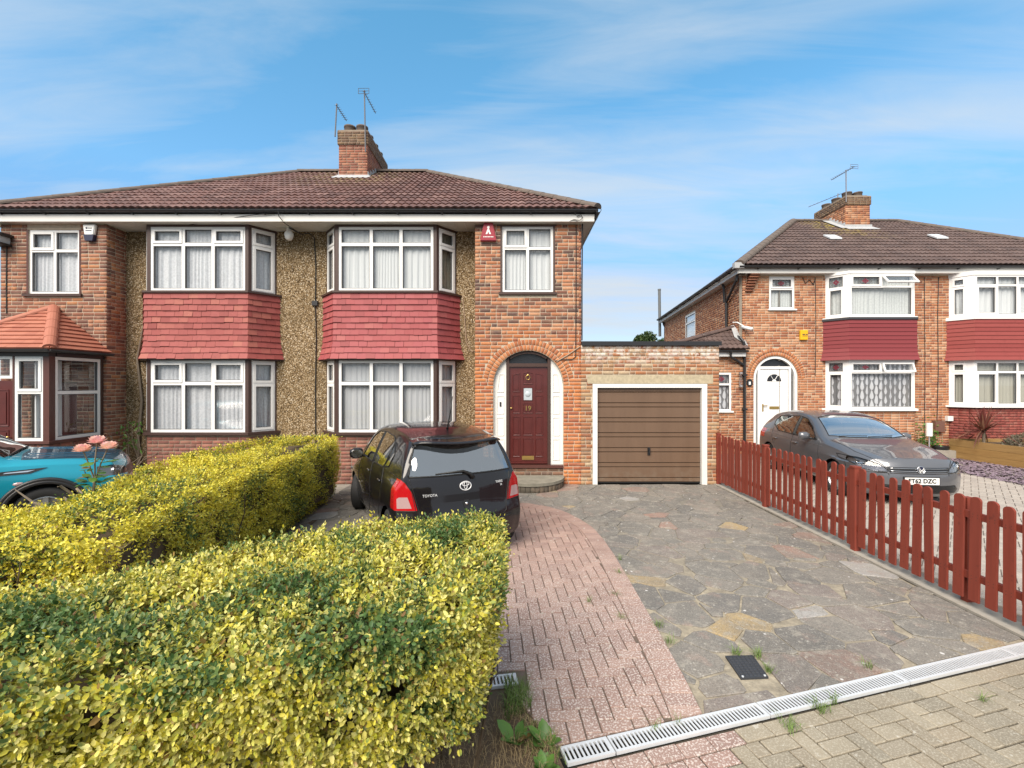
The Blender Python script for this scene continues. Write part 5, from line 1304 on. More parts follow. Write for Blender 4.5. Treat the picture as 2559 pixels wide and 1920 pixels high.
# corbelled bricks under the eaves corner
cm = []
for k in range(7):
    z = 4.80 + k * .075; wdt = .20 + .012 * k
    cm.append(F21.mat(.16 + k * .018, .012 + .014 * k, z, wdt, .10 + .02 * k, .064))
place('brick', UB, cm, brick_mat('brick_corbel', [(.24, .095, .055), (.20, .08, .05)]), fw, 300)
# left side wall, running back a little out of square
SD = Vector((.111, 1.0, 0)).normalized(); SE = (6.8 + .111 * 10.4, QY + 10.4)
Fs21 = Fr(SE, (6.8, QY)); L_ = Fs21.w; tw = lambda t: L_ - t / SD.y
sh = (tw(19.62 - QY), tw(18.19 - QY), 3.96, 4.97)
sw = obj('side_wall', wall_panel(Fs21, 0, L_ - .23, 0, ZQ, [sh], .22), M_MORT, h21)
place('brick', UB, brick_mats(Fs21, 0, L_, 0, ZQ, lambda z: [sh[:2]] if sh[2] - .02 < z < sh[3] + .02 else [], seed=88), M_BR21, sw, 0, 'brickwork')
window(h21, Fs21, sh[0], sh[1], sh[2], sh[3], (1,), 4.62, fr=.06, mu=.06, b=.012, curt=M_LACE, seed=5)
obj('rear_wall', MB().box(SE[0], QP, SE[1] - .2, SE[1], 0, ZQ), M_MORT, h21)
# ---- number 23
F23 = Fr((QP, QY), (19.0, QY)); g3 = lambda x: x - QP; B2 = (14.10, .95, 1.24)
blk23 = lambda z: [(g3(B2[0] - 1.2), g3(B2[0] + 1.2))]
fw23 = obj('front_wall', wall_panel(F23, 0, F23.w, 0, ZQ, [(g3(B2[0] - 1.15), g3(B2[0] + 1.15), 1.42, 2.74), (g3(B2[0] - 1.15), g3(B2[0] + 1.15), 3.95, 5.2)], .22), M_MORT, h23)
b23 = brick_mats(F23, 0, F23.w, 0, ZQ, blk23, seed=23); b23.sort(key=lambda M: M.translation.x)
place('brick', UB, b23, M_BR21, fw23, 60, 'brickwork')
bay2(h23, *B2, M_HANG23, True, 81, (4.0, 5.165, 4.87), (1.445, 2.71, 2.40), 1.385, (1, 1, 1), ((0, 0), (2, 0)), ({}, {}), (), M_CURT, M_BLIND, M_PVC)
obj('side_wall', MB().box(18.8, 19.0, QY + .23, 23.6, 0, ZQ), M_MORT, h23); obj('rear_wall', MB().box(QP, 19.0, 23.6, 23.8, 0, ZQ), M_MORT, h23)
for hh, x0, x1 in ((h21, 7.9, QP - .1), (h23, QP + .1, 18.7)):
    m = MB()
    for a, b in ((.02, 2.60), (2.75, 5.27)):
        y0, y1 = QY + .02, QY + 4
        m.quad((x0, y1, a), (x1, y1, a), (x1, y1, b), (x0, y1, b)); m.quad((x0, y0, a), (x0, y1, a), (x0, y1, b), (x0, y0, b)); m.quad((x1, y0, a), (x1, y1, a), (x1, y1, b), (x1, y0, b))
        m.quad((x0, y0, a), (x1, y0, a), (x1, y1, a), (x0, y1, a)); m.quad((x0, y0, b), (x1, y0, b), (x1, y1, b), (x0, y1, b))
    obj('room', m, M_INT, hh, fix=False)
# roofs of the pair
XL, XA, XB, XR = 6.52, 11.1, 15.24, 19.3; YE2 = 24.2; XLb = XL + .111 * (YE2 - QE[0])
def qroof(house, x0, x1, end, seed):
    W = x1 - x0; rf = MB(); z0, z1 = QE[1] - .03, QR[1] - .03
    if end == 'L':
        rf.quad((XL, QE[0], z0), (QP, QE[0], z0), (QP, QR[0], z1), (XA, QR[0], z1)); rf.poly([(XLb, YE2, z0), (XL, QE[0], z0), (XA, QR[0], z1)]); rf.quad((QP, YE2, z0), (XLb, YE2, z0), (XA, QR[0], z1), (QP, QR[0], z1))
    else:
        rf.quad((QP, QE[0], z0), (XR, QE[0], z0), (XB, QR[0], z1), (QP, QR[0], z1)); rf.poly([(XR, QE[0], z0), (XR, YE2, z0), (XB, QR[0], z1)]); rf.quad((XR, YE2, z0), (QP, YE2, z0), (QP, QR[0], z1), (XB, QR[0], z1))
    roof = obj('roof', rf, M_ROOF2, house)
    lim = (lambda s: ((XA - XL) * s / QL, W)) if end == 'L' else (lambda s: (0, W - (XR - XB) * s / QL))
    roof_slope(roof, (x0, QE[0], QE[1]), (1, 0, 0), QV, QL, QL / 16, lim, M_ROOF2, 40, seed=seed, rows=16, phase=0.0 if end == 'R' else W % .30)
    if end == 'L':
        ridge_caps(roof, (XL + .02, QE[0], QE[1] + .05), (XA, QR[0], QR[1] + .05), M_RIDGE, .15, name='hip_tile'); ridge_caps(roof, (XA, QR[0], QR[1] + .05), (QP, QR[0], QR[1] + .05), M_RIDGE, .12)
    else:
        ridge_caps(roof, (XR, QE[0], QE[1] + .05), (XB, QR[0], QR[1] + .05), M_RIDGE, .13, name='hip_tile'); ridge_caps(roof, (QP, QR[0], QR[1] + .05), (XB, QR[0], QR[1] + .05), M_RIDGE, .12)
    xs, xe = (XL + .05, QP) if end == 'L' else (QP, XR - .05)
    obj('soffit', MB().box(xs + .05, xe, QE[0] + .08, QY + .02, ZQ, ZQ + .02), M_PAINTW, house)
    obj('fascia', MB().box(xs, xe, QE[0] + .06, QE[0] + .078, ZQ - .01, QE[1] - .09), M_PAINTW, house)
    gutter(house, (xs - .03, QE[0] - .015, QE[1] - .04), (xe, QE[0] - .015, QE[1] - .04), out=(0, -1, 0), bracket=1.0, r=.062)
    return roof
qroof(h21, XL, QP, 'L', 5); qroof(h23, QP, XR, 'R', 6)
# side eaves of number 21
so_ = Vector((-1, .111, 0)).normalized()
A = Vector((XL - .02, QE[0] + .05, QE[1] - .045)); B = Vector((XLb - .02, YE2 - .2, QE[1] - .045)); gutter(h21, A + so_ * .05, B + so_ * .05, out=tuple(so_), bracket=1.0, r=.062)
m = MB().prism([(XL + .03, QE[0] + .08, ZQ - .01), (XLb + .03, YE2 - .2, ZQ - .01), (XLb + .05, YE2 - .2, ZQ - .01), (XL + .05, QE[0] + .08, ZQ - .01)], (0, 0, .14)); obj('fascia', m, M_PAINTW, h21)
m = MB().prism([(XL + .052, QE[0] + .1, ZQ), (XLb + .052, YE2 - .2, ZQ), (XLb + .3, YE2 - .2, ZQ), (XL + .3, QE[0] + .1, ZQ)], (0, 0, .02)); obj('soffit', m, M_PAINTW, h21)
obj('gutter_end', MB().box(XL - .12, XL + .16, QE[0] - .05, QE[0] + .10, QE[1] - .10, QE[1] + .06), M_LEAD, h21)
# downpipes of number 21
def sdp(t, off): p = Vector((6.8, QY, 0)) + Vector((.111, 1, 0)) * t + so_ * off; return (p.x, p.y)
x1_, y1_ = sdp(1.15, .07); x2_, y2_ = sdp(.05, .16)
dp = MB().tube([(x2_ + .04, y2_ - .02, 5.42), (x2_, y2_, 5.15), (x1_, y1_, 4.68), (x1_, y1_, 3.72)], .042, 8); dp.tube([(*sdp(1.3, .2), 5.42), (*sdp(1.3, .1), 5.2), (*sdp(1.3, .075), 4.7)], .042, 8); obj('downpipe', dp, M_GUTTER, h21)
dp = MB().tube([(x1_, y1_ - .04, 3.72), (6.72, QY - .02, 3.42), (6.78, QY - .09, 3.28), (6.80, QY - .09, 3.0), (6.80, QY - .09, .05)], .040, 8); obj('downpipe', dp, M_GUTTER, h21)
for z in (3.2, 2.3, 1.3): obj('pipe_clip', MB().box(6.735, 6.865, QY - .14, QY - .01, z, z + .05), M_GUTTER, h21)
dp = MB().tube([(6.3, 13.09, 3.03), (6.32, 13.16, 2.85), (6.6, 13.28, 2.72), (6.77, QY - .09, 2.62)], .036, 8); obj('downpipe', dp, M_GUTTER, h21)
p = sdp(10.3, .09); dp = MB().tube([(p[0], p[1], 5.40), (p[0] + .05, p[1], 5.15), (p[0] + .12, p[1] - .03, 5.0), (p[0] + .12, p[1] - .03, 2.5)], .05, 8); obj('downpipe', dp, M_GUTTER, h21)
fl = tag(obj('flue_pipe', MB().tube([(7.88, 24.25, 4.6), (7.85, 24.25, 7.05)], .075, 12).tube([(7.85, 24.25, 7.05), (7.85, 24.25, 7.12)], .085, 12), M_FLUE), 'grey vertical flue pipe rising behind the far corner of the orange house', 'flue')
# lean-to with a hipped tile roof between house and garage
LXL, LXR, LY, LZ = 4.45, 6.83, 13.36, 3.07
Fe = Fr((LXL, LY), (LXR - .03, LY)); we = (5.88 - LXL, 6.43 - LXL, 1.27, 2.385)
ew = obj('lean_to_wall', wall_panel(Fe, 0, Fe.w, 0, 2.9, [we], .2), M_MORT, h21)
place('brick', UB, by_size(brick_mats(Fe, 0, Fe.w, 0, 2.87, lambda z: [we[:2]] if we[2] - .03 < z < we[3] else [], seed=66)), M_BR21, ew, 0, 'brickwork')
window(h21, Fe, *we, (1,), 2.05, fr=.05, mu=.055, b=.0, leaded=((0, 1),), curt=M_LEAFC, seed=55, name='lean_to_window')
obj('window_sill', MB().lbox(Fe, we[0] - .03, we[1] + .06, -.05, .05, 1.225, 1.268), M_PVC, h21)
obj('fascia', MB().box(LXL - .2, LXR - .05, LY - .17, LY - .15, 2.86, 3.03), M_PVC, h21); obj('soffit', MB().box(LXL - .2, LXR - .05, LY - .149, LY - .01, 2.87, 2.885), M_PVC, h21)
gutter(h21, (LXL - .2, LY - .235, 3.03), (LXR - .02, LY - .235, 3.03), out=(0, -1, 0), nb=False, r=.055)
HP = (6.80, 14.05, 3.76); E0 = Vector((LXL - .25, LY - .2, LZ)); E1 = Vector((LXR + .04, LY - .2, LZ))
lr = obj('lean_to_roof', MB().poly([tuple(E0), tuple(E1), HP]).poly([HP, (7.2, 18.5, 3.76), (4.2, 18.5, LZ), tuple(E0)]), M_ROOF2, h21)
lv = (Vector((E1.x, HP[1], HP[2])) - E1); LL = lv.length; lv.normalize(); fwid = (E1 - E0).x
roof_slope(lr, E0, (1, 0, 0), lv, LL, .21, lambda s: ((HP[0] - E0.x) * s / LL, fwid), M_ROOF2, 40, seed=8, rows=5)
ridge_caps(lr, E0 + Vector((0, 0, .05)), Vector(HP) + Vector((0, 0, .06)), M_ROOF2, .10, .33, 'hip_tile')
obj('lead_flashing', MB().prism([(6.62, 13.55, 3.46), (6.84, 13.2, 3.17), (6.86, 13.55, 3.50), (6.84, 14.05, 3.86), (6.74, 14.03, 3.84)], (0, 0, .02)), M_LEAD, h21)
# chimney
chimney(h23, 12.5, 13.4, 17.05, 18.75, 7.3, 9.10, 8.77, M_BR21, 90, pots=3)
fl = MB(); qz = lambda y: QE[1] + (y - QE[0]) * (QR[1] - QE[1]) / (QR[0] - QE[0])
fl.box(12.44, 13.46, 17.005, 17.04, 7.82, 8.02); fl.prism([(x, y, qz(y) + .06) for x, y in ((12.38, 16.74), (13.55, 16.74), (13.48, 17.03), (12.42, 17.03))], (0, 0, .014))
for k in range(5): y = 17.06 + k * .18; fl.box(12.47, 12.495, y, y + .18, qz(y) - .03, qz(y) + .22)
fl.prism([(12.2, 16.85, qz(16.85) + .07), (12.48, 16.85, qz(16.85) + .07), (12.48, 17.95, qz(17.95) + .07), (12.2, 17.95, qz(17.95) + .07)], (0, 0, .012)); obj('lead_flashing', fl, M_LEAD, h23)
yagi('tv_aerial', 'large finned aerial on tall mast beside the far orange brick chimney', (12.47, 16.98, 8.85), (12.46, 16.98, 10.05), (-.1, 1, -.02), 1.05, 11, M_AER, 'chimney aerials', el=.16, boomoff=.35)
yagi('tv_aerial', 'small thin aerial half hidden behind the far orange brick chimney', (13.45, 18.85, 8.9), (13.5, 18.85, 9.95), (-.55, 1, -.1), 1.3, 8, M_AER, 'chimney aerials', el=.08, boomoff=.1, plate=False)
for hh, x, t in ((h21, 11.0, 15.6), (h23, 14.66, 15.65)):
    m = MB(); u = .20; z = qz(t) + .07; s = (QR[1] - QE[1]) / (QR[0] - QE[0]); m.prism([(x - u, t - .16, z - .16 * s), (x + u, t - .16, z - .16 * s), (x + u, t + .2, z + .2 * s), (x - u, t + .2, z + .2 * s)], (0, 0, .05)); obj('roof_vent', m, M_GALV, hh)
# fittings
m = MB().box(8.45, 8.67, QY - .08, QY - .002, 3.35, 3.64); yb = tag(obj('alarm_box', m, M_YELALM), 'yellow alarm box on orange brick between the arched door and the bay', 'alarm box', 'burglar alarm boxes')
bm = bmesh.new(); bm.from_mesh(yb.data); bmesh.ops.bevel(bm, geom=bm.edges[:], offset=.012, segments=1, affect='EDGES'); bm.to_mesh(yb.data); bm.free()
t_ = MB().box(8.50, 8.58, QY - .084, QY - .080, 3.50, 3.525).box(8.60, 8.65, QY - .084, QY - .080, 3.50, 3.525).box(8.50, 8.65, QY - .084, QY - .080, 3.46, 3.475); obj('alarm_lettering', t_, M_NAVY, yb)
cc = thing('security_camera', 'white bullet security camera above the lean-to lead flashing', 'camera', (6.86, 13.3, 3.7))
obj('camera_body', MB().tube([(6.78, 13.40, 3.74), (6.90, 13.08, 3.64)], .05, 10), M_WHITEP, cc, True); obj('bracket', MB().tube([(6.60, 13.6, 3.90), (6.66, 13.45, 3.88), (6.80, 13.36, 3.76)], .018, 6), M_WHITEP, cc)
wl = thing('wall_lantern', 'slim steel wall lamp on the lean-to brickwork near the black downpipe', 'lamp', (6.62, 13.3, 2.2))
obj('lamp_tube', MB().tube([(6.66, 13.25, 2.02), (6.66, 13.25, 2.36)], .045, 10), M_LGLASS, wl); obj('lamp_cap', MB().tube([(6.66, 13.25, 2.361), (6.66, 13.25, 2.40)], .055, 10).tube([(6.66, 13.25, 1.98), (6.66, 13.25, 2.019)], .055, 10).tube([(6.66, 13.345, 2.1), (6.66, 13.25, 2.0)], .015, 5), M_ALU, wl)
np_ = tag(obj('number_plaque', MB().prism([(6.98 + .085 * math.cos(t), QY - .02, 2.1 + .11 * math.sin(t)) for t in np.linspace(0, 2 * math.pi, 21)[:-1]], (0, -.02, 0)), M_BLACKP), 'small oval dark house plaque left of the white arched door', 'plaque')
obj('plaque_number', MB().box(6.95, 7.01, QY - .043, QY - .041, 2.04, 2.13), M_WHITEP, np_)
mbx = thing('meter_box', 'brown meter box on the brick strip between the two bays', 'meter box', (12.45, QY, .8))
obj('box_body', MB().box(12.35, 12.62, QY - .13, QY - .006, .66, .98), simple('meter_brown', (.16, .08, .06), .5), mbx); obj('box_cable', MB().tube([(12.36, QY - .03, .67), (12.35, QY - .03, .3), (12.36, QY - .03, .02)], .02, 6), M_CABLE, mbx)
tag(obj('vent_box', MB().box(12.74, 12.90, QY - .1, QY - .006, .98, 1.12), M_WHITEP), 'small white plastic vent box beside the brown meter box', 'vent box')
sp = thing('garden_lamp', 'white short post lamp in front of the maroon-skirted bay', 'lamp', (11.55, 12.6, 0)); obj('lamp_post', MB().tube([(11.55, 12.6, 0), (11.55, 12.6, .62)], .02, 6), M_ALU, sp); obj('lamp_head', MB().tube([(11.55, 12.6, .62), (11.55, 12.6, .98)], .075, 10), M_WHITEP, sp)
for (x, z0, z1, yo) in ((12.13, 0, 5.2, 0), (8.92, 2.3, 5.2, 0)): obj('cable', MB().tube([(x, QY - .012, z1), (x + .02, QY - .012, (z0 + z1) / 2), (x, QY - .012, z0)], .010, 5), M_CABLE, h21)
obj('cable', MB().tube([(12.55, QY - .012, 5.2), (12.52, QY - .014, 4.1), (12.54, QY - .012, 2.5), (12.5, QY - .014, 1.0)], .012, 5), M_CABLE, h23)
obj('cable', MB().tube([(8.55, QY - .012, 5.2), (8.62, QY - .02, 5.02), (8.75, QY - .02, 5.12), (8.86, QY - .02, 4.98), (8.92, QY - .015, 5.15)], .013, 5), M_CABLE, h21)
# ================================================================== ground, paving, drains, fence
def clip(poly, n, c):
    """keep the part of a 2D polygon where n.p <= c"""
    out = []
    for i in range(len(poly)):
        p, q = poly[i], poly[(i + 1) % len(poly)]; a = n[0] * p[0] + n[1] * p[1] - c; b = n[0] * q[0] + n[1] * q[1] - c
        if a <= 0: out.append(p)
        if (a < 0 < b) or (b < 0 < a): t = a / (a - b); out.append((p[0] + t * (q[0] - p[0]), p[1] + t * (q[1] - p[1])))
    return out
def area(p): return abs(sum(p[i][0] * p[(i + 1) % len(p)][1] - p[(i + 1) % len(p)][0] * p[i][1] for i in range(len(p)))) / 2
def halfplane(a, b):
    """points left of a->b are kept"""
    d = (b[0] - a[0], b[1] - a[1]); n = (d[1], -d[0]); l = math.hypot(*n); n = (n[0] / l, n[1] / l); return n, n[0] * a[0] + n[1] * a[1]
def slab_data(pts, z0, z1, inset=.006, drop=.004):
    n = len(pts); c = (sum(p[0] for p in pts) / n, sum(p[1] for p in pts) / n); r = [max(.01, math.hypot(p[0] - c[0], p[1] - c[1])) for p in pts]
    V = [(x, y, z0) for x, y in pts] + [(x, y, z1 - drop) for x, y in pts] + [(c[0] + (p[0] - c[0]) * (1 - inset / q), c[1] + (p[1] - c[1]) * (1 - inset / q), z1) for p, q in zip(pts, r)]
    F = [tuple(range(2 * n, 3 * n))]
    for i in range(n):
        j = (i + 1) % n; F += [(i, j, n + j, n + i), (n + i, n + j, 2 * n + j, 2 * n + i)]
    return V, F
def ccw(p): return p if sum(p[i][0] * p[(i + 1) % len(p)][1] - p[(i + 1) % len(p)][0] * p[i][1] for i in range(len(p))) > 0 else p[::-1]
def slabs(name, polys, mat, parent, zb=-.02, limit=300, rest='block_work', key=None):
    """polys: list of (pts, ztop, inset). the largest in view as objects, the rest joined"""
    key = key or (lambda q: area(q[0]) / max(1.0, sum(p[1] for p in q[0]) / len(q[0])) ** 2)
    polys = sorted(polys, key=key, reverse=True)
    for pts, zt, ins in polys[:limit]:
        V, F = slab_data(ccw(pts), zb, zt, ins); o = obj(name, MB().add(V, F), mat, parent, fix=False)
    if polys[limit:]:
        m = MB()
        for pts, zt, ins in polys[limit:]: m.add(*slab_data(ccw(pts), zb, zt, ins))
        stuff(obj(rest, m, mat, parent, fix=False))
def sheet(name, pts, z, mat): return structure(obj(name, MB().poly([(x, y, z) for x, y in ccw(pts)]), mat, fix=False))

structure(obj('ground', MB().quad((-600, -600, -.05), (600, -600, -.05), (600, 900, -.05), (-600, 900, -.05)), M_GROUND, fix=False))
# line of the drain in front of the drive
D0 = (.28, 2.50); DU = (.9641, .2657); DN = (-.2657, .9641); DW = .118
def dpt(t, o): return (D0[0] + t * DU[0] + o * DN[0], D0[1] + t * DU[1] + o * DN[1])
drive = sheet('driveway', [(-3.3, 3.2), (-.1, 3.2), dpt(-.25, .06), dpt(4.3, .06), (4.13, 9.305), (1.2, 9.305), (-.6, 9.305), (-3.3, 9.72)], 0.0, M_PMORT)
# crazy paving
rs = np.random.default_rng(11); pts = []
fixed = []
for _ in range(9000):
    p = (rs.uniform(-3.25, 4.16), rs.uniform(2.45, 9.7)); md = rs.choice([.46, .36, .22])
    if p[1] < 4.4: md *= 1.05
    if all((p[0] - q[0]) ** 2 + ((p[1] - q[1]) * 1.15) ** 2 > md * md for q in pts): pts.append(p)
curve = [(1.18, 2.83), (1.20, 3.2), (1.215, 4.2), (1.222, 5.4), (1.20, 6.0), (1.15, 6.45), (1.03, 6.85), (.86, 7.25), (.62, 7.55), (.3, 7.76), (-.1, 7.85), (-1.2, 7.90)]
def in_pink(x, y, m=0.0):
    for a, b in zip(curve, curve[1:]):
        n, c = halfplane(a, b)
        if n[0] * x + n[1] * y > c + m: return False
    return x > -1.3
wts = rs.normal(0, .045, len(pts))
stones = []
nd, cdr = halfplane(dpt(5, .062), dpt(-1, .062))
for i, p in enumerate(pts):
    poly = [(-3.3, 2.3), (4.12, 2.3), (4.12, 9.30), (-3.3, 9.30)]; gw_ = .003 + .008 * rs.random()
    for j, q in enumerate(pts):
        if i == j: continue
        dx, dy = q[0] - p[0], q[1] - p[1]; d2 = dx * dx + dy * dy
        if d2 > 1.4: continue
        l = math.sqrt(d2); n = (dx / l, dy / l); sh_ = max(-.32 * l, min(.32 * l, (wts[i] - wts[j]) / (2 * l))); poly = clip(poly, n, n[0] * (p[0] + q[0]) / 2 + n[1] * (p[1] + q[1]) / 2 + sh_ - gw_)
        if len(poly) < 3: break
    # keep above the drain, off the inspection cover
    if len(poly) >= 3: poly = clip(poly, (-DN[0], -DN[1]), -(DN[0] * D0[0] + DN[1] * D0[1]) - .075)
    if len(poly) < 3 or area(poly) < .012: continue
    c = (sum(a for a, b in poly) / len(poly), sum(b for a, b in poly) / len(poly))
    if in_pink(c[0], c[1], -.05) or (c[1] < 3.3 and c[0] < 1.1): continue
    if 1.56 < c[0] < 1.85 and 3.12 < c[1] < 3.48: continue
    for e in ((1.585, 3.15, 1.835, 3.46),):
        if e[0] - .35 < c[0] < e[2] + .35 and e[1] - .35 < c[1] < e[3] + .35:
            # cut back from the cover along the nearest side
            ds = [(c[0] - e[2], (-1, 0), -e[2] - .02), (e[0] - c[0], (1, 0), e[0] - .02), (c[1] - e[3], (0, -1), -e[3] - .02), (e[1] - c[1], (0, 1), e[1] - .02)]
            ds.sort(key=lambda q: -q[0]); poly = clip(poly, ds[0][1], ds[0][2])
    if len(poly) < 3 or area(poly) < .01: continue
    # knock corners off
    q = []
    m_ = len(poly)
    for k in range(m_):
        a, b, d = poly[k - 1], poly[k], poly[(k + 1) % m_]; f = rs.uniform(.03, .10)
        q += [(b[0] + (a[0] - b[0]) * f, b[1] + (a[1] - b[1]) * f), (b[0] + (d[0] - b[0]) * f, b[1] + (d[1] - b[1]) * f)]
    q = [(x + rs.normal(0, .006), y + rs.normal(0, .006)) for x, y in q]
    stones.append((q, .011 + rs.uniform(-.004, .003), .010))
slabs('paving_stone', stones, M_STONE, drive, -.01, 300, 'paving_stones')
# herringbone block paving
def herring(x0, x1, y0, y1, ang, org, a=.1):
    c, s = math.cos(ang), math.sin(ang); out = []; n = int(max(x1 - x0, y1 - y0) * 1.6 / a) + 4
    T = lambda x, y: (org[0] + c * x - s * y, org[1] + s * x + c * y)
    for i in range(-n, n):
        for j in range(-n, n):
            m = (i - j) % 4
            if m == 0: r = (i * a, j * a, (i + 2) * a, (j + 1) * a)
            elif m == 2: r = (i * a, (j - 1) * a, (i + 1) * a, (j + 1) * a)
            else: continue
            cc = T((r[0] + r[2]) / 2, (r[1] + r[3]) / 2)
            if x0 - .2 < cc[0] < x1 + .2 and y0 - .2 < cc[1] < y1 + .2:
                g = .0045; out.append([T(r[0] + g, r[1] + g), T(r[2] - g, r[1] + g), T(r[2] - g, r[3] - g), T(r[0] + g, r[3] - g)])
    return out
BW = .20
def shrink_curve(o):
    out = []
    for i, p in enumerate(curve):
        a, b = curve[max(0, i - 1)], curve[min(len(curve) - 1, i + 1)]; d = (b[0] - a[0], b[1] - a[1]); l = math.hypot(*d); out.append((p[0] - d[1] / l * o, p[1] + d[0] / l * o))
    return out
inner = shrink_curve(BW + .006)
pink = []
HPs = [halfplane(a, b) for a, b in zip(inner, inner[1:])]
lft = [halfplane((-.04, 3.2), dpt(-.02, .06)), ]
pathb = sheet('block_path', [(p[0], p[1]) for p in curve] + [(-1.25, 7.9), (-1.25, 3.1), (-.03, 3.08), dpt(-.02, .06)], .0165, M_PINKJ)
for P in herring(-1.2, 1.2, 2.4, 8, R(3), (.013, 2.93)):
    c = (sum(p[0] for p in P) / 4, sum(p[1] for p in P) / 4)
    for n, k in HPs: P = clip(P, n, k - .002); 
    if len(P) > 2: P = clip(P, (-DN[0], -DN[1]), -(DN[0] * D0[0] + DN[1] * D0[1]) - DW / 2 - .012)
    if len(P) > 2 and c[1] < 3.3:
        n, k = halfplane(dpt(-.02, .06), (-.05, 3.12)); P = clip(P, (-n[0], -n[1]), -k)
    if len(P) < 3 or area(P) < .002 or (c[0] < -.25 and c[1] < 3.2) or c[0] < -1.24: continue
    if -.75 < c[0] < .07 and 3.02 < c[1] < 3.22: continue
    pink.append((P, .026 + rs.uniform(-.002, .002), .004))
# edging course: blocks laid endwise along the curve
fine = []; ecurve = [(1.16, 2.62)] + curve
for a, b in zip(ecurve, ecurve[1:]):
    l = math.hypot(b[0] - a[0], b[1] - a[1]); k = max(1, int(l / .02)); fine += [(a[0] + (b[0] - a[0]) * i / k, a[1] + (b[1] - a[1]) * i / k) for i in range(k)]
acc = 0; last = fine[0]; cuts = [fine[0]]
for p in fine[1:]:
    acc += math.hypot(p[0] - last[0], p[1] - last[1]); last = p
    if acc >= .106: cuts.append(p); acc = 0
for a, b in zip(cuts, cuts[1:]):
    d = (b[0] - a[0], b[1] - a[1]); l = math.hypot(*d); u = (d[0] / l, d[1] / l); n = (-u[1], u[0]); g = .003
    P = [(a[0] + u[0] * g, a[1] + u[1] * g), (b[0] - u[0] * g, b[1] - u[1] * g), (b[0] - u[0] * g + n[0] * BW, b[1] - u[1] * g + n[1] * BW), (a[0] + u[0] * g + n[0] * BW, a[1] + u[1] * g + n[1] * BW)]
    P = clip(P, (-DN[0], -DN[1]), -(DN[0] * D0[0] + DN[1] * D0[1]) - DW / 2 - .012)
    if len(P) > 2 and area(P) > .003: pink.append((P, .026 + rs.uniform(-.002, .002), .004))
slabs('paving_block', pink, M_PINK, pathb, -.01, 300, 'paving_blocks')
# forecourt of tan blocks on the road side of the drain
fc = sheet('forecourt', [dpt(-.3, -.05), dpt(-.3, -1.6), (6.5, .9), (7.0, 4.0), dpt(4.6, -.05)], -.012, M_TANJ)
tan = []; pk2 = []
angd = math.atan2(DU[1], DU[0])
row = []
for k in range(24):   # one course laid along the channel
    row.append([dpt(.05 + k * .203 + .003, -DW / 2 - .012 - .1), dpt(.05 + (k + 1) * .203 - .003, -DW / 2 - .012 - .1), dpt(.05 + (k + 1) * .203 - .003, -DW / 2 - .012), dpt(.05 + k * .203 + .003, -DW / 2 - .012)])
for P in row + herring(.2, 5.0, 1.3, 3.9, angd, dpt(.02, -DW / 2 - .118), .102):
    c = (sum(p[0] for p in P) / 4, sum(p[1] for p in P) / 4); o = (c[0] - D0[0]) * DN[0] + (c[1] - D0[1]) * DN[1]
    if P not in row:
        P = clip(P, DN, DN[0] * D0[0] + DN[1] * D0[1] - DW / 2 - .118)
        if len(P) < 3 or area(P) < .002: continue
    if c[0] < .15 or o < -1.25 or c[0] > 5: continue
    e = .5 * rs.normal(0, .003)
    (pk2 if c[0] < 1.22 - .1 * (o + .06) + rs.uniform(-.1, .1) else tan).append((P, .0 + rs.uniform(-.0035, .0035), .006))
slabs('paving_block', tan, M_TAN, fc, -.04, 270, 'paving_blocks'); slabs('paving_block', pk2, M_PINK, fc, -.04, 30, 'paving_blocks')
# strip of bare concrete the fence stands on
structure(obj('fence_kerb', MB().prism([(4.125, 3.35, -.03), (4.34, 3.2, -.03), (4.34, 9.30, -.03), (4.125, 9.30, -.03)], (0, 0, .055)), M_CONC))
ck = MB(); yy = 9.2; x = 4.115
pth = []
while yy > 3.3: pth.append((x + random.uniform(-.008, .008), yy, .003)); yy -= .08
ck.tube(pth, [.004 + .006 * random.random() for _ in pth], 5); stuff(obj('kerb_crack', ck, M_TANJ))
# neighbour's drive
nb = sheet('neighbour_driveway', [(4.34, 2.8), (30, 2.8), (30, 13.38), (4.34, 13.38)], -.004, M_GREYJ)
gp = []
for P in herring(4.3, 12.6, 3.6, 13.2, R(45), (4.4, 3), .104):
    c = (sum(p[0] for p in P) / 4, sum(p[1] for p in P) / 4)
    if c[0] < 4.46 or c[1] > 12.3 or c[1] < 3.7 or c[0] > c[1] * 1.3 + .5: continue
    gp.append((P, .008 + rs.uniform(-.0015, .0015), .004))
slabs('paving_block', gp, M_GREYPAV, nb, -.02, 150, 'paving_blocks')
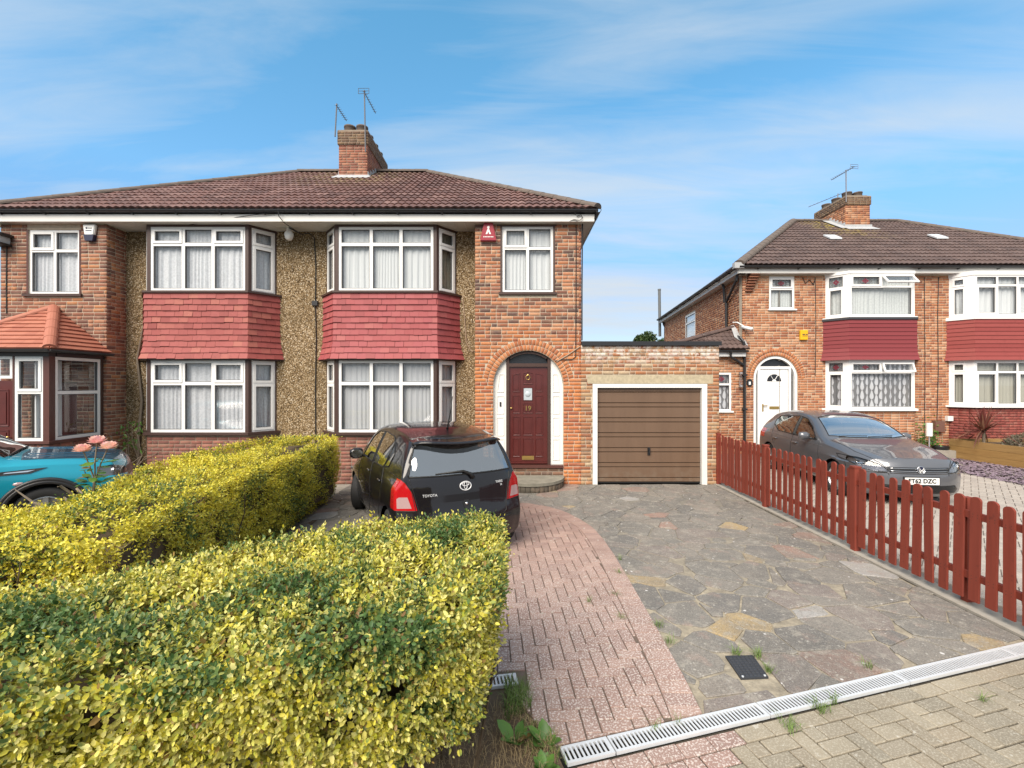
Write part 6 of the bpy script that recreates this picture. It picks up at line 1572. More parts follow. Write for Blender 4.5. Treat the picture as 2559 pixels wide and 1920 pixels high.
# drain grates
def grate(t0, t1, label, org=None, u=None, z=.022):
    O = org or D0; U = u or DU; N = (-U[1], U[0]); P = lambda t, o: (O[0] + t * U[0] + o * N[0], O[1] + t * U[1] + o * N[1])
    w2 = DW / 2; g = thing('drain_grate', label, 'drain grate', (*P((t0 + t1) / 2, 0), 0), 'channel drain grates')
    m = MB()
    def bar(a0, a1, o0, o1, za, zb): m.prism([(*P(a0, o0), za), (*P(a1, o0), za), (*P(a1, o1), za), (*P(a0, o1), za)], (0, 0, zb - za))
    bar(t0, t1, -w2, -w2 + .017, z - .02, z); bar(t0, t1, w2 - .017, w2, z - .02, z); bar(t0, t0 + .011, -w2 + .017, w2 - .017, z - .02, z); bar(t1 - .011, t1, -w2 + .017, w2 - .017, z - .02, z)
    obj('frame', m, M_GALV, g); m = MB(); n = int((t1 - t0 - .022) / .0255); s = (t1 - t0 - .022) / n
    for i in range(n):
        a = t0 + .011 + i * s; bar(a + .0135, a + s, -w2 + .017, w2 - .017, z - .006, z - .001)
    obj('cross_bars', m, M_GALV, g); m = MB()
    bar(t0, t1, -w2 + .004, w2 - .004, -.049, -.044); obj('channel', m, M_DARK, g); return g
joints = [0, .292, 1.345, 2.52, 3.645, 4.7]
lab = ['short steel drain grate piece at the hedge end of the channel', 'steel drain grate across the foot of the pink block path', 'steel drain grate below the grey inspection cover', 'steel drain grate in front of the dark crazy paving slabs', 'steel drain grate running under the end of the red picket fence']
for i in range(5): grate(joints[i] + .004, joints[i + 1] - .004, lab[i])
grate(-.72, 0, 'short steel drain grate end poking out from under the golden hedge', (.035, 3.145), (.985, .17), .028)
ic = thing('inspection_cover', 'dark grey plastic inspection cover set in the crazy paving', 'manhole cover', (1.70, 3.30, 0))
cv4 = [(1.592, 3.166), (1.792, 3.180), (1.818, 3.436), (1.606, 3.428)]
obj('cover_frame', MB().prism([(x, y, -.01) for x, y in cv4], (0, 0, .024)), M_GREYP, ic)
m = MB()
def bil(s, t): a, b, c, d = [Vector(p) for p in cv4]; p = a.lerp(b, s).lerp(d.lerp(c, s), t); return (p.x, p.y)
for i in range(6):
    for j in range(8):
        s0, t0 = .07 + i * .145, .06 + j * .111; q = [bil(s0, t0), bil(s0 + .12, t0), bil(s0 + .12, t0 + .09), bil(s0, t0 + .09)]; m.add(*slab_data(ccw(q), .013, .0175, .004, .002))
obj('cover_tread', m, M_GREYP, ic, fix=False)
for s, t in ((.1, .05), (.9, .05)): x, y = bil(s, t); obj('cover_screw', MB().lathe([(.008, .014), (.008, .019), (0, .019)], (x, y, 0), 'Z', 10), M_GALV, ic)

# ---- red picket fence
FX = 4.20
fence = thing('picket_fence', 'low red stained picket fence along the right of the crazy paved drive', 'fence', (FX, 6.3, 0))
M_RUST = simple('rusty_nail', (.07, .03, .02), .8)
def picket_mesh():
    w2, t, h = .0445, .019, .95; pr = [(-w2, 0), (w2, 0), (w2, h - .035)] + [(w2 * math.cos(a), h - .035 + .035 * math.sin(a)) for a in np.linspace(R(12), R(168), 9)] + [(-w2, h - .035)]
    V = [(0, y, z) for y, z in pr] + [(t, y, z) for y, z in pr]; n = len(pr)
    F = [tuple(range(n))[::-1], tuple(range(n, 2 * n))] + [(i, (i + 1) % n, n + (i + 1) % n, n + i) for i in range(n)]
    me = bpy.data.meshes.new('picket'); me.from_pydata(V, [], F); bm = bmesh.new(); bm.from_mesh(me); bmesh.ops.recalc_face_normals(bm, faces=bm.faces); 
    for z in (.20, .23, .765, .79):      # nail heads over the rails
        for y in (-.022, .020):
            q = bmesh.ops.create_circle(bm, cap_ends=True, radius=.0042, segments=6, matrix=Matrix.Translation((-.0008, y, z)) @ Matrix.Rotation(R(-90), 4, 'Y'))
            for f in {f for v in q['verts'] for f in v.link_faces}: f.material_index = 1
    bm.to_mesh(me); bm.free(); setmat(me, M_FENCE); setmat(me, M_RUST); return me
PM = picket_mesh()
pposts = [9.28, 7.556, 5.578, 3.62]
for y0, y1 in zip(pposts, pposts[1:]):
    n = 13; s = (y0 - y1 - .04) / n
    for i in range(n):
        o = bpy.data.objects.new('picket', PM); link(o, fence); y = y0 - .05 - s * (i + .5)
        o.location = (FX - .02, y, .085 + random.uniform(-.014, .012)); o.rotation_euler = (R(random.gauss(0, .7)), R(random.uniform(-.5, .8)), R(random.uniform(-3, 3))); o.scale = (1, random.uniform(.95, 1.03), 1)
    for z in (.27, .83): obj('rail', MB().box(FX + .002, FX + .040, y1 + .03, y0 - .03, z, z + .062), M_FENCE, fence)
for y in pposts: obj('post', MB().box(FX - .028, FX + .047, y - .0375, y + .0375, -.01, 1.03).box(FX - .034, FX + .053, y - .043, y + .043, 1.031, 1.055), M_FENCE, fence)
obj('post', MB().box(FX + .042, FX + .11, 4.24, 4.305, -.01, 1.0), M_FENCE, fence)
for z in (.27, .83): obj('rail', MB().box(FX + .002, FX + .040, 2.0, 3.58, z, z + .062), M_FENCE, fence)
for i in range(11):
    o = bpy.data.objects.new('picket', PM); link(o, fence); o.location = (FX - .02, 3.5 - .146 * i, .085)

# ---- timber planter with its plants, slate bed
pl = thing('timber_planter', 'long raised timber planter in front of the red painted bay wall', 'planter', (13.3, 11, 0))
PLc = [(12.28, 12.75), (12.62, 9.2), (14.3, 9.2), (14.3, 12.75)]
for k in range(3):
    z0 = .005 + k * .175
    for i in range(4):
        a, b = Vector((*PLc[i], 0)), Vector((*PLc[(i + 1) % 4], 0)); F = Fr(tuple(a.xy), tuple(b.xy)); s = 0 if i % 2 == 0 else .05
        obj('board', MB().lbox(F, s, F.w - s, -.0, .05, z0, z0 + .171), M_WOOD, pl)
cs = [(12.34, 12.70), (12.67, 9.25), (14.24, 9.25), (14.24, 12.70)]
stuff(obj('planter_soil', MB().prism([(x, y, .02) for x, y in cs], (0, 0, .42)), M_SOIL, pl))
structure(obj('low_kerb', MB().box(11.65, 12.26, 12.55, 12.75, -.004, .22), M_CONC))
sb = sheet('slate_bed', [(10.2, 9.6), (12.55, 9.0), (12.24, 12.5), (10.9, 12.5)], .004, M_SOIL)
V = []; F = []
for i in range(4200):
    y = 9.1 + rng.random() * 3.4; x = 10.35 + rng.random() * 2.1
    if x > 12.5 - (y - 9.1) * .08: continue
    a, s = rng.random() * 6.28, .018 + rng.random() * .028; t = rng.normal(0, .25, 2); o = len(V)
    for k in range(4):
        th = a + k * math.pi / 2; r = s * (1.4 if k % 2 else .8); V.append((x + r * math.cos(th), y + r * math.sin(th), .018 + r * (t[0] * math.cos(th) + t[1] * math.sin(th))))
    F.append((o, o + 1, o + 2, o + 3))
stuff(np_obj('slate_chips', V, F, M_SLATE))
# ================================================================== cars
def pchip(keys):
    """shape-preserving cubic through (x, y) keys"""
    x = np.array([k[0] for k in keys], float); y = np.array([k[1] for k in keys], float); h = np.diff(x); d = np.diff(y) / h; n = len(x); m = np.zeros(n)
    for i in range(1, n - 1):
        if d[i - 1] * d[i] > 0: w1, w2 = 2 * h[i] + h[i - 1], h[i] + 2 * h[i - 1]; m[i] = (w1 + w2) / (w1 / d[i - 1] + w2 / d[i])
    m[0], m[-1] = d[0], d[-1]
    def f(q):
        q = np.clip(np.asarray(q, float), x[0], x[-1]); i = np.clip(np.searchsorted(x, q) - 1, 0, n - 2); t = (q - x[i]) / h[i]
        return (2 * t**3 - 3 * t**2 + 1) * y[i] + (t**3 - 2 * t**2 + t) * h[i] * m[i] + (-2 * t**3 + 3 * t**2) * y[i + 1] + (t**3 - t**2) * h[i] * m[i + 1]
    return f
def resample(G, k, axis):
    """refine a control grid k-fold along an axis, pchip through the control points by chord length"""
    G = np.moveaxis(G, axis, 0); n = G.shape[0]; d = np.linalg.norm(np.diff(G, axis=0), axis=-1).mean(axis=1) + 1e-5; t = np.r_[0, np.cumsum(d)]
    q = np.concatenate([np.linspace(t[i], t[i + 1], k, endpoint=False) for i in range(n - 1)] + [[t[-1]]])
    out = np.zeros((len(q),) + G.shape[1:])
    for idx in np.ndindex(*G.shape[1:]): out[(slice(None),) + idx] = pchip(list(zip(t, G[(slice(None),) + idx])))(q)
    return np.moveaxis(out, 0, axis)

class Car:
    """body shell lofted from sections; s runs from the nose to the tail, y to the car's right, z up"""
    def __init__(c, p):
        c.p = p; zt, ze, we, zb, wb, wm, z0 = [pchip(p[k]) for k in ('zt', 'ze', 'we', 'zb', 'wb', 'wm', 'z0')]; Fn, Rn = pchip(p['nose']), pchip(p['tail'])
        def section(s):
            Wm, Wb, We, Zb, Ze, Zt, Z0 = wm(s), wb(s), we(s), zb(s), ze(s), zt(s), z0(s); We = min(We, Wb - .004); Ze = max(Ze, Zb + .006); Zt = max(Zt, Ze + .004)
            zc = p.get('crease', .60)
            P = [(Wm * .88, Z0), (Wm * .965, Z0 + .05), (Wm * .993, Z0 + .16), (Wm * 1.0, .50), (Wm * .998, zc), (Wm * .985, Zb - .14), (Wb + .012, Zb - .035), (Wb, Zb)]
            for t, bl in ((.12, .004), (.5, .016), (.86, .010)): P.append((Wb + (We - Wb) * t + bl * min(1, (Ze - Zb) / .2), Zb + (Ze - Zb) * t))
            P.append((We, Ze)); P.append((We * .93, Ze + (Zt - Ze) * .42)); P.append((We * .70, Ze + (Zt - Ze) * .78)); P.append((We * .36, Ze + (Zt - Ze) * .95)); P.append((0, Zt)); return P
        Pf, Pr, Wn = p['pf'], p['pr'], p['W']
        def cap(s, fn, Pk, sgn, scales):
            base = section(s); y0 = np.array([q[0] for q in base]); z = np.array([q[1] for q in base]); kt = 11
            ys, zs = y0[kt:][::-1], z[kt:][::-1]
            rings = []
            for k in scales:
                y = y0 * k; zz_ = z.copy(); zz_[kt:] = np.interp(y[kt:], ys, zs)
                if k < 1: 
                    zl = np.interp(y[kt], ys, zs)
                    zz_[7:kt] = np.interp(np.linspace(0, 1, kt - 7, endpoint=False), [0, 1], [z[7], zl])
                x = fn(zz_) + sgn * Pk * (np.abs(y) / Wn) ** p.get('pw', 2.6)
                rings.append(np.c_[x, y, zz_])
            return rings
        sf, sr_ = p['sf'], p['sr']
        rows = cap(sf, Fn, Pf, 1, (0, .3, .55, .75, .9, 1.0))
        for s in p['st']: q = section(s); rows.append(np.array([(s, y, z) for y, z in q]))
        rows += cap(sr_, Rn, Pr, -1, (1.0, .9, .75, .55, .3, 0))
        G = np.array(rows); G = np.concatenate([G, G[:, -2::-1] * np.array([1, -1, 1])], axis=1)
        G = resample(G, p.get('ks', 5), 0); G = resample(G, p.get('kj', 3), 1); n, m = G.shape[:2]; c.G = G
        V = G.reshape(-1, 3); idx = np.arange(n * m).reshape(n, m); F = np.stack([idx[:-1, :-1], idx[1:, :-1], idx[1:, 1:], idx[:-1, 1:]], -1).reshape(-1, 4)
        L = p['L']; c.L = L
        me = bpy.data.meshes.new('shell'); W = np.c_[V[:, 1], L / 2 - V[:, 0], V[:, 2]]     # local: X right, Y forward, Z up
        me.from_pydata(W.tolist(), [], F.tolist()); bm = bmesh.new(); bm.from_mesh(me); bmesh.ops.remove_doubles(bm, verts=bm.verts, dist=.0008)
        bmesh.ops.dissolve_degenerate(bm, dist=.0005, edges=bm.edges); bmesh.ops.recalc_face_normals(bm, faces=bm.faces); c.bm = bm; bpy.data.meshes.remove(me); c.bvh = BVHTree.FromBMesh(bm); c.k = 0; c.names = ['body']
    # views: 'side' uses (s,z), 'end' uses (y,z), 'top' uses (y,s)
    def to2(c, v, view): s = c.L / 2 - v.y; return (s, v.z) if view == 'side' else ((v.x, v.z) if view == 'end' else (v.x, s))
    def cut(c, name, view, poly, filt):
        """cut a convex outline into the shell and give the faces inside their own slot"""
        c.k += 1; c.names.append(name); poly = ccw(poly); xs = [q[0] for q in poly]; ys = [q[1] for q in poly]; e = .03; bx = (min(xs) - e, max(xs) + e, min(ys) - e, max(ys) + e); L2 = c.L / 2
        def inbox(f):
            if not filt(f): return False
            for v in f.verts:
                a, b = c.to2(v.co, view)
                if bx[0] < a < bx[1] and bx[2] < b < bx[3]: return True
            return False
        for i in range(len(poly)):
            a, b = poly[i], poly[(i + 1) % len(poly)]; n, k = halfplane(a, b)
            if view == 'side': co = Vector((0, L2 - a[0], a[1])); no = Vector((0, -n[0], n[1]))
            elif view == 'end': co = Vector((a[0], 0, a[1])); no = Vector((n[0], 0, n[1]))
            else: co = Vector((a[0], L2 - a[1], 0)); no = Vector((n[0], -n[1], 0))
            fs = [f for f in c.bm.faces if inbox(f)]
            ge = set(fs)
            for f in fs: ge.update(f.edges); ge.update(f.verts)
            bmesh.ops.bisect_plane(c.bm, geom=list(ge), dist=1e-5, plane_co=co, plane_no=no)
        hp = [halfplane(poly[i], poly[(i + 1) % len(poly)]) for i in range(len(poly))]
        for f in c.bm.faces:
            if not filt(f): continue
            q = c.to2(f.calc_center_median(), view)
            if all(n[0] * q[0] + n[1] * q[1] <= k + 1e-6 for n, k in hp): f.material_index = c.k
        return c.k
    def hit(c, view, a, b, sgn=1, off=0.0):
        L2 = c.L / 2
        if view == 'side': o, d = Vector((sgn * 2, L2 - a, b)), Vector((-sgn, 0, 0))
        elif view == 'end': o, d = Vector((a, sgn * 4, b)), Vector((0, -sgn, 0))
        else: o, d = Vector((a, L2 - b, 3)), Vector((0, 0, -1))
        r = c.bvh.ray_cast(o, d)
        if r[0] is None: return None
        return r[0] + r[1] * off if r[1].dot(d) < 0 else r[0] - r[1] * off
    def line(c, view, pts, sgn=1, off=0.0, step=.025, closed=False):
        out = []; P = list(pts) + ([pts[0]] if closed else [])
        for a, b in zip(P, P[1:]):
            n = max(1, int(math.hypot(b[0] - a[0], b[1] - a[1]) / step))
            for i in range(n): 
                h = c.hit(view, a[0] + (b[0] - a[0]) * i / n, a[1] + (b[1] - a[1]) * i / n, sgn, off)
                if h: out.append(tuple(h))
        h = c.hit(view, P[-1][0], P[-1][1], sgn, off)
        if h: out.append(tuple(h))
        return out
    def split(c, root, mats, default):
        """write every slot out as a mesh of its own"""
        c.bm.normal_update(); out = {}
        groups = {}
        for f in c.bm.faces: groups.setdefault(f.material_index, []).append(f)
        vn = {v: v.normal.copy() for v in c.bm.verts}
        for k, fs in sorted(groups.items()):
            nm = c.names[k]
            if nm in ('void',): continue
            vs = {}; V = []; F = []; N = []
            for f in fs:
                t = []
                for v in f.verts:
                    if v not in vs: vs[v] = len(V); V.append(tuple(v.co)); N.append(vn[v])
                    t.append(vs[v])
                F.append(t)
            me = bpy.data.meshes.new(nm); me.from_pydata(V, [], F); setmat(me, mats.get(nm, default)); shade(me); me.update()
            try: me.normals_split_custom_set_from_vertices([tuple(n) for n in N])
            except Exception: pass
            o = link(bpy.data.objects.new(nm, me), root); out.setdefault(nm, []).append(o)
            if nm == 'headlight':   # reflector bowl set back behind the clear lens
                m2 = me.copy(); m2.materials.clear(); m2.materials.append(M_LAMPIN)
                for v, n_ in zip(m2.vertices, N): v.co = v.co - n_ * .035
                link(bpy.data.objects.new('lamp_reflector', m2), o)
        return out
M_SILV = simple('badge_silver', (.72, .73, .74), .3, .2)
M_LAMPIN = simple('lamp_reflector_grey', (.16, .165, .17), .35, .5)
isright = lambda f: f.normal.x > .25
isleft = lambda f: f.normal.x < -.25
def circ(cx, cz, r, n=22, zmin=None):
    return [(cx + r * math.cos(2 * math.pi * i / n), cz + r * math.sin(2 * math.pi * i / n)) for i in range(n)]
def wheel(root, x, s, L, r=.30, w=.185, rim=.2, spokes=5, mat=None, sgn=1, steer=0.0):
    """tyre with rim and spokes; sgn: +1 on the car's right"""
    t = MB(); h = w / 2; prof = [(rim, -h * .8), (rim + .012, -h * .95), (r - .045, -h), (r - .012, -h * .86), (r, -h * .6), (r, h * .6), (r - .012, h * .86), (r - .045, h), (rim + .012, h * .95), (rim, h * .8)]
    M = Matrix.Translation((x, L / 2 - s, r)) @ Matrix.Rotation(steer, 4, 'Z')
    t.lathe(prof, (0, 0, 0), 'X', 36); ty = obj('wheel', t.xform(M), M_RUBBER, root, True)
    q = MB(); f = sgn * h * .75
    q.lathe([(rim + .004, f), (rim - .012, f + sgn * .004), (rim - .022, f - sgn * .02), (rim - .03, f - sgn * .10)], (0, 0, 0), 'X', 36)
    for k in range(spokes):
        a = 2 * math.pi * k / spokes + .3; c_, s_ = math.cos(a), math.sin(a); wd = .032
        P = []
        for rr, ww, ff in ((.02, .035, f - sgn * .004), (rim - .012, .026, f)): 
            for e in (-ww, ww): P.append((ff, rr * c_ - e * s_, rr * s_ + e * c_))
        V = P + [(p[0] - sgn * .03, p[1], p[2]) for p in P]; q.add(V, [(0, 1, 3, 2), (0, 4, 5, 1), (1, 5, 7, 3), (2, 3, 7, 6), (0, 2, 6, 4)])
    q.lathe([(0, f + sgn * .006), (.045, f + sgn * .004), (.055, f - sgn * .012)], (0, 0, 0), 'X', 18); obj('rim', q.xform(M), mat or M_RIM, ty, False)
    obj('brake_disc', MB().lathe([(rim - .03, f - sgn * .09), (.03, f - sgn * .09)], (0, 0, 0), 'X', 24).xform(M), M_ALU, ty)
def strip(root, name, pts, r, mat, n=5): return obj(name, MB().tube(pts, r, n), mat, root, True)
def interior(root, L, s0, s1, w, zf, zseat, rhd=True, wheel_at=None):
    m = MB().box(-w, w, L / 2 - s1, L / 2 - s0, zf, zf + .02); m.box(-w - .02, w + .02, -L / 2 + .25, L / 2 - .3, .20, .23); obj('cabin_floor', m, M_DARK, root)
    obj('dashboard', MB().prism([(-w, L / 2 - s0 - .50, zf + .3), (-w, L / 2 - s0 - .05, zf + .3), (-w, L / 2 - s0 - .05, zseat - .06), (-w, L / 2 - s0 - .30, zseat + .04), (-w, L / 2 - s0 - .50, zseat - .03)], (2 * w, 0, 0)), M_SEAT, root)
    for x in (-.36, .36):
        s = s0 + .85; m = MB(); m.prism([(x - .23, L / 2 - s + .02, zf), (x - .23, L / 2 - s + .45, zf), (x - .23, L / 2 - s + .45, zseat - .28), (x - .23, L / 2 - s + .02, zseat - .33)], (.46, 0, 0))
        m.prism([(x - .22, L / 2 - s, zseat - .33), (x - .22, L / 2 - s + .12, zseat - .33), (x - .22, L / 2 - s - .06, zseat + .28), (x - .22, L / 2 - s - .14, zseat + .26)], (.44, 0, 0))
        m.box(x - .13, x + .13, L / 2 - s - .20, L / 2 - s - .11, zseat + .30, zseat + .48); obj('seat', m, M_SEAT, root)
    s = s1 - .15; m = MB().box(-w + .08, w - .08, L / 2 - s, L / 2 - s + .5, zf, zseat - .28); m.prism([(-w + .08, L / 2 - s, zseat - .3), (-w + .08, L / 2 - s + .12, zseat - .3), (-w + .08, L / 2 - s - .02, zseat + .22), (-w + .08, L / 2 - s - .10, zseat + .22)], (2 * w - .16, 0, 0))
    for x in (-.36, .36): m.box(x - .12, x + .12, L / 2 - s - .12, L / 2 - s - .05, zseat + .23, zseat + .38)
    obj('rear_seat', m, M_SEAT, root)
    a = []
    cx, cy, cz = (.36, L / 2 - s0 - .58, zseat + .02)
    for t in np.linspace(0, 2 * math.pi, 21): a.append((cx + .18 * math.cos(t), cy - .06 * math.sin(t), cz + .17 * math.sin(t)))
    m = MB().tube(a, .014, 6, False); m.tube([(cx - .17, cy, cz), (cx + .17, cy, cz)], .014, 5); m.tube([(cx, cy, cz), (cx, cy + .3, cz - .1)], .03, 6); obj('steering_wheel', m, M_BLACKP, root)
def mirror(root, x, y, z, sgn, paint, glassfwd=-1):
    m = MB(); P = []
    g = 8
    # rounded housing as a squashed lathe lying across the car
    m.lathe([(0, -.10), (.055, -.09), (.078, -.04), (.080, .03), (.066, .085), (0, .10)], (0, 0, 0), 'X', 16)
    m.v = [(a * 1.05, b * .75 - .02 * abs(a), c_ * 1.0) for a, b, c_ in m.v]; m.xform(Matrix.Translation((x + sgn * .11, y, z))); o = obj('door_mirror', m, paint, root, True)
    obj('mirror_glass', MB().prism([(x + sgn * .11 + .078 * math.cos(t) * 1.1, y - .052, z + .060 * math.sin(t)) for t in np.linspace(0, 2 * math.pi, 17)[:-1]], (0, -.010, 0)), M_CHROME, o)
    obj('mirror_arm', MB().tube([(x - sgn * .03, y + .02, z - .05), (x + sgn * .05, y, z - .035)], .022, 6), M_BLACKP, o)
def seams(c, root, lines, r=.0055):
    for view, pts, sgn in lines:
        q = c.line(view, pts, sgn, -.0005)
        if len(q) > 2: strip(root, 'panel_gap', q, r, M_PBLACK)
def outline(c, root, name, view, pts, sgn, r, mat, off=0.001):
    q = c.line(view, pts, sgn, off, closed=True)
    if len(q) > 3: return strip(root, name, q, r, mat)

# ---------------------------------------------------------------- black hatchback
P_ = dict(L=3.75, W=.845, pf=.42, pr=.20, pw=2.8, sf=.30, sr=3.52, crease=.66,
  zt=[(0, .80), (.3, .90), (.7, 1.02), (.98, 1.09), (1.3, 1.30), (1.62, 1.455), (2.0, 1.515), (2.4, 1.53), (2.9, 1.505), (3.3, 1.445), (3.55, 1.385), (3.75, 1.34)],
  ze=[(0, .76), (.3, .85), (.7, .965), (.98, 1.02), (1.3, 1.20), (1.62, 1.365), (2.0, 1.435), (2.4, 1.455), (2.9, 1.43), (3.3, 1.375), (3.55, 1.31), (3.75, 1.26)],
  we=[(0, .58), (.3, .64), (.7, .70), (.98, .715), (1.3, .665), (1.62, .61), (2.0, .58), (2.4, .575), (2.9, .585), (3.3, .595), (3.55, .60), (3.75, .60)],
  zb=[(0, .70), (.3, .76), (.7, .86), (1.1, .915), (2.0, .95), (3.0, 1.00), (3.55, 1.00), (3.75, .98)],
  wb=[(0, .64), (.3, .71), (.7, .765), (1.1, .785), (2.0, .795), (3.0, .775), (3.4, .745), (3.75, .71)],
  wm=[(0, .74), (.3, .80), (.6, .84), (1.0, .838), (2.0, .84), (3.0, .845), (3.4, .835), (3.75, .80)],
  z0=[(0, .20), (.4, .19), (1, .19), (3.2, .20), (3.75, .25)],
  nose=[(.15, .10), (.35, .015), (.55, 0), (.75, .06), (.95, .25), (1.2, .5)], tail=[(.15, 3.66), (.30, 3.735), (.50, 3.75), (.62, 3.735), (.68, 3.70), (.85, 3.685), (1.0, 3.655), (1.2, 3.565), (1.36, 3.47), (1.45, 3.42)],
  st=[.52, .75, .98, 1.14, 1.3, 1.46, 1.62, 1.82, 2.05, 2.4, 2.75, 3.0, 3.2, 3.33])
th = R(27.5)
yar = thing('hatchback_car', 'black compact hatchback seen from behind beside the golden hedge', 'car', (-1.37, 6.86, 0), 'parked cars', rotz=th); yar.scale = (.95, 1, 1)
c = Car(P_); L = c.L
tailf = lambda f: f.normal.y < -.25
tl = lambda f: f.calc_center_median().y < -L / 2 + .40 and (f.normal.y < -.12 or abs(f.normal.x) > .3)
for sg, ff in ((1, isright), (-1, isleft)):
    for sx in (.72, 3.18): c.cut('void', 'side', circ(sx, .295, .335), lambda f, ff=ff: ff(f) and f.calc_center_median().z < .75)
RWIN = [(-.665, 1.015), (.665, 1.015), (.615, 1.20), (.555, 1.355), (-.555, 1.355), (-.615, 1.20)]
c.cut('rear_window', 'end', RWIN, tailf)
for sg in (1, -1):
    q = [(sg * x, z) for x, z in ((.86, .66), (.86, .99), (.765, 1.00), (.70, .955), (.635, .86), (.585, .655))]
    c.cut('tail_light', 'end', q, lambda f, sg=sg: tl(f) and f.calc_center_median().x * sg > 0)
    q = [(sg * x, z) for x, z in ((.80, .68), (.80, .785), (.775, .80), (.685, .80), (.645, .68))]
    c.cut('reversing_lens', 'end', q, lambda f, sg=sg: tl(f) and f.calc_center_median().x * sg > 0)
wsf = lambda f: f.normal.z > .2 and f.normal.y > .15
c.cut('windscreen', 'top', [(-.62, 1.02), (-.30, .985), (.30, .985), (.62, 1.02), (.52, 1.56), (.25, 1.62), (-.25, 1.62), (-.52, 1.56)], wsf)
FW = [(1.30, .965), (2.05, .985), (2.10, 1.395), (1.80, 1.375), (1.55, 1.27)]
RW = [(2.13, .99), (2.72, 1.01), (2.86, 1.14), (2.83, 1.34), (2.70, 1.385), (2.16, 1.405)]
QW = [(2.755, 1.02), (2.96, 1.05), (3.04, 1.20), (2.88, 1.325)]
for sg, ff in ((1, isright), (-1, isleft)):
    for nm, w_ in (('side_window', FW), ('side_window', RW), ('quarter_window', QW)): c.cut(nm, 'side', w_, lambda f, ff=ff: ff(f) and f.calc_center_median().z > .9)
c.cut('headlight', 'top', [(.42, .18), (.85, .40), (.85, .72), (.64, .62)], lambda f: f.calc_center_median().x > 0 and f.calc_center_median().z > .6)
c.cut('headlight', 'top', [(-.42, .18), (-.85, .40), (-.85, .72), (-.64, .62)], lambda f: f.calc_center_median().x < 0 and f.calc_center_median().z > .6)
parts = c.split(yar, {'rear_window': M_CGLASSR, 'windscreen': M_CGLASS, 'side_window': M_CGLASS, 'quarter_window': M_CGLASS, 'tail_light': M_LAMPR, 'reversing_lens': M_LAMPW, 'headlight': M_HEADIN}, M_CBLACK)
interior(yar, L, 1.1, 3.0, .66, .34, .98)
obj('wheel_wells', MB().box(-.62, .62, L / 2 - 1.15, L / 2 - .35, .25, .78).box(-.60, .60, L / 2 - 3.55, L / 2 - 2.78, .25, .72), M_DARK, yar)
for sg in (1, -1):
    wheel(yar, sg * .735, .72, L, .295, .185, .2, 6, sgn=sg, steer=R(-24)); wheel(yar, sg * .735, 3.18, L, .295, .185, .2, 6, sgn=sg)
    for w_ in (FW, RW, QW): outline(c, yar, 'window_trim', 'side', w_, sg, .009, M_PBLACK)
    mirror(yar, sg * .80, L / 2 - 1.42, 1.02, sg, M_CBLACK)
    for sx in (2.03, 2.80):
        h0 = [c.hit('side', sx + d, .86, sg, .022) for d in (-.07, -.035, 0, .035, .07)]
        if all(h0): strip(yar, 'door_handle', [tuple(h) for h in h0], .013, M_CBLACK, 6)
    q = [(sg * x, z) for x, z in ((.82, .655), (.60, .650), (.64, .86), (.705, .96), (.77, 1.005))]
    qq = c.line('end', q, -1, .001)
    if len(qq) > 3: strip(yar, 'lamp_seal', qq, .005, M_PBLACK)
seams(c, yar, [(v, p, s) for s in (1, -1) for v, p in (('side', [(1.22, .95), (1.16, .6), (1.22, .26)]), ('side', [(2.10, .99), (2.12, .6), (2.08, .26)]), ('side', [(2.74, 1.02), (2.90, .85), (2.78, .55), (2.74, .32)]), ('side', [(1.2, .27), (2.75, .30)]), ('side', [(.45, .62), (.40, .80)]))] +
      [('end', [(-.66, 1.0), (-.62, .86), (-.565, .64), (-.56, .55), (-.50, .515), (.50, .515), (.56, .55), (.565, .64), (.62, .86), (.66, 1.0)], -1)])
outline(c, yar, 'window_seal', 'end', RWIN, -1, .010, M_PBLACK)
# hatch furniture: spoiler, wiper, emblem, lettering, lock, aerial
m = MB(); sp = []
for y in np.linspace(-.575, .575, 15):
    h = c.hit('top', y, 3.43 - .16 * (y / .575) ** 2, 1, 0); sp.append((y, h))
V = []
for y, h in sp:
    z = h.z; yy = h.y; V += [(y, yy + .02, z + .004), (y * 1.0, yy - .19, z - .022), (y, yy - .205, z - .042), (y, yy - .06, z - .055)]
m.add(V, [(i * 4 + k, i * 4 + (k + 1) % 4, (i + 1) * 4 + (k + 1) % 4, (i + 1) * 4 + k) for i in range(14) for k in range(4)] + [(0, 1, 2, 3), (56, 59, 58, 57)]); obj('roof_spoiler', m, M_CBLACK, yar, True)
hr = lambda y, z, o=.0: tuple(c.hit('end', y, z, -1, o))
wp = MB(); wp.tube([hr(.10, .965, .02), hr(.06, 1.01, .035), hr(-.02, 1.045, .03), hr(-.36, 1.035, .012)], [.028, .020, .014, .007], 6); obj('rear_wiper', wp, M_PBLACK, yar, True)
def ring_on(y, z, ry, rz, r, o=.006): return [hr(y + ry * math.cos(t), z + rz * math.sin(t), o) for t in np.linspace(0, 2 * math.pi, 25)]
em = MB(); em.tube(ring_on(0, .885, .072, .048, 0), .0065, 5, False); em.tube(ring_on(0, .905, .045, .020, 0), .0045, 5, False); em.tube(ring_on(0, .889, .020, .040, 0), .0045, 5, False); obj('badge', em, M_SILV, yar, True)
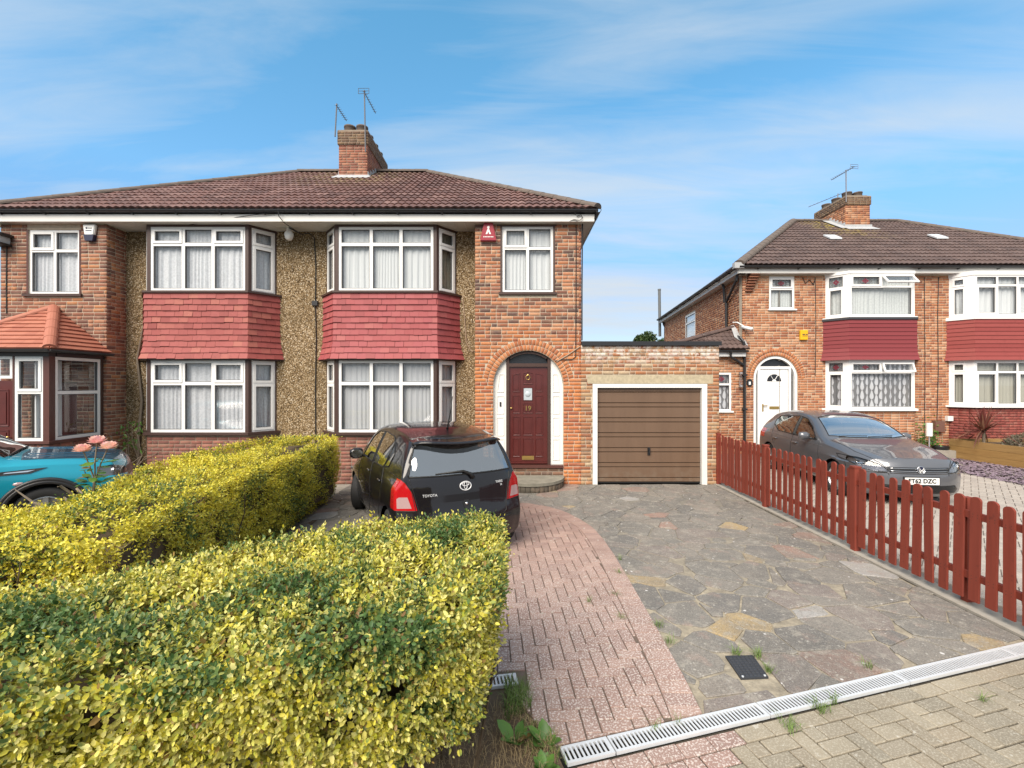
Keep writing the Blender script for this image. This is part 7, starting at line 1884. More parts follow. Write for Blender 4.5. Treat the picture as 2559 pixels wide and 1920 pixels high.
def on_tail(txt, y, z, size, mat, name, sx=1):
    p = Vector(hr(y, z, .003)); q = Vector(hr(y, z + .05, .003)); up = (q - p).normalized(); rgt = (Vector(hr(y + .05, z, .003)) - Vector(hr(y - .05, z, .003))).normalized(); nn = rgt.cross(up)
    o = text_obj(txt, size, (0, 0, 0), (0, 0, 0), mat, yar, name, .0015, sx=sx); o.matrix_basis = Matrix((( rgt.x, up.x, nn.x, p.x), (rgt.y, up.y, nn.y, p.y), (rgt.z, up.z, nn.z, p.z), (0, 0, 0, 1))); return o
on_tail('TOYOTA', -.44, .81, .042, M_SILV, 'maker_lettering', 1.25)
on_tail('YARIS', .47, .885, .042, M_SILV, 'model_lettering', 1.15); on_tail('SR', .50, .845, .03, M_SILV, 'model_lettering', 1.2)
lk = MB(); lk.prism([hr(.0 + a, b, .001) for a, b in ((-.045, .70), (-.03, .655), (0, .60), (.03, .655), (.045, .70), (.03, .73), (-.03, .73))], (0, -.008, 0)); obj('lock_plate', lk, M_BLACKP, yar); obj('lock_button', MB().lathe([(0, -.02), (.016, -.018), (.018, 0)], hr(0, .69, .002), 'Y', 12), M_CHROME, yar, True)
a = c.hit('top', .0, 3.05, 1, 0); strip(yar, 'roof_aerial', [(a.x, a.y, a.z), (a.x, a.y - .02, a.z + .03), (a.x + .0, a.y - .20, a.z + .42)], [.018, .010, .004], M_PBLACK)
bl = [hr(y, .44 + .06 * (abs(y) / .7) ** 2, .001) for y in np.linspace(-.62, .62, 25)]; strip(yar, 'bumper_insert', bl, .012, M_PBLACK)
obj('number_plate_recess', MB().prism([hr(-.28, .40, .004), hr(.28, .40, .004), hr(.28, .50, .004), hr(-.28, .50, .004)], (0, -.004, 0)), M_PBLACK, yar)

# ---------------------------------------------------------------- grey hatchback, nose towards the road
P_ = dict(L=4.2, W=.89, pf=.36, pr=.22, pw=2.9, sf=.26, sr=3.95, crease=.70,
  zt=[(0, .72), (.26, .80), (.6, .90), (1.0, .985), (1.22, 1.03), (1.6, 1.235), (1.95, 1.39), (2.3, 1.455), (2.7, 1.475), (3.2, 1.455), (3.7, 1.385), (4.0, 1.30), (4.2, 1.2)],
  ze=[(0, .69), (.26, .765), (.6, .865), (1.0, .945), (1.22, .975), (1.6, 1.145), (1.95, 1.305), (2.3, 1.385), (2.7, 1.41), (3.2, 1.385), (3.7, 1.315), (4.0, 1.22), (4.2, 1.12)],
  we=[(0, .55), (.26, .64), (.6, .72), (1.0, .755), (1.22, .765), (1.6, .71), (1.95, .645), (2.3, .61), (2.7, .60), (3.2, .59), (3.7, .57), (4.0, .55), (4.2, .52)],
  zb=[(0, .63), (.26, .70), (.6, .80), (1.0, .87), (1.3, .90), (2.2, .925), (3.2, .96), (3.9, .99), (4.2, .96)],
  wb=[(0, .62), (.26, .74), (.6, .80), (1.0, .822), (1.3, .83), (2.2, .835), (3.2, .825), (3.9, .775), (4.2, .73)],
  wm=[(0, .76), (.26, .84), (.6, .88), (1.0, .89), (2.2, .888), (3.2, .89), (3.8, .875), (4.2, .83)],
  z0=[(0, .19), (.4, .18), (3.6, .20), (4.2, .26)],
  nose=[(.15, .10), (.28, .02), (.45, 0), (.60, .015), (.72, .06), (.85, .18), (1.0, .4)], tail=[(.15, 4.12), (.3, 4.19), (.55, 4.2), (.8, 4.17), (1.0, 4.12), (1.15, 4.03), (1.3, 3.9), (1.45, 3.75)],
  st=[.50, .75, 1.0, 1.18, 1.34, 1.5, 1.7, 1.95, 2.25, 2.7, 3.15, 3.45, 3.65, 3.8])
gol = thing('hatchback_car', 'grey hatchback with a white number plate parked behind the red picket fence', 'car', (6.98, 9.62, 0), 'parked cars', rotz=R(174.5))
c = Car(P_); L = c.L
for sg, ff in ((1, isright), (-1, isleft)):
    for sx in (.87, 3.45): c.cut('void', 'side', circ(sx, .315, .355), lambda f, ff=ff: ff(f) and f.calc_center_median().z < .8)
frf = lambda f: f.normal.y > .2 and f.calc_center_median().y > L / 2 - .9
for sg in (1, -1):
    q = [(sg * x, z) for x, z in ((.43, .585), (.60, .575), (.80, .62), (.86, .70), (.84, .78), (.74, .775), (.58, .71))]
    c.cut('headlight', 'end', q, lambda f, sg=sg: f.normal.y > .05 and f.calc_center_median().y > L / 2 - .58 and f.calc_center_median().x * sg > 0)
c.cut('grille', 'end', [(-.43, .585), (.43, .585), (.47, .615), (.49, .668), (-.49, .668), (-.47, .615)], frf)
c.cut('lower_grille', 'end', [(-.66, .235), (.66, .235), (.70, .29), (.60, .375), (-.60, .375), (-.70, .29)], frf)
c.cut('windscreen', 'top', [(-.69, 1.34), (-.40, 1.23), (0, 1.205), (.40, 1.23), (.69, 1.34), (.555, 1.96), (.28, 2.03), (-.28, 2.03), (-.555, 1.96)], wsf)
FW = [(1.52, .945), (2.36, .955), (2.38, 1.345), (2.15, 1.315), (1.85, 1.18)]
RW = [(2.45, .958), (3.10, .975), (3.42, 1.10), (3.46, 1.20), (3.32, 1.305), (2.47, 1.355)]
for sg, ff in ((1, isright), (-1, isleft)):
    for w_ in (FW, RW): c.cut('side_window', 'side', w_, lambda f, ff=ff: ff(f) and f.calc_center_median().z > .9)
c.cut('rear_window', 'end', [(-.56, 1.04), (.56, 1.04), (.50, 1.30), (-.50, 1.30)], tailf)
tl = lambda f: f.calc_center_median().y < -L / 2 + .5
for sg in (1, -1): c.cut('tail_light', 'end', [(sg * x, z) for x, z in ((.90, .76), (.90, .97), (.48, .95), (.52, .78))], lambda f, sg=sg: tl(f) and f.calc_center_median().x * sg > 0)
M_GRILLE = simple('grille_black', (.012, .012, .014), .35)
c.split(gol, {'headlight': M_LGLASS, 'grille': M_GRILLE, 'lower_grille': M_GRILLE, 'windscreen': glass_mat('windscreen_glass', tint=(.62, .66, .64), boost=2.6, base=.40), 'side_window': M_CGLASS, 'rear_window': M_CGLASS, 'tail_light': M_LAMPR}, M_CGREY)
interior(gol, L, 1.35, 3.4, .70, .34, .95)
obj('wheel_wells', MB().box(-.64, .64, L / 2 - 1.3, L / 2 - .45, .25, .74).box(-.64, .64, L / 2 - 3.9, L / 2 - 3.05, .25, .74), M_DARK, gol)
for sg in (1, -1):
    wheel(gol, sg * .775, .87, L, .315, .205, .215, 5, sgn=sg); wheel(gol, sg * .775, 3.45, L, .315, .205, .215, 5, sgn=sg)
    for w_ in (FW, RW): outline(c, gol, 'window_trim', 'side', w_, sg, .010, M_PBLACK)
    strip(gol, 'b_pillar', c.line('side', [(2.405, .95), (2.42, 1.35)], sg, .002), .03, M_PBLACK)
    mirror(gol, sg * .85, L / 2 - 1.72, 1.0, sg, M_CGREY)
    for sx in (2.25, 3.12):
        h0 = [c.hit('side', sx + d, .80, sg, .02) for d in (-.09, -.05, 0, .05, .09)]
        if all(h0): strip(gol, 'door_handle', [tuple(h) for h in h0], .015, M_CGREY, 6)
    # lamp bowls behind the clear lens
    for y, z, r in ((.56, .635, .052), (.70, .685, .060), (.79, .70, .04)):
        h = c.hit('end', sg * y, z, 1, 0)
        if h: obj('lamp_bowl', MB().lathe([(r, -.045), (r * .85, -.075), (.018, -.10), (.022, -.07), (0, -.06)], (h.x, h.y + .02, h.z), 'Y', 18), M_HEADIN, gol, True)
    hb = [c.hit('end', sg * y, z, 1, -.13) for y, z in ((.40, .57), (.84, .60), (.86, .79), (.56, .73))]
    q = [(sg * x, z) for x, z in ((.43, .585), (.60, .575), (.80, .62), (.86, .70), (.84, .78), (.74, .775), (.58, .71))]
    outline(c, gol, 'lamp_seal', 'end', q[:-0 or None], 1, .006, M_PBLACK)
    sc_ = c.line('side', [(1.3, .845), (2.3, .86), (3.3, .885), (3.9, .90)], sg, .0); strip(gol, 'waist_crease', sc_, .006, M_CGREY)
seams(c, gol, [(v, p, s) for s in (1, -1) for v, p in (('side', [(1.42, .94), (1.34, .6), (1.40, .26)]), ('side', [(2.41, .955), (2.42, .6), (2.38, .26)]), ('side', [(3.42, 1.08), (3.36, .92), (3.16, .62), (3.02, .32)]), ('side', [(1.4, .27), (3.0, .29)]), ('side', [(.52, .60), (.55, .74)]))] +
      [('top', [(-.46, .06), (-.60, .20), (-.70, .55), (-.74, 1.15)], 1), ('top', [(.46, .06), (.60, .20), (.70, .55), (.74, 1.15)], 1)])
fr = lambda y, z, o=0.: tuple(c.hit('end', y, z, 1, o))
for z in (.605, .648): strip(gol, 'grille_bar', [fr(y, z, .006) for y in np.linspace(-.45, .45, 19)], .0055, M_CHROME)
strip(gol, 'windscreen_seal', c.line('top', [(-.69, 1.34), (-.40, 1.23), (0, 1.205), (.40, 1.23), (.69, 1.34), (.555, 1.96), (.28, 2.03), (-.28, 2.03), (-.555, 1.96), (-.69, 1.34)], 1, .001), .010, M_PBLACK)
for x0, x1 in ((.55, .05), (.05, -.42)): a = [c.hit('top', x0 + (x1 - x0) * t, 1.27 + .03 * t - .05 * (1 - abs(x0 + (x1 - x0) * t) / .6), 1, .015) for t in np.linspace(0, 1, 7)]; strip(gol, 'wiper', [tuple(h) for h in a if h], .008, M_PBLACK)
bd = Vector(fr(0, .628, .004)); m = MB().lathe([(.062, -.0), (.064, .012), (.056, .016), (.054, .008), (0, .008)], (0, 0, 0), 'Y', 24).xform(Matrix.Translation(bd) @ Matrix.Rotation(R(8), 4, 'X')); bo = obj('badge', m, M_CHROME, gol, True)
bg_ = MB(); by = bd.y + .020
for pts in ([(-.034, .036), (-.012, -.002), (.012, -.002), (.034, .036)], [(-.044, .016), (-.022, -.038), (0, .004), (.022, -.038), (.044, .016)]):
    P3 = [(bd.x + a, by, bd.z + b) for a, b in pts]
    for p, q in zip(P3, P3[1:]): bg_.tube([p, q], .0048, 5)
obj('badge_letters', bg_, M_WHITEP, bo)
obj('badge_field', MB().lathe([(.055, .0), (0, .001)], (bd.x, bd.y + .0105, bd.z), 'Y', 24), M_NAVY, bo)
y0 = fr(0, .46, 0)[1] + .012
pb = obj('number_plate', MB().box(-.262, .262, y0 - .02, y0 + .004, .395, .508), M_PLATE, gol)
text_obj('FT62 DZC', .098, (0, y0 + .006, .4515), (R(90), 0, R(180)), M_PBLACK, pb, 'registration', .001, sx=.98, bold=.0035)
obj('plate_holder', MB().box(-.275, .275, y0 - .022, y0 - .004, .382, .520), M_GRILLE, gol)
for z in (.27, .31, .35): strip(gol, 'grille_bar', [fr(y, z, .004) for y in np.linspace(-.6, .6, 19)], .006, M_PBLACK)

# ---------------------------------------------------------------- turquoise compact SUV on the left
P_ = dict(L=4.17, W=.885, pf=.20, pr=.16, pw=3.0, sf=.16, sr=4.02, crease=.74,
  zt=[(0, .92), (.16, .985), (.5, 1.045), (1.0, 1.085), (1.2, 1.10), (1.5, 1.30), (1.8, 1.50), (2.2, 1.58), (2.8, 1.60), (3.4, 1.57), (3.9, 1.50), (4.17, 1.4)],
  ze=[(0, .88), (.16, .945), (.5, 1.00), (1.0, 1.04), (1.2, 1.05), (1.5, 1.21), (1.8, 1.41), (2.2, 1.50), (2.8, 1.53), (3.4, 1.50), (3.9, 1.42), (4.17, 1.32)],
  we=[(0, .66), (.16, .72), (.5, .76), (1.0, .775), (1.2, .775), (1.5, .73), (1.8, .67), (2.2, .64), (2.8, .63), (3.4, .62), (3.9, .60), (4.17, .58)],
  zb=[(0, .82), (.16, .88), (.5, .95), (1.0, .985), (1.4, 1.0), (3.0, 1.03), (3.9, 1.08), (4.17, 1.05)],
  wb=[(0, .72), (.16, .79), (.5, .82), (1.0, .83), (1.4, .835), (3.0, .835), (3.9, .80), (4.17, .77)],
  wm=[(0, .82), (.16, .86), (.6, .885), (3.5, .885), (4.17, .86)], z0=[(0, .26), (.5, .24), (3.6, .25), (4.17, .32)],
  nose=[(.2, .08), (.4, .0), (.7, .01), (.85, .05), (.95, .12), (1.1, .3)], tail=[(.2, 4.1), (.5, 4.17), (.9, 4.14), (1.2, 4.06), (1.5, 3.93)],
  st=[.42, .65, .9, 1.08, 1.22, 1.36, 1.5, 1.65, 1.85, 2.2, 2.8, 3.3, 3.6, 3.85])
suv = thing('suv_car', 'bright turquoise compact SUV bonnet pointing at the rose in front of the porch', 'car', (-7.70, 6.0, 0), 'parked cars', rotz=R(-52))
c = Car(P_); L = c.L
for sg, ff in ((1, isright), (-1, isleft)):
    for sx in (.88, 3.38): c.cut('void', 'side', circ(sx, .35, .40), lambda f, ff=ff: ff(f) and f.calc_center_median().z < .9)
    c.cut('headlight', 'end', [(sg * x, z) for x, z in ((.50, .74), (.90, .76), (.90, .885), (.78, .905), (.52, .84))], lambda f, sg=sg: f.normal.y > .03 and f.calc_center_median().y > L / 2 - .36 and f.calc_center_median().x * sg > 0)
    for w_ in ([(1.45, 1.05), (2.30, 1.06), (2.30, 1.45), (2.0, 1.42), (1.75, 1.29)], [(2.38, 1.06), (3.45, 1.09), (3.40, 1.40), (2.38, 1.46)]): c.cut('side_window', 'side', w_, lambda f, ff=ff: ff(f) and f.calc_center_median().z > 1.0)
c.cut('grille', 'end', [(-.50, .70), (.50, .70), (.50, .83), (-.50, .83)], frf); c.cut('lower_grille', 'end', [(-.6, .32), (.6, .32), (.55, .52), (-.55, .52)], frf)
c.cut('windscreen', 'top', [(-.70, 1.28), (-.3, 1.2), (.3, 1.2), (.70, 1.28), (.58, 1.82), (.3, 1.90), (-.3, 1.90), (-.58, 1.82)], wsf)
c.cut('bonnet', 'top', [(-.64, .18), (-.30, .10), (.30, .10), (.64, .18), (.72, .5), (.745, 1.12), (.3, 1.17), (-.3, 1.17), (-.745, 1.12), (-.72, .5)], lambda f: f.normal.z > .3 and f.calc_center_median().z > .85)
c.split(suv, {'headlight': M_LGLASS, 'grille': M_GRILLE, 'lower_grille': M_GRILLE, 'windscreen': M_CGLASS, 'side_window': M_CGLASS, 'bonnet': M_CBLUED}, M_CBLUE)
interior(suv, L, 1.35, 3.4, .70, .38, 1.05)
obj('wheel_wells', MB().box(-.66, .66, L / 2 - 1.35, L / 2 - .42, .25, .84).box(-.66, .66, L / 2 - 3.85, L / 2 - 2.9, .25, .84), M_DARK, suv)
for sg in (1, -1):
    wheel(suv, sg * .775, .88, L, .34, .21, .22, 5, sgn=sg); wheel(suv, sg * .775, 3.38, L, .34, .21, .22, 5, sgn=sg)
    for sx in (.88, 3.38):
        for rr in (.405, .44): 
            q = [c.hit('side', sx + rr * math.cos(t), .35 + rr * math.sin(t), sg, .006) for t in np.linspace(R(-15), R(195), 33)]
            strip(suv, 'wheel_arch_trim', [tuple(h) for h in q if h], .028, M_BLACKP, 6)
    q = c.line('side', [(.98, .925), (1.34, .925)], sg, .002); 
    m = MB(); m.prism([tuple(c.hit('side', a, b, sg, .004)) for a, b in ((.86, .945), (1.28, .93), (1.36, .885), (1.02, .885))], (sg * .006, 0, 0)); obj('wing_vent', m, M_BLACKP, suv)
    m = MB(); m.prism([tuple(c.hit('side', a, b, sg, .009)) for a, b in ((.97, .925), (1.24, .917), (1.26, .905), (1.04, .905))], (sg * .007, 0, 0)); obj('vent_trim', m, M_CHROME, suv)
    h = c.hit('side', 1.12, .76, sg, .0); obj('side_repeater', MB().lathe([(0, .012), (.03, .008), (.036, 0)], (0, 0, 0), 'X', 14).xform(Matrix.Translation(h) @ Matrix.Diagonal((sg, 1.5, .7, 1))), M_LAMPW, suv, True)
    mirror(suv, sg * .85, L / 2 - 1.6, 1.10, sg, M_CBLUE)
    hb = [c.hit('end', sg * y, z, 1, -.10) for y, z in ((.49, .73), (.86, .75), (.84, .89), (.52, .85))]
    for y, z, r in ((.62, .80, .05), (.76, .82, .05)):
        h = c.hit('end', sg * y, z, 1, 0)
        if h: obj('lamp_bowl', MB().lathe([(r, -.04), (r * .85, -.07), (.018, -.09), (0, -.06)], (h.x, h.y + .01, h.z), 'Y', 16), M_HEADIN, suv, True)
    for x in (.30, .52): strip(suv, 'bonnet_rib', c.line('top', [(sg * (x - .03), .25), (sg * x, .7), (sg * (x + .03), 1.12)], 1, -.004), .012, M_CBLUED)
for x0, x1 in ((.60, .05), (.02, -.5)): a = [c.hit('top', x0 + (x1 - x0) * t, 1.25, 1, .015) for t in np.linspace(0, 1, 7)]; strip(suv, 'wiper', [tuple(h) for h in a if h], .010, M_PBLACK)
seams(c, suv, [(v, p, s) for s in (1, -1) for v, p in (('side', [(1.38, 1.02), (1.30, .7), (1.35, .32)]), ('side', [(.45, .72), (.50, .86)]), ('side', [(2.34, 1.05), (2.35, .32)]))] + [('top', [(-.64, .18), (-.72, .5), (-.745, 1.12)], 1), ('top', [(.64, .18), (.72, .5), (.745, 1.12)], 1)])
# ================================================================== hedges and plants
LEAF_V = np.array([(0, 0, 0), (0, 1, 0.02), (-.30, .48, .05), (.30, .48, .05), (0, .5, -.03), (-.22, .22, .03), (.22, .22, .03), (-.2, .78, .05), (.2, .78, .05)])
LEAF_F = np.array([(0, 4, 5), (5, 4, 2), (2, 4, 7), (7, 4, 1), (0, 6, 4), (6, 3, 4), (3, 8, 4), (8, 1, 4)])
LEAF_V4 = np.array([(0, 0, 0), (.25, .26, .04), (.24, .70, .05), (0, 1, 0), (-.24, .70, .05), (-.25, .26, .04), (0, .5, -.03)]); LEAF_F4 = np.array([(0, 1, 6), (1, 2, 6), (2, 3, 6), (3, 4, 6), (4, 5, 6), (5, 0, 6)])
LEAF_V5 = LEAF_V[:5]; LEAF_F5 = np.array([(0, 4, 2), (2, 4, 1), (0, 3, 4), (3, 1, 4)])
def leaves(P, D, N, size, width=1.0, fine=True):
    """leaf blades at P pointing along D with faces towards N"""
    V0, F0 = (LEAF_V5, LEAF_F5) if fine is None else ((LEAF_V, LEAF_F) if fine else (LEAF_V4, LEAF_F4))
    D = D / (np.linalg.norm(D, axis=1, keepdims=True) + 1e-9); S = np.cross(D, N); S /= np.linalg.norm(S, axis=1, keepdims=True) + 1e-9; U = np.cross(S, D)
    sz = size[:, None, None]
    W = P[:, None, :] + sz * (V0[None, :, 0:1] * width * S[:, None, :] + V0[None, :, 1:2] * D[:, None, :] + V0[None, :, 2:3] * U[:, None, :])
    F = (F0[None] + (np.arange(len(P)) * len(V0))[:, None, None]).reshape(-1, 3); return W.reshape(-1, 3), F
def unit(v): return v / (np.linalg.norm(v, axis=-1, keepdims=True) + 1e-9)
def shoots(P, N, g, n=7, ln=.07, leaf=.030, up=.5, spread=.55, fine=True, width=1.0, dens=1.0):
    """leafy shoots: pairs of leaves along a short stem growing out of the hedge face"""
    m = len(P); A = unit(N + up * np.array([0, 0, 1.]) * g.random((m, 1)) + g.normal(0, spread, (m, 3))); X_ = unit(np.cross(A, g.normal(0, 1, (m, 3)))); Y_ = np.cross(A, X_)
    out_p, out_d, out_n, out_s = [], [], [], []
    for k in range(n):
        t = (k // 2) / max(1, (n - 1) // 2); side = 1 if k % 2 else -1; ax = X_ if (k // 2) % 2 == 0 else Y_
        if k == n - 1: d = A + g.normal(0, .25, (m, 3))
        else: d = unit(side * ax * (1.0 - .35 * t) + A * (.35 + .5 * t) + g.normal(0, .22, (m, 3)))
        p = P + A * (ln * t * (.7 + .6 * g.random((m, 1))))
        out_p.append(p); out_d.append(d); out_n.append(unit(A + .5 * N + g.normal(0, .3, (m, 3)))); out_s.append(leaf * (.50 + .8 * g.random(m)) * (1.08 - .40 * t))
    return leaves(np.concatenate(out_p), np.concatenate(out_d), np.concatenate(out_n), np.concatenate(out_s), width, fine)

def hedge(name, label, poly, ztop, zbot, dens, leaf, mat, seed, lump=.05, ndens=None, view=None, batter=.06, round_=.16, fine=True, group='golden hedges', bare=None, dips=()):
    """clipped hedge over a plan polygon; ztop: function of (x, y)"""
    g = np.random.default_rng(seed); poly = ccw(poly); n = len(poly); cx = sum(p[0] for p in poly) / n; cy = sum(p[1] for p in poly) / n
    h = thing(name, label, 'hedge', (cx, cy, 0), group)
    ph = g.random(6) * 6.28
    def bumpf(x, y, z): return lump * (np.sin(3.1 * x + 1.7 * z + ph[0]) * np.cos(2.7 * y + ph[1]) + .6 * np.sin(7.3 * x + ph[2] + 3 * z) * np.sin(6.1 * y + ph[3] + 4 * z) + .35 * np.sin(15 * x + ph[4]) * np.cos(13 * y + 11 * z + ph[5]))
    P = []; N = []
    # top
    xs = [p[0] for p in poly]; ys = [p[1] for p in poly]; A = area(poly); bb = (max(xs) - min(xs)) * (max(ys) - min(ys)); q = g.random((int(dens * bb), 2)) * [max(xs) - min(xs), max(ys) - min(ys)] + [min(xs), min(ys)]
    def inset(pts):
        d = np.full(len(pts), 9.0)
        for i in range(n): nn, k = halfplane(poly[i], poly[(i + 1) % n]); d = np.minimum(d, k - (pts @ np.array(nn)))
        return d
    ins = inset(q); q = q[ins > 0]; ins = ins[ins > 0]; zt = ztop(q[:, 0], q[:, 1]); e = np.clip(1 - ins / round_, 0, 1)
    z = zt - round_ * .55 * e ** 2 + bumpf(q[:, 0], q[:, 1], 0 * zt); P.append(np.c_[q, z])
    # slope normal outward at the rim
    c2 = np.array([cx, cy]); nr = np.zeros((len(q), 3)); nr[:, 2] = 1
    best = np.full(len(q), 9.0)
    for i in range(n):
        nn, k = halfplane(poly[i], poly[(i + 1) % n]); d = k - (q @ np.array(nn)); u = d < best; best = np.where(u, d, best); nr[u, 0] = nn[0] * e[u]; nr[u, 1] = nn[1] * e[u]
    N.append(unit(nr))
    for i in range(n):
        a, b = np.array(poly[i]), np.array(poly[(i + 1) % n]); nn, k = halfplane(poly[i], poly[(i + 1) % n]); l = np.linalg.norm(b - a); f = view[i] if view else 1.0
        m = int(dens * l * 1.2 * f * 1.15)
        if m < 4: continue
        t = g.random(m); xy = a + (b - a) * t[:, None]; zt = ztop(xy[:, 0], xy[:, 1]) - .03; zz_ = zbot + (zt - zbot) * (1 - g.random(m) ** 1.15); bt = batter * (zt - zz_) * -1 + bumpf(xy[:, 0], xy[:, 1], zz_)
        low = np.clip((zbot + .35 - zz_) / .35, 0, 1); bt = bt - .10 * low ** 1.5
        xy = xy + np.array(nn) * bt[:, None]; P.append(np.c_[xy, zz_]); N.append(np.tile([nn[0], nn[1], .1], (m, 1)))
    P = np.concatenate(P); N = np.concatenate(N)
    for (x, y, z, r) in dips:
        d = np.linalg.norm(P - np.array([x, y, z]), axis=1); keep = (d > r) | (g.random(len(P)) < .18); P, N = P[keep], N[keep]
    q = P @ np.array([[11.3, 4.1, -7.7], [-5.2, 12.9, 6.3], [8.1, -6.6, 13.7]]) + ph[:3]; q2 = P @ np.array([[27., 9., -17.], [-13., 31., 11.], [19., -15., 29.]]) + ph[3:]
    lump2 = (np.sin(q).sum(1) + .7 * np.sin(q2).sum(1)) / 3.4             # sprig-sized hollows and tufts
    keep = lump2 > g.normal(-.50, .22, len(P)); P, N, lump2 = P[keep], N[keep], lump2[keep]
    P = P - N * (g.random((len(P), 1)) ** 1.5) * .11 + N * (.010 + .024 * lump2[:, None])
    st_ = g.random(len(P)) < .010; P[st_] += N[st_] * g.uniform(.02, .055, (st_.sum(), 1))
    # smaller, finer-grained further off
    V, F = shoots(P, N, g, 7, leaf * 2.3, leaf, fine=fine)
    stuff(np_obj('foliage', V, F, mat, h, True))
    # stems inside
    m = MB(); cnt = int(A * 26)
    for _ in range(cnt):
        while True:
            x, y = g.uniform(min(xs), max(xs)), g.uniform(min(ys), max(ys))
            if inset(np.array([[x, y]]))[0] > .06: break
        zt = float(ztop(np.array([x]), np.array([y]))[0]); p = [(x, y, 0)]
        for k in range(3): p.append((p[-1][0] + g.normal(0, .05), p[-1][1] + g.normal(0, .05), (k + 1) * (zt - .12) / 3))
        m.tube(p, [.011, .009, .006, .003], 4, False)
        for k in range(5):
            f = g.uniform(.15, .95); b0 = Vector(p[0]).lerp(Vector(p[-1]), f); m.tube([tuple(b0), (b0.x + g.normal(0, .06), b0.y + g.normal(0, .06), b0.z + g.uniform(.03, .16))], [.005, .0025], 3, False)
    stuff(obj('stems', m, M_TWIG, h, fix=False))
    # dense twiggy heart
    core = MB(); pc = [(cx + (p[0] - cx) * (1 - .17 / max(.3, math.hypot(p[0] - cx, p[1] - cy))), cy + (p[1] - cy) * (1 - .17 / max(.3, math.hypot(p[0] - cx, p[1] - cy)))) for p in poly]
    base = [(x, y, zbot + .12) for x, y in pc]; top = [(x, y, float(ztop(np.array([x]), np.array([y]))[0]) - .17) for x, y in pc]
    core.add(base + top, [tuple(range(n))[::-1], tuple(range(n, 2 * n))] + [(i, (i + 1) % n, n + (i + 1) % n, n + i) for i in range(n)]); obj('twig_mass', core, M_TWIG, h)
    return h
# near hedge, along the road
near = [(-2.9, .84), (-.36, 1.74), (-.15, 1.88), (-.10, 2.3), (-.11, 3.05), (-.20, 3.20), (-.6, 3.18), (-2.9, 1.88)]
NEARV = [1.15, 1.15, 1.15, 1.15, 1.0, .6, .5, .2]     # little of the back and the far end is ever seen
hedge('privet_hedge', 'big clipped golden privet hedge filling the front beside the pink path', near, lambda x, y: 1.165 + .040 * x - .01 * (y - 2), .58, 3150, .0275, M_LEAF1, 5, lump=.022, fine=False, view=NEARV, round_=.12, batter=.02, dips=((-.62, 1.64, .80, .08), (-.85, 1.56, .72, .07), (-.36, 1.74, .80, .05), (-.10, 2.1, .75, .06)))
far = [(-2.56, 2.85), (-2.72, 3.6), (-2.92, 5.2), (-3.06, 8.03), (-3.25, 8.15), (-4.0, 7.95), (-4.30, 7.0), (-4.38, 6.1), (-3.95, 4.7), (-3.62, 3.75), (-3.6, 2.6)]
hedge('privet_hedge', 'long yellow privet hedge running back to the bay window of the pebbledash house', far, lambda x, y: 1.145 + .008 * (y - 5) - .03 * np.clip(3.4 - y, 0, 1), .06, 1600, .029, M_LEAF2, 6, lump=.045, round_=.17, batter=.05, fine=None, dips=((-2.62, 3.05, .85, .16), (-4.1, 6.5, 1.15, .10)))
left = [(-6.5, 2.55), (-3.62, 2.5), (-3.62, 3.68), (-6.5, 3.5)]
hedge('privet_hedge', 'short yellow hedge at the left edge in front of the turquoise car', left, lambda x, y: 1.07 + 0 * x, .1, 1250, .030, M_LEAF2, 8, lump=.03, fine=None)
# planted strip under the near hedge
bed = sheet('hedge_bed', [(-4.2, .4), (-3.0, 1.0), dpt(-.02, -.25), dpt(-.02, .06), (.22, 2.70), (.10, 3.0), (-.03, 3.08), (-.72, 3.1), (-.72, 3.40), (-3.2, 2.35), (-4.2, 2.4)], .006, M_SOIL)
sheet('hedge_bed', [(-7, 2.3), (-2.42, 2.35), (-2.62, 3.6), (-2.85, 5.2), (-3.0, 8.1), (-4.1, 8.0), (-4.4, 6.2), (-3.7, 3.75), (-7, 3.75)], .007, M_SOIL)
sheet('driveway', [(-12, 3.7), (-3.72, 3.78), (-4.42, 6.2), (-4.2, 8.0), (-3.3, 8.15), (-3.3, 9.75), (-12, 9.75)], -.002, M_CONC)
def blades(P, g, h, w, lean, mat, name, parent=None, n=3):
    """grass blades: bent three-vertex strips"""
    m = len(P); a = g.random(m) * 6.28; l = lean * (.3 + g.random(m)); H = h * (.5 + .8 * g.random(m)); s = np.c_[-np.sin(a), np.cos(a), 0 * a] * (w / 2); d = np.c_[np.cos(a), np.sin(a), 0 * a]
    p0, p1, p2 = P, P + d * (l * H * .35)[:, None] + np.c_[0 * a, 0 * a, H * .6], P + d * (l * H)[:, None] + np.c_[0 * a, 0 * a, H * (1 - .35 * l)]
    V = np.stack([p0 - s, p0 + s, p1 - s * .8, p1 + s * .8, p2], 1).reshape(-1, 3); o = (np.arange(m) * 5)[:, None]
    F = np.concatenate([o + [0, 1, 3], o + [0, 3, 2], o + [2, 3, 4]]); return stuff(np_obj(name, V, F, mat, parent))
g = np.random.default_rng(3)
def scatter(n, a, b, c_, d): u, v = g.random((n, 1)), g.random((n, 1)); a, b, c_, d = map(np.array, (a, b, c_, d)); return np.c_[(a * (1 - u) + b * u) * (1 - v) + (d * (1 - u) + c_ * u) * v, np.zeros(n)]
blades(scatter(1900, (-1.4, 1.6), (.2, 2.15), (.27, 2.62), (-.05, 2.95)), g, .07, .0025, 1.1, M_DRY, 'dry_grass')
blades(scatter(420, (-.05, 2.75), (.12, 2.85), (.10, 3.05), (-.05, 3.1)), g, .11, .0035, .7, M_GRASS, 'green_grass')
blades(scatter(260, (.05, 2.5), (.30, 2.45), (.24, 2.70), (.05, 2.8)), g, .05, .003, .9, M_GRASS, 'green_grass')
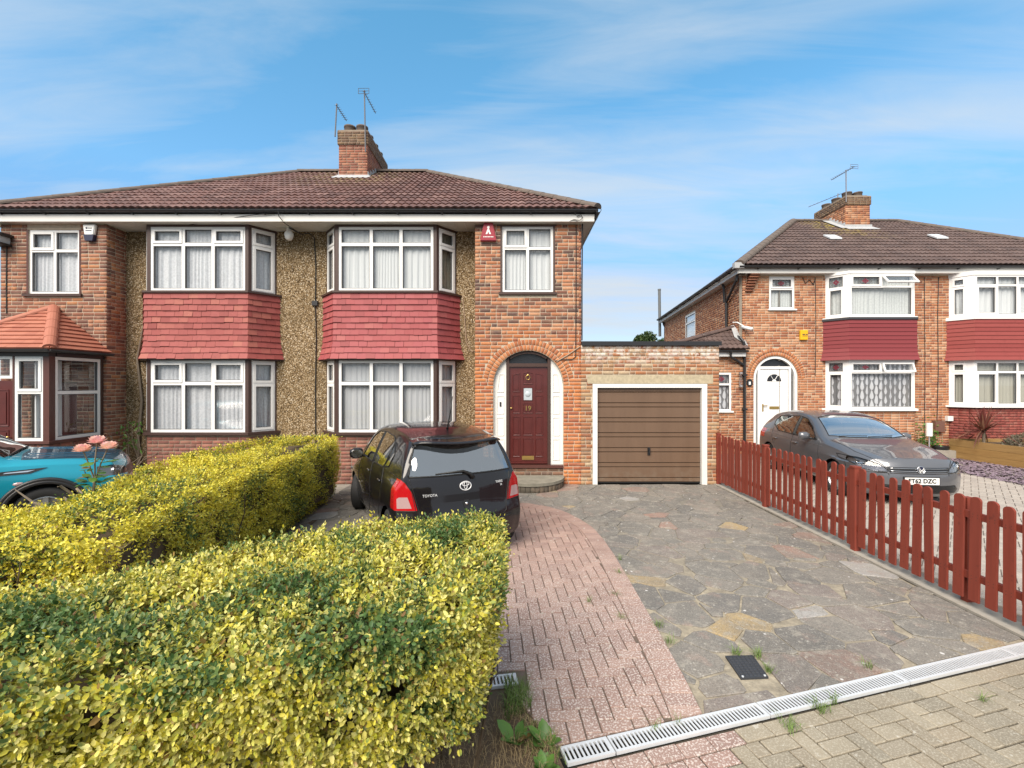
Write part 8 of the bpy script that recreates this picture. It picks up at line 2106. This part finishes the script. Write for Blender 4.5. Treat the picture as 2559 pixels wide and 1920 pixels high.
tufts = [(1.235, 3.85, .07, 45), (1.245, 3.62, .06, 40), (1.85, 3.42, .05, 60), (1.83, 3.25, .04, 40), (1.70, 3.455, .04, 40), (1.66, 2.72, .08, 55), (1.94, 2.87, .075, 70), (2.07, 2.93, .04, 30), (1.15, 4.9, .03, 30), (.95, 3.95, .03, 25), (.72, 4.25, .03, 25), (1.0, 4.4, .03, 25), (2.58, 3.29, .05, 30), (3.05, 2.95, .03, 20), (1.26, 5.3, .03, 20), (.85, 2.70, .03, 14), (1.0, 2.74, .025, 14)]
TP_ = []
for x, y, r, k in tufts: TP_.append(np.c_[g.normal(x, r * .32, k), g.normal(y, r * .32, k), np.full(k, .004)])
blades(np.concatenate(TP_), g, .075, .003, 1.2, M_GRASS, 'weed_grass')
# broad-leaved weeds by the drain end
def rosette(name, label, x, y, n, size, group='weeds by the hedge'):
    t = thing(name, label, 'weed', (x, y, 0), group); a = g.random(n) * 6.28; P = np.c_[x + .01 * np.cos(a), y + .01 * np.sin(a), np.full(n, .01)]; e = .25 + .9 * g.random(n)
    V, F = leaves(P, np.c_[np.cos(a), np.sin(a), e], np.c_[-np.cos(a) * e, -np.sin(a) * e, np.ones(n)], size * (.6 + .7 * g.random(n)), 1.1); np_obj('leaf_rosette', V, F, M_LEAFP, t, True)
    obj('stem', MB().tube([(x, y, 0), (x + .005, y, size * .5)], .004, 5), M_LEAFP, t); return t
rosette('weed_plant', 'round-leaved green weed at the very end of the drain', .17, 2.42, 26, .075); rosette('weed_plant', 'pointed-leaf dandelion on the bare soil left of the pink blocks', .19, 2.60, 14, .10); rosette('weed_plant', 'single upright broad weed at the foot of the near hedge', .02, 2.62, 7, .13)
rosette('fallen_leaf', 'green leaf sprig lying on the drive behind the black car', -2.42, 6.55, 5, .10, 'loose leaves')
# rose bush by the turquoise car
rb = thing('rose_bush', 'rose bush with three peach pink blooms beside the turquoise car', 'rose', (-3.85, 4.0, 0))
st = MB(); rp = Vector((-3.80, 4.0, 0)); tips = [(-3.70, 3.92, 1.50), (-3.60, 3.95, 1.57), (-3.50, 3.95, 1.52)]
st.tube([rp, (-3.78, 4.0, .6), (-3.66, 3.97, 1.05), (-3.62, 3.95, 1.25)], [.022, .018, .012, .008], 6)
for t in tips: st.tube([(-3.62, 3.95, 1.22), ((t[0] - 3.62) / 2, 3.94, (t[2] + 1.22) / 2), t], [.007, .006, .005], 5)
for k in range(9): a = g.uniform(0, 6.28); z = g.uniform(.55, 1.0); st.tube([(-3.78 + .1 * z, 4.0, z), (-3.8 + .22 * math.cos(a) - .1, 3.95 + .12 * math.sin(a), z + g.uniform(.08, .26)), (-3.8 + .34 * math.cos(a) - .12, 3.95 + .18 * math.sin(a), z + g.uniform(.15, .32))], [.014, .010, .004], 5)
obj('stem', st, M_BARK, rb)
for t in tips:
    Pq, Dq, Nq, Sq = [], [], [], []
    for ring, (r, el, k, s) in enumerate(((.006, 1.5, 5, .062), (.012, 1.35, 6, .066), (.018, 1.15, 7, .068), (.022, .9, 8, .064), (.024, .55, 7, .056), (.024, .15, 5, .05))):
        for i in range(k):
            a = 6.283 * i / k + ring * .5 + g.normal(0, .1); Pq.append((t[0] + r * math.cos(a), t[1] + r * math.sin(a), t[2] - .02)); Dq.append((math.cos(a) * math.cos(el), math.sin(a) * math.cos(el), math.sin(el))); Nq.append((-math.cos(a) * math.sin(el), -math.sin(a) * math.sin(el), math.cos(el))); Sq.append(s)
    V, F = leaves(np.array(Pq), np.array(Dq), np.array(Nq), np.array(Sq), 1.7); np_obj('bloom', V, F, M_ROSE, rb, True)
n = 46; zz_ = 1.08 + .34 * g.random(n); a = g.random(n) * 6.28; P = np.c_[-3.66 + (zz_ - 1.0) * .15 + .02 * np.cos(a), 3.96 + .02 * np.sin(a), zz_]; d = np.c_[np.cos(a), np.sin(a), .2 * g.normal(0, 1, n)]
V, F = leaves(P + d * .04 * g.random((n, 1)), d, np.tile([0, 0, 1.], (n, 1)) + g.normal(0, .3, (n, 3)), .085 * (.6 + .6 * g.random(n)), 1.1); stuff(np_obj('foliage', V, F, M_LEAFP, rb, True))
# bare climber by the porch
cb = thing('climbing_shrub', 'bare twisting climber stems against the pebbledash beside the porch', 'shrub', (-7.9, 9.4, 0)); m = MB()
for k in range(13):
    x0 = -8.15 + .5 * g.random(); p = [(x0, 9.35 + .2 * g.random(), 0)]; a = g.normal(0, .25)
    for j in range(6): a += g.normal(0, .45); p.append((p[-1][0] + .16 * math.sin(a), p[-1][1] + g.normal(0, .03), p[-1][2] + .2 * abs(math.cos(a))))
    m.tube(p, [.022, .018, .015, .012, .009, .006, .003], 5)
m.tube([(-7.95, 9.72, 0), (-8.0, 9.74, .8), (-7.92, 9.74, 1.7), (-8.02, 9.74, 2.6), (-7.9, 9.75, 3.3), (-7.85, 9.75, 3.8)], [.04, .034, .028, .022, .012, .006], 6); m.tube([(-7.75, 9.72, 0), (-7.82, 9.74, 1.0), (-7.72, 9.74, 2.1)], [.03, .022, .008], 6)
obj('stem', m, M_BARK, cb)
n = 60; P = np.c_[-8.1 + .5 * g.random(n), 9.3 + .2 * g.random(n), .7 + .6 * g.random(n)]; V, F = leaves(P, g.normal(0, 1, (n, 3)) + [0, 0, -.4], g.normal(0, 1, (n, 3)), .11 * (.6 + .6 * g.random(n)), .5); stuff(np_obj('foliage', V, F, M_LEAFP, cb, True))
# cordyline, heather in the planter, pots
cp_ = thing('cordyline', 'spiky red-bronze cordyline plant growing in the timber planter', 'plant', (12.75, 12.3, .44)); n = 95; a = g.random(n) * 6.28; el = np.where(g.random(n) < .45, g.uniform(.7, 1.5, n), g.uniform(-.1, .7, n)); L_ = .80 * (.75 + .4 * g.random(n)); V = []; F = []
for i in range(n):
    d = np.array([math.cos(a[i]) * math.cos(el[i]), math.sin(a[i]) * math.cos(el[i]), math.sin(el[i])]); s = np.array([-math.sin(a[i]), math.cos(a[i]), 0]) * .022; p0 = np.array([12.75, 12.3, .72 + .1 * g.random()]); o = len(V); droop = np.array([0, 0, -.28 * (1.2 - math.sin(el[i]))])
    for k in range(5): t = k / 4; c0 = p0 + d * L_[i] * t + droop * t ** 2.2; ww = (1 - t) ** .7 * (.6 + .8 * min(1, 3 * t)); V += [c0 - s * ww, c0 + s * ww]
    F += [(o + 2 * k, o + 2 * k + 1, o + 2 * k + 3, o + 2 * k + 2) for k in range(4)]
np_obj('leaf_rosette', V, F, M_CORD, cp_); obj('stem', MB().tube([(12.75, 12.3, .42), (12.75, 12.3, .8)], .035, 8), M_BARK, cp_)
hp_ = thing('heather_shrub', 'low grey-brown heather mound in the timber planter', 'shrub', (13.5, 11.8, .44)); n = 2600; u = unit(g.normal(0, 1, (n, 3)) * [1, 1, .7]); u[:, 2] = abs(u[:, 2]); P = np.array([13.5, 11.7, .44]) + u * [.62, .62, .34] * (.75 + .25 * g.random((n, 1))); V, F = leaves(P, u + g.normal(0, .4, (n, 3)), g.normal(0, 1, (n, 3)), .06 * (.6 + .8 * g.random(n)), .5, False); stuff(np_obj('foliage', V, F, M_HEATH, hp_)); obj('stem', MB().tube([(13.5, 11.7, .42), (13.5, 11.7, .6)], .05, 6), M_BARK, hp_)
pt = thing('potted_plant', 'small trailing green plant in a dark pot between the grey car and the planter', 'plant pot', (12.05, 12.75, 0)); obj('pot', MB().lathe([(0, 0), (.14, 0), (.19, .30), (.20, .32), (.17, .32), (.16, .28), (0, .28)], (12.05, 12.8, 0), 'Z', 16), M_BLACKP, pt, True)
n = 420; P = np.array([11.95, 12.85, .30]) + np.abs(g.normal(0, 1, (n, 3))) * [-.22, .08, .36] + g.normal(0, .10, (n, 3)) * [1, .6, .3]; V, F = leaves(P, g.normal(0, 1, (n, 3)), g.normal(0, 1, (n, 3)) + [0, 0, 1], .06 * (.6 + .7 * g.random(n)), 1.1, False); stuff(np_obj('foliage', V, F, M_LEAFP, pt))
# tree far beyond the garage
tr = thing('tree', 'small bushy tree top far beyond the flat garage roof', 'tree', (9.6, 33, 0)); obj('trunk', MB().tube([(9.6, 33, 0), (9.7, 33, 2.2), (9.5, 33, 4.0), (9.9, 33, 5.2)], [.22, .17, .12, .04], 8).tube([(9.65, 33, 2.6), (10.6, 33.2, 4.4)], [.1, .03], 6).tube([(9.6, 33, 2.9), (8.8, 32.8, 4.6)], [.1, .03], 6), M_BARK, tr)
n = 9000; cl = np.array([(9.6, 33, 4.6, 1.0), (10.5, 33.2, 4.3, .8), (8.9, 32.8, 4.2, .8), (9.9, 33, 5.3, .55), (10.3, 32.7, 3.6, .9), (9.1, 33.2, 3.5, .9), (11.0, 33, 4.9, .45), (9.3, 33, 5.2, .4)]); k = g.integers(0, len(cl), n); u = unit(g.normal(0, 1, (n, 3))); P = cl[k, :3] + u * cl[k, 3:4] * g.random((n, 1)) ** .45; V, F = leaves(P, u + g.normal(0, .8, (n, 3)), g.normal(0, 1, (n, 3)) + [0, 0, .6], .13 * (.6 + .8 * g.random(n)), 1.2, False); stuff(np_obj('crown', V, F, M_LEAFT, tr))
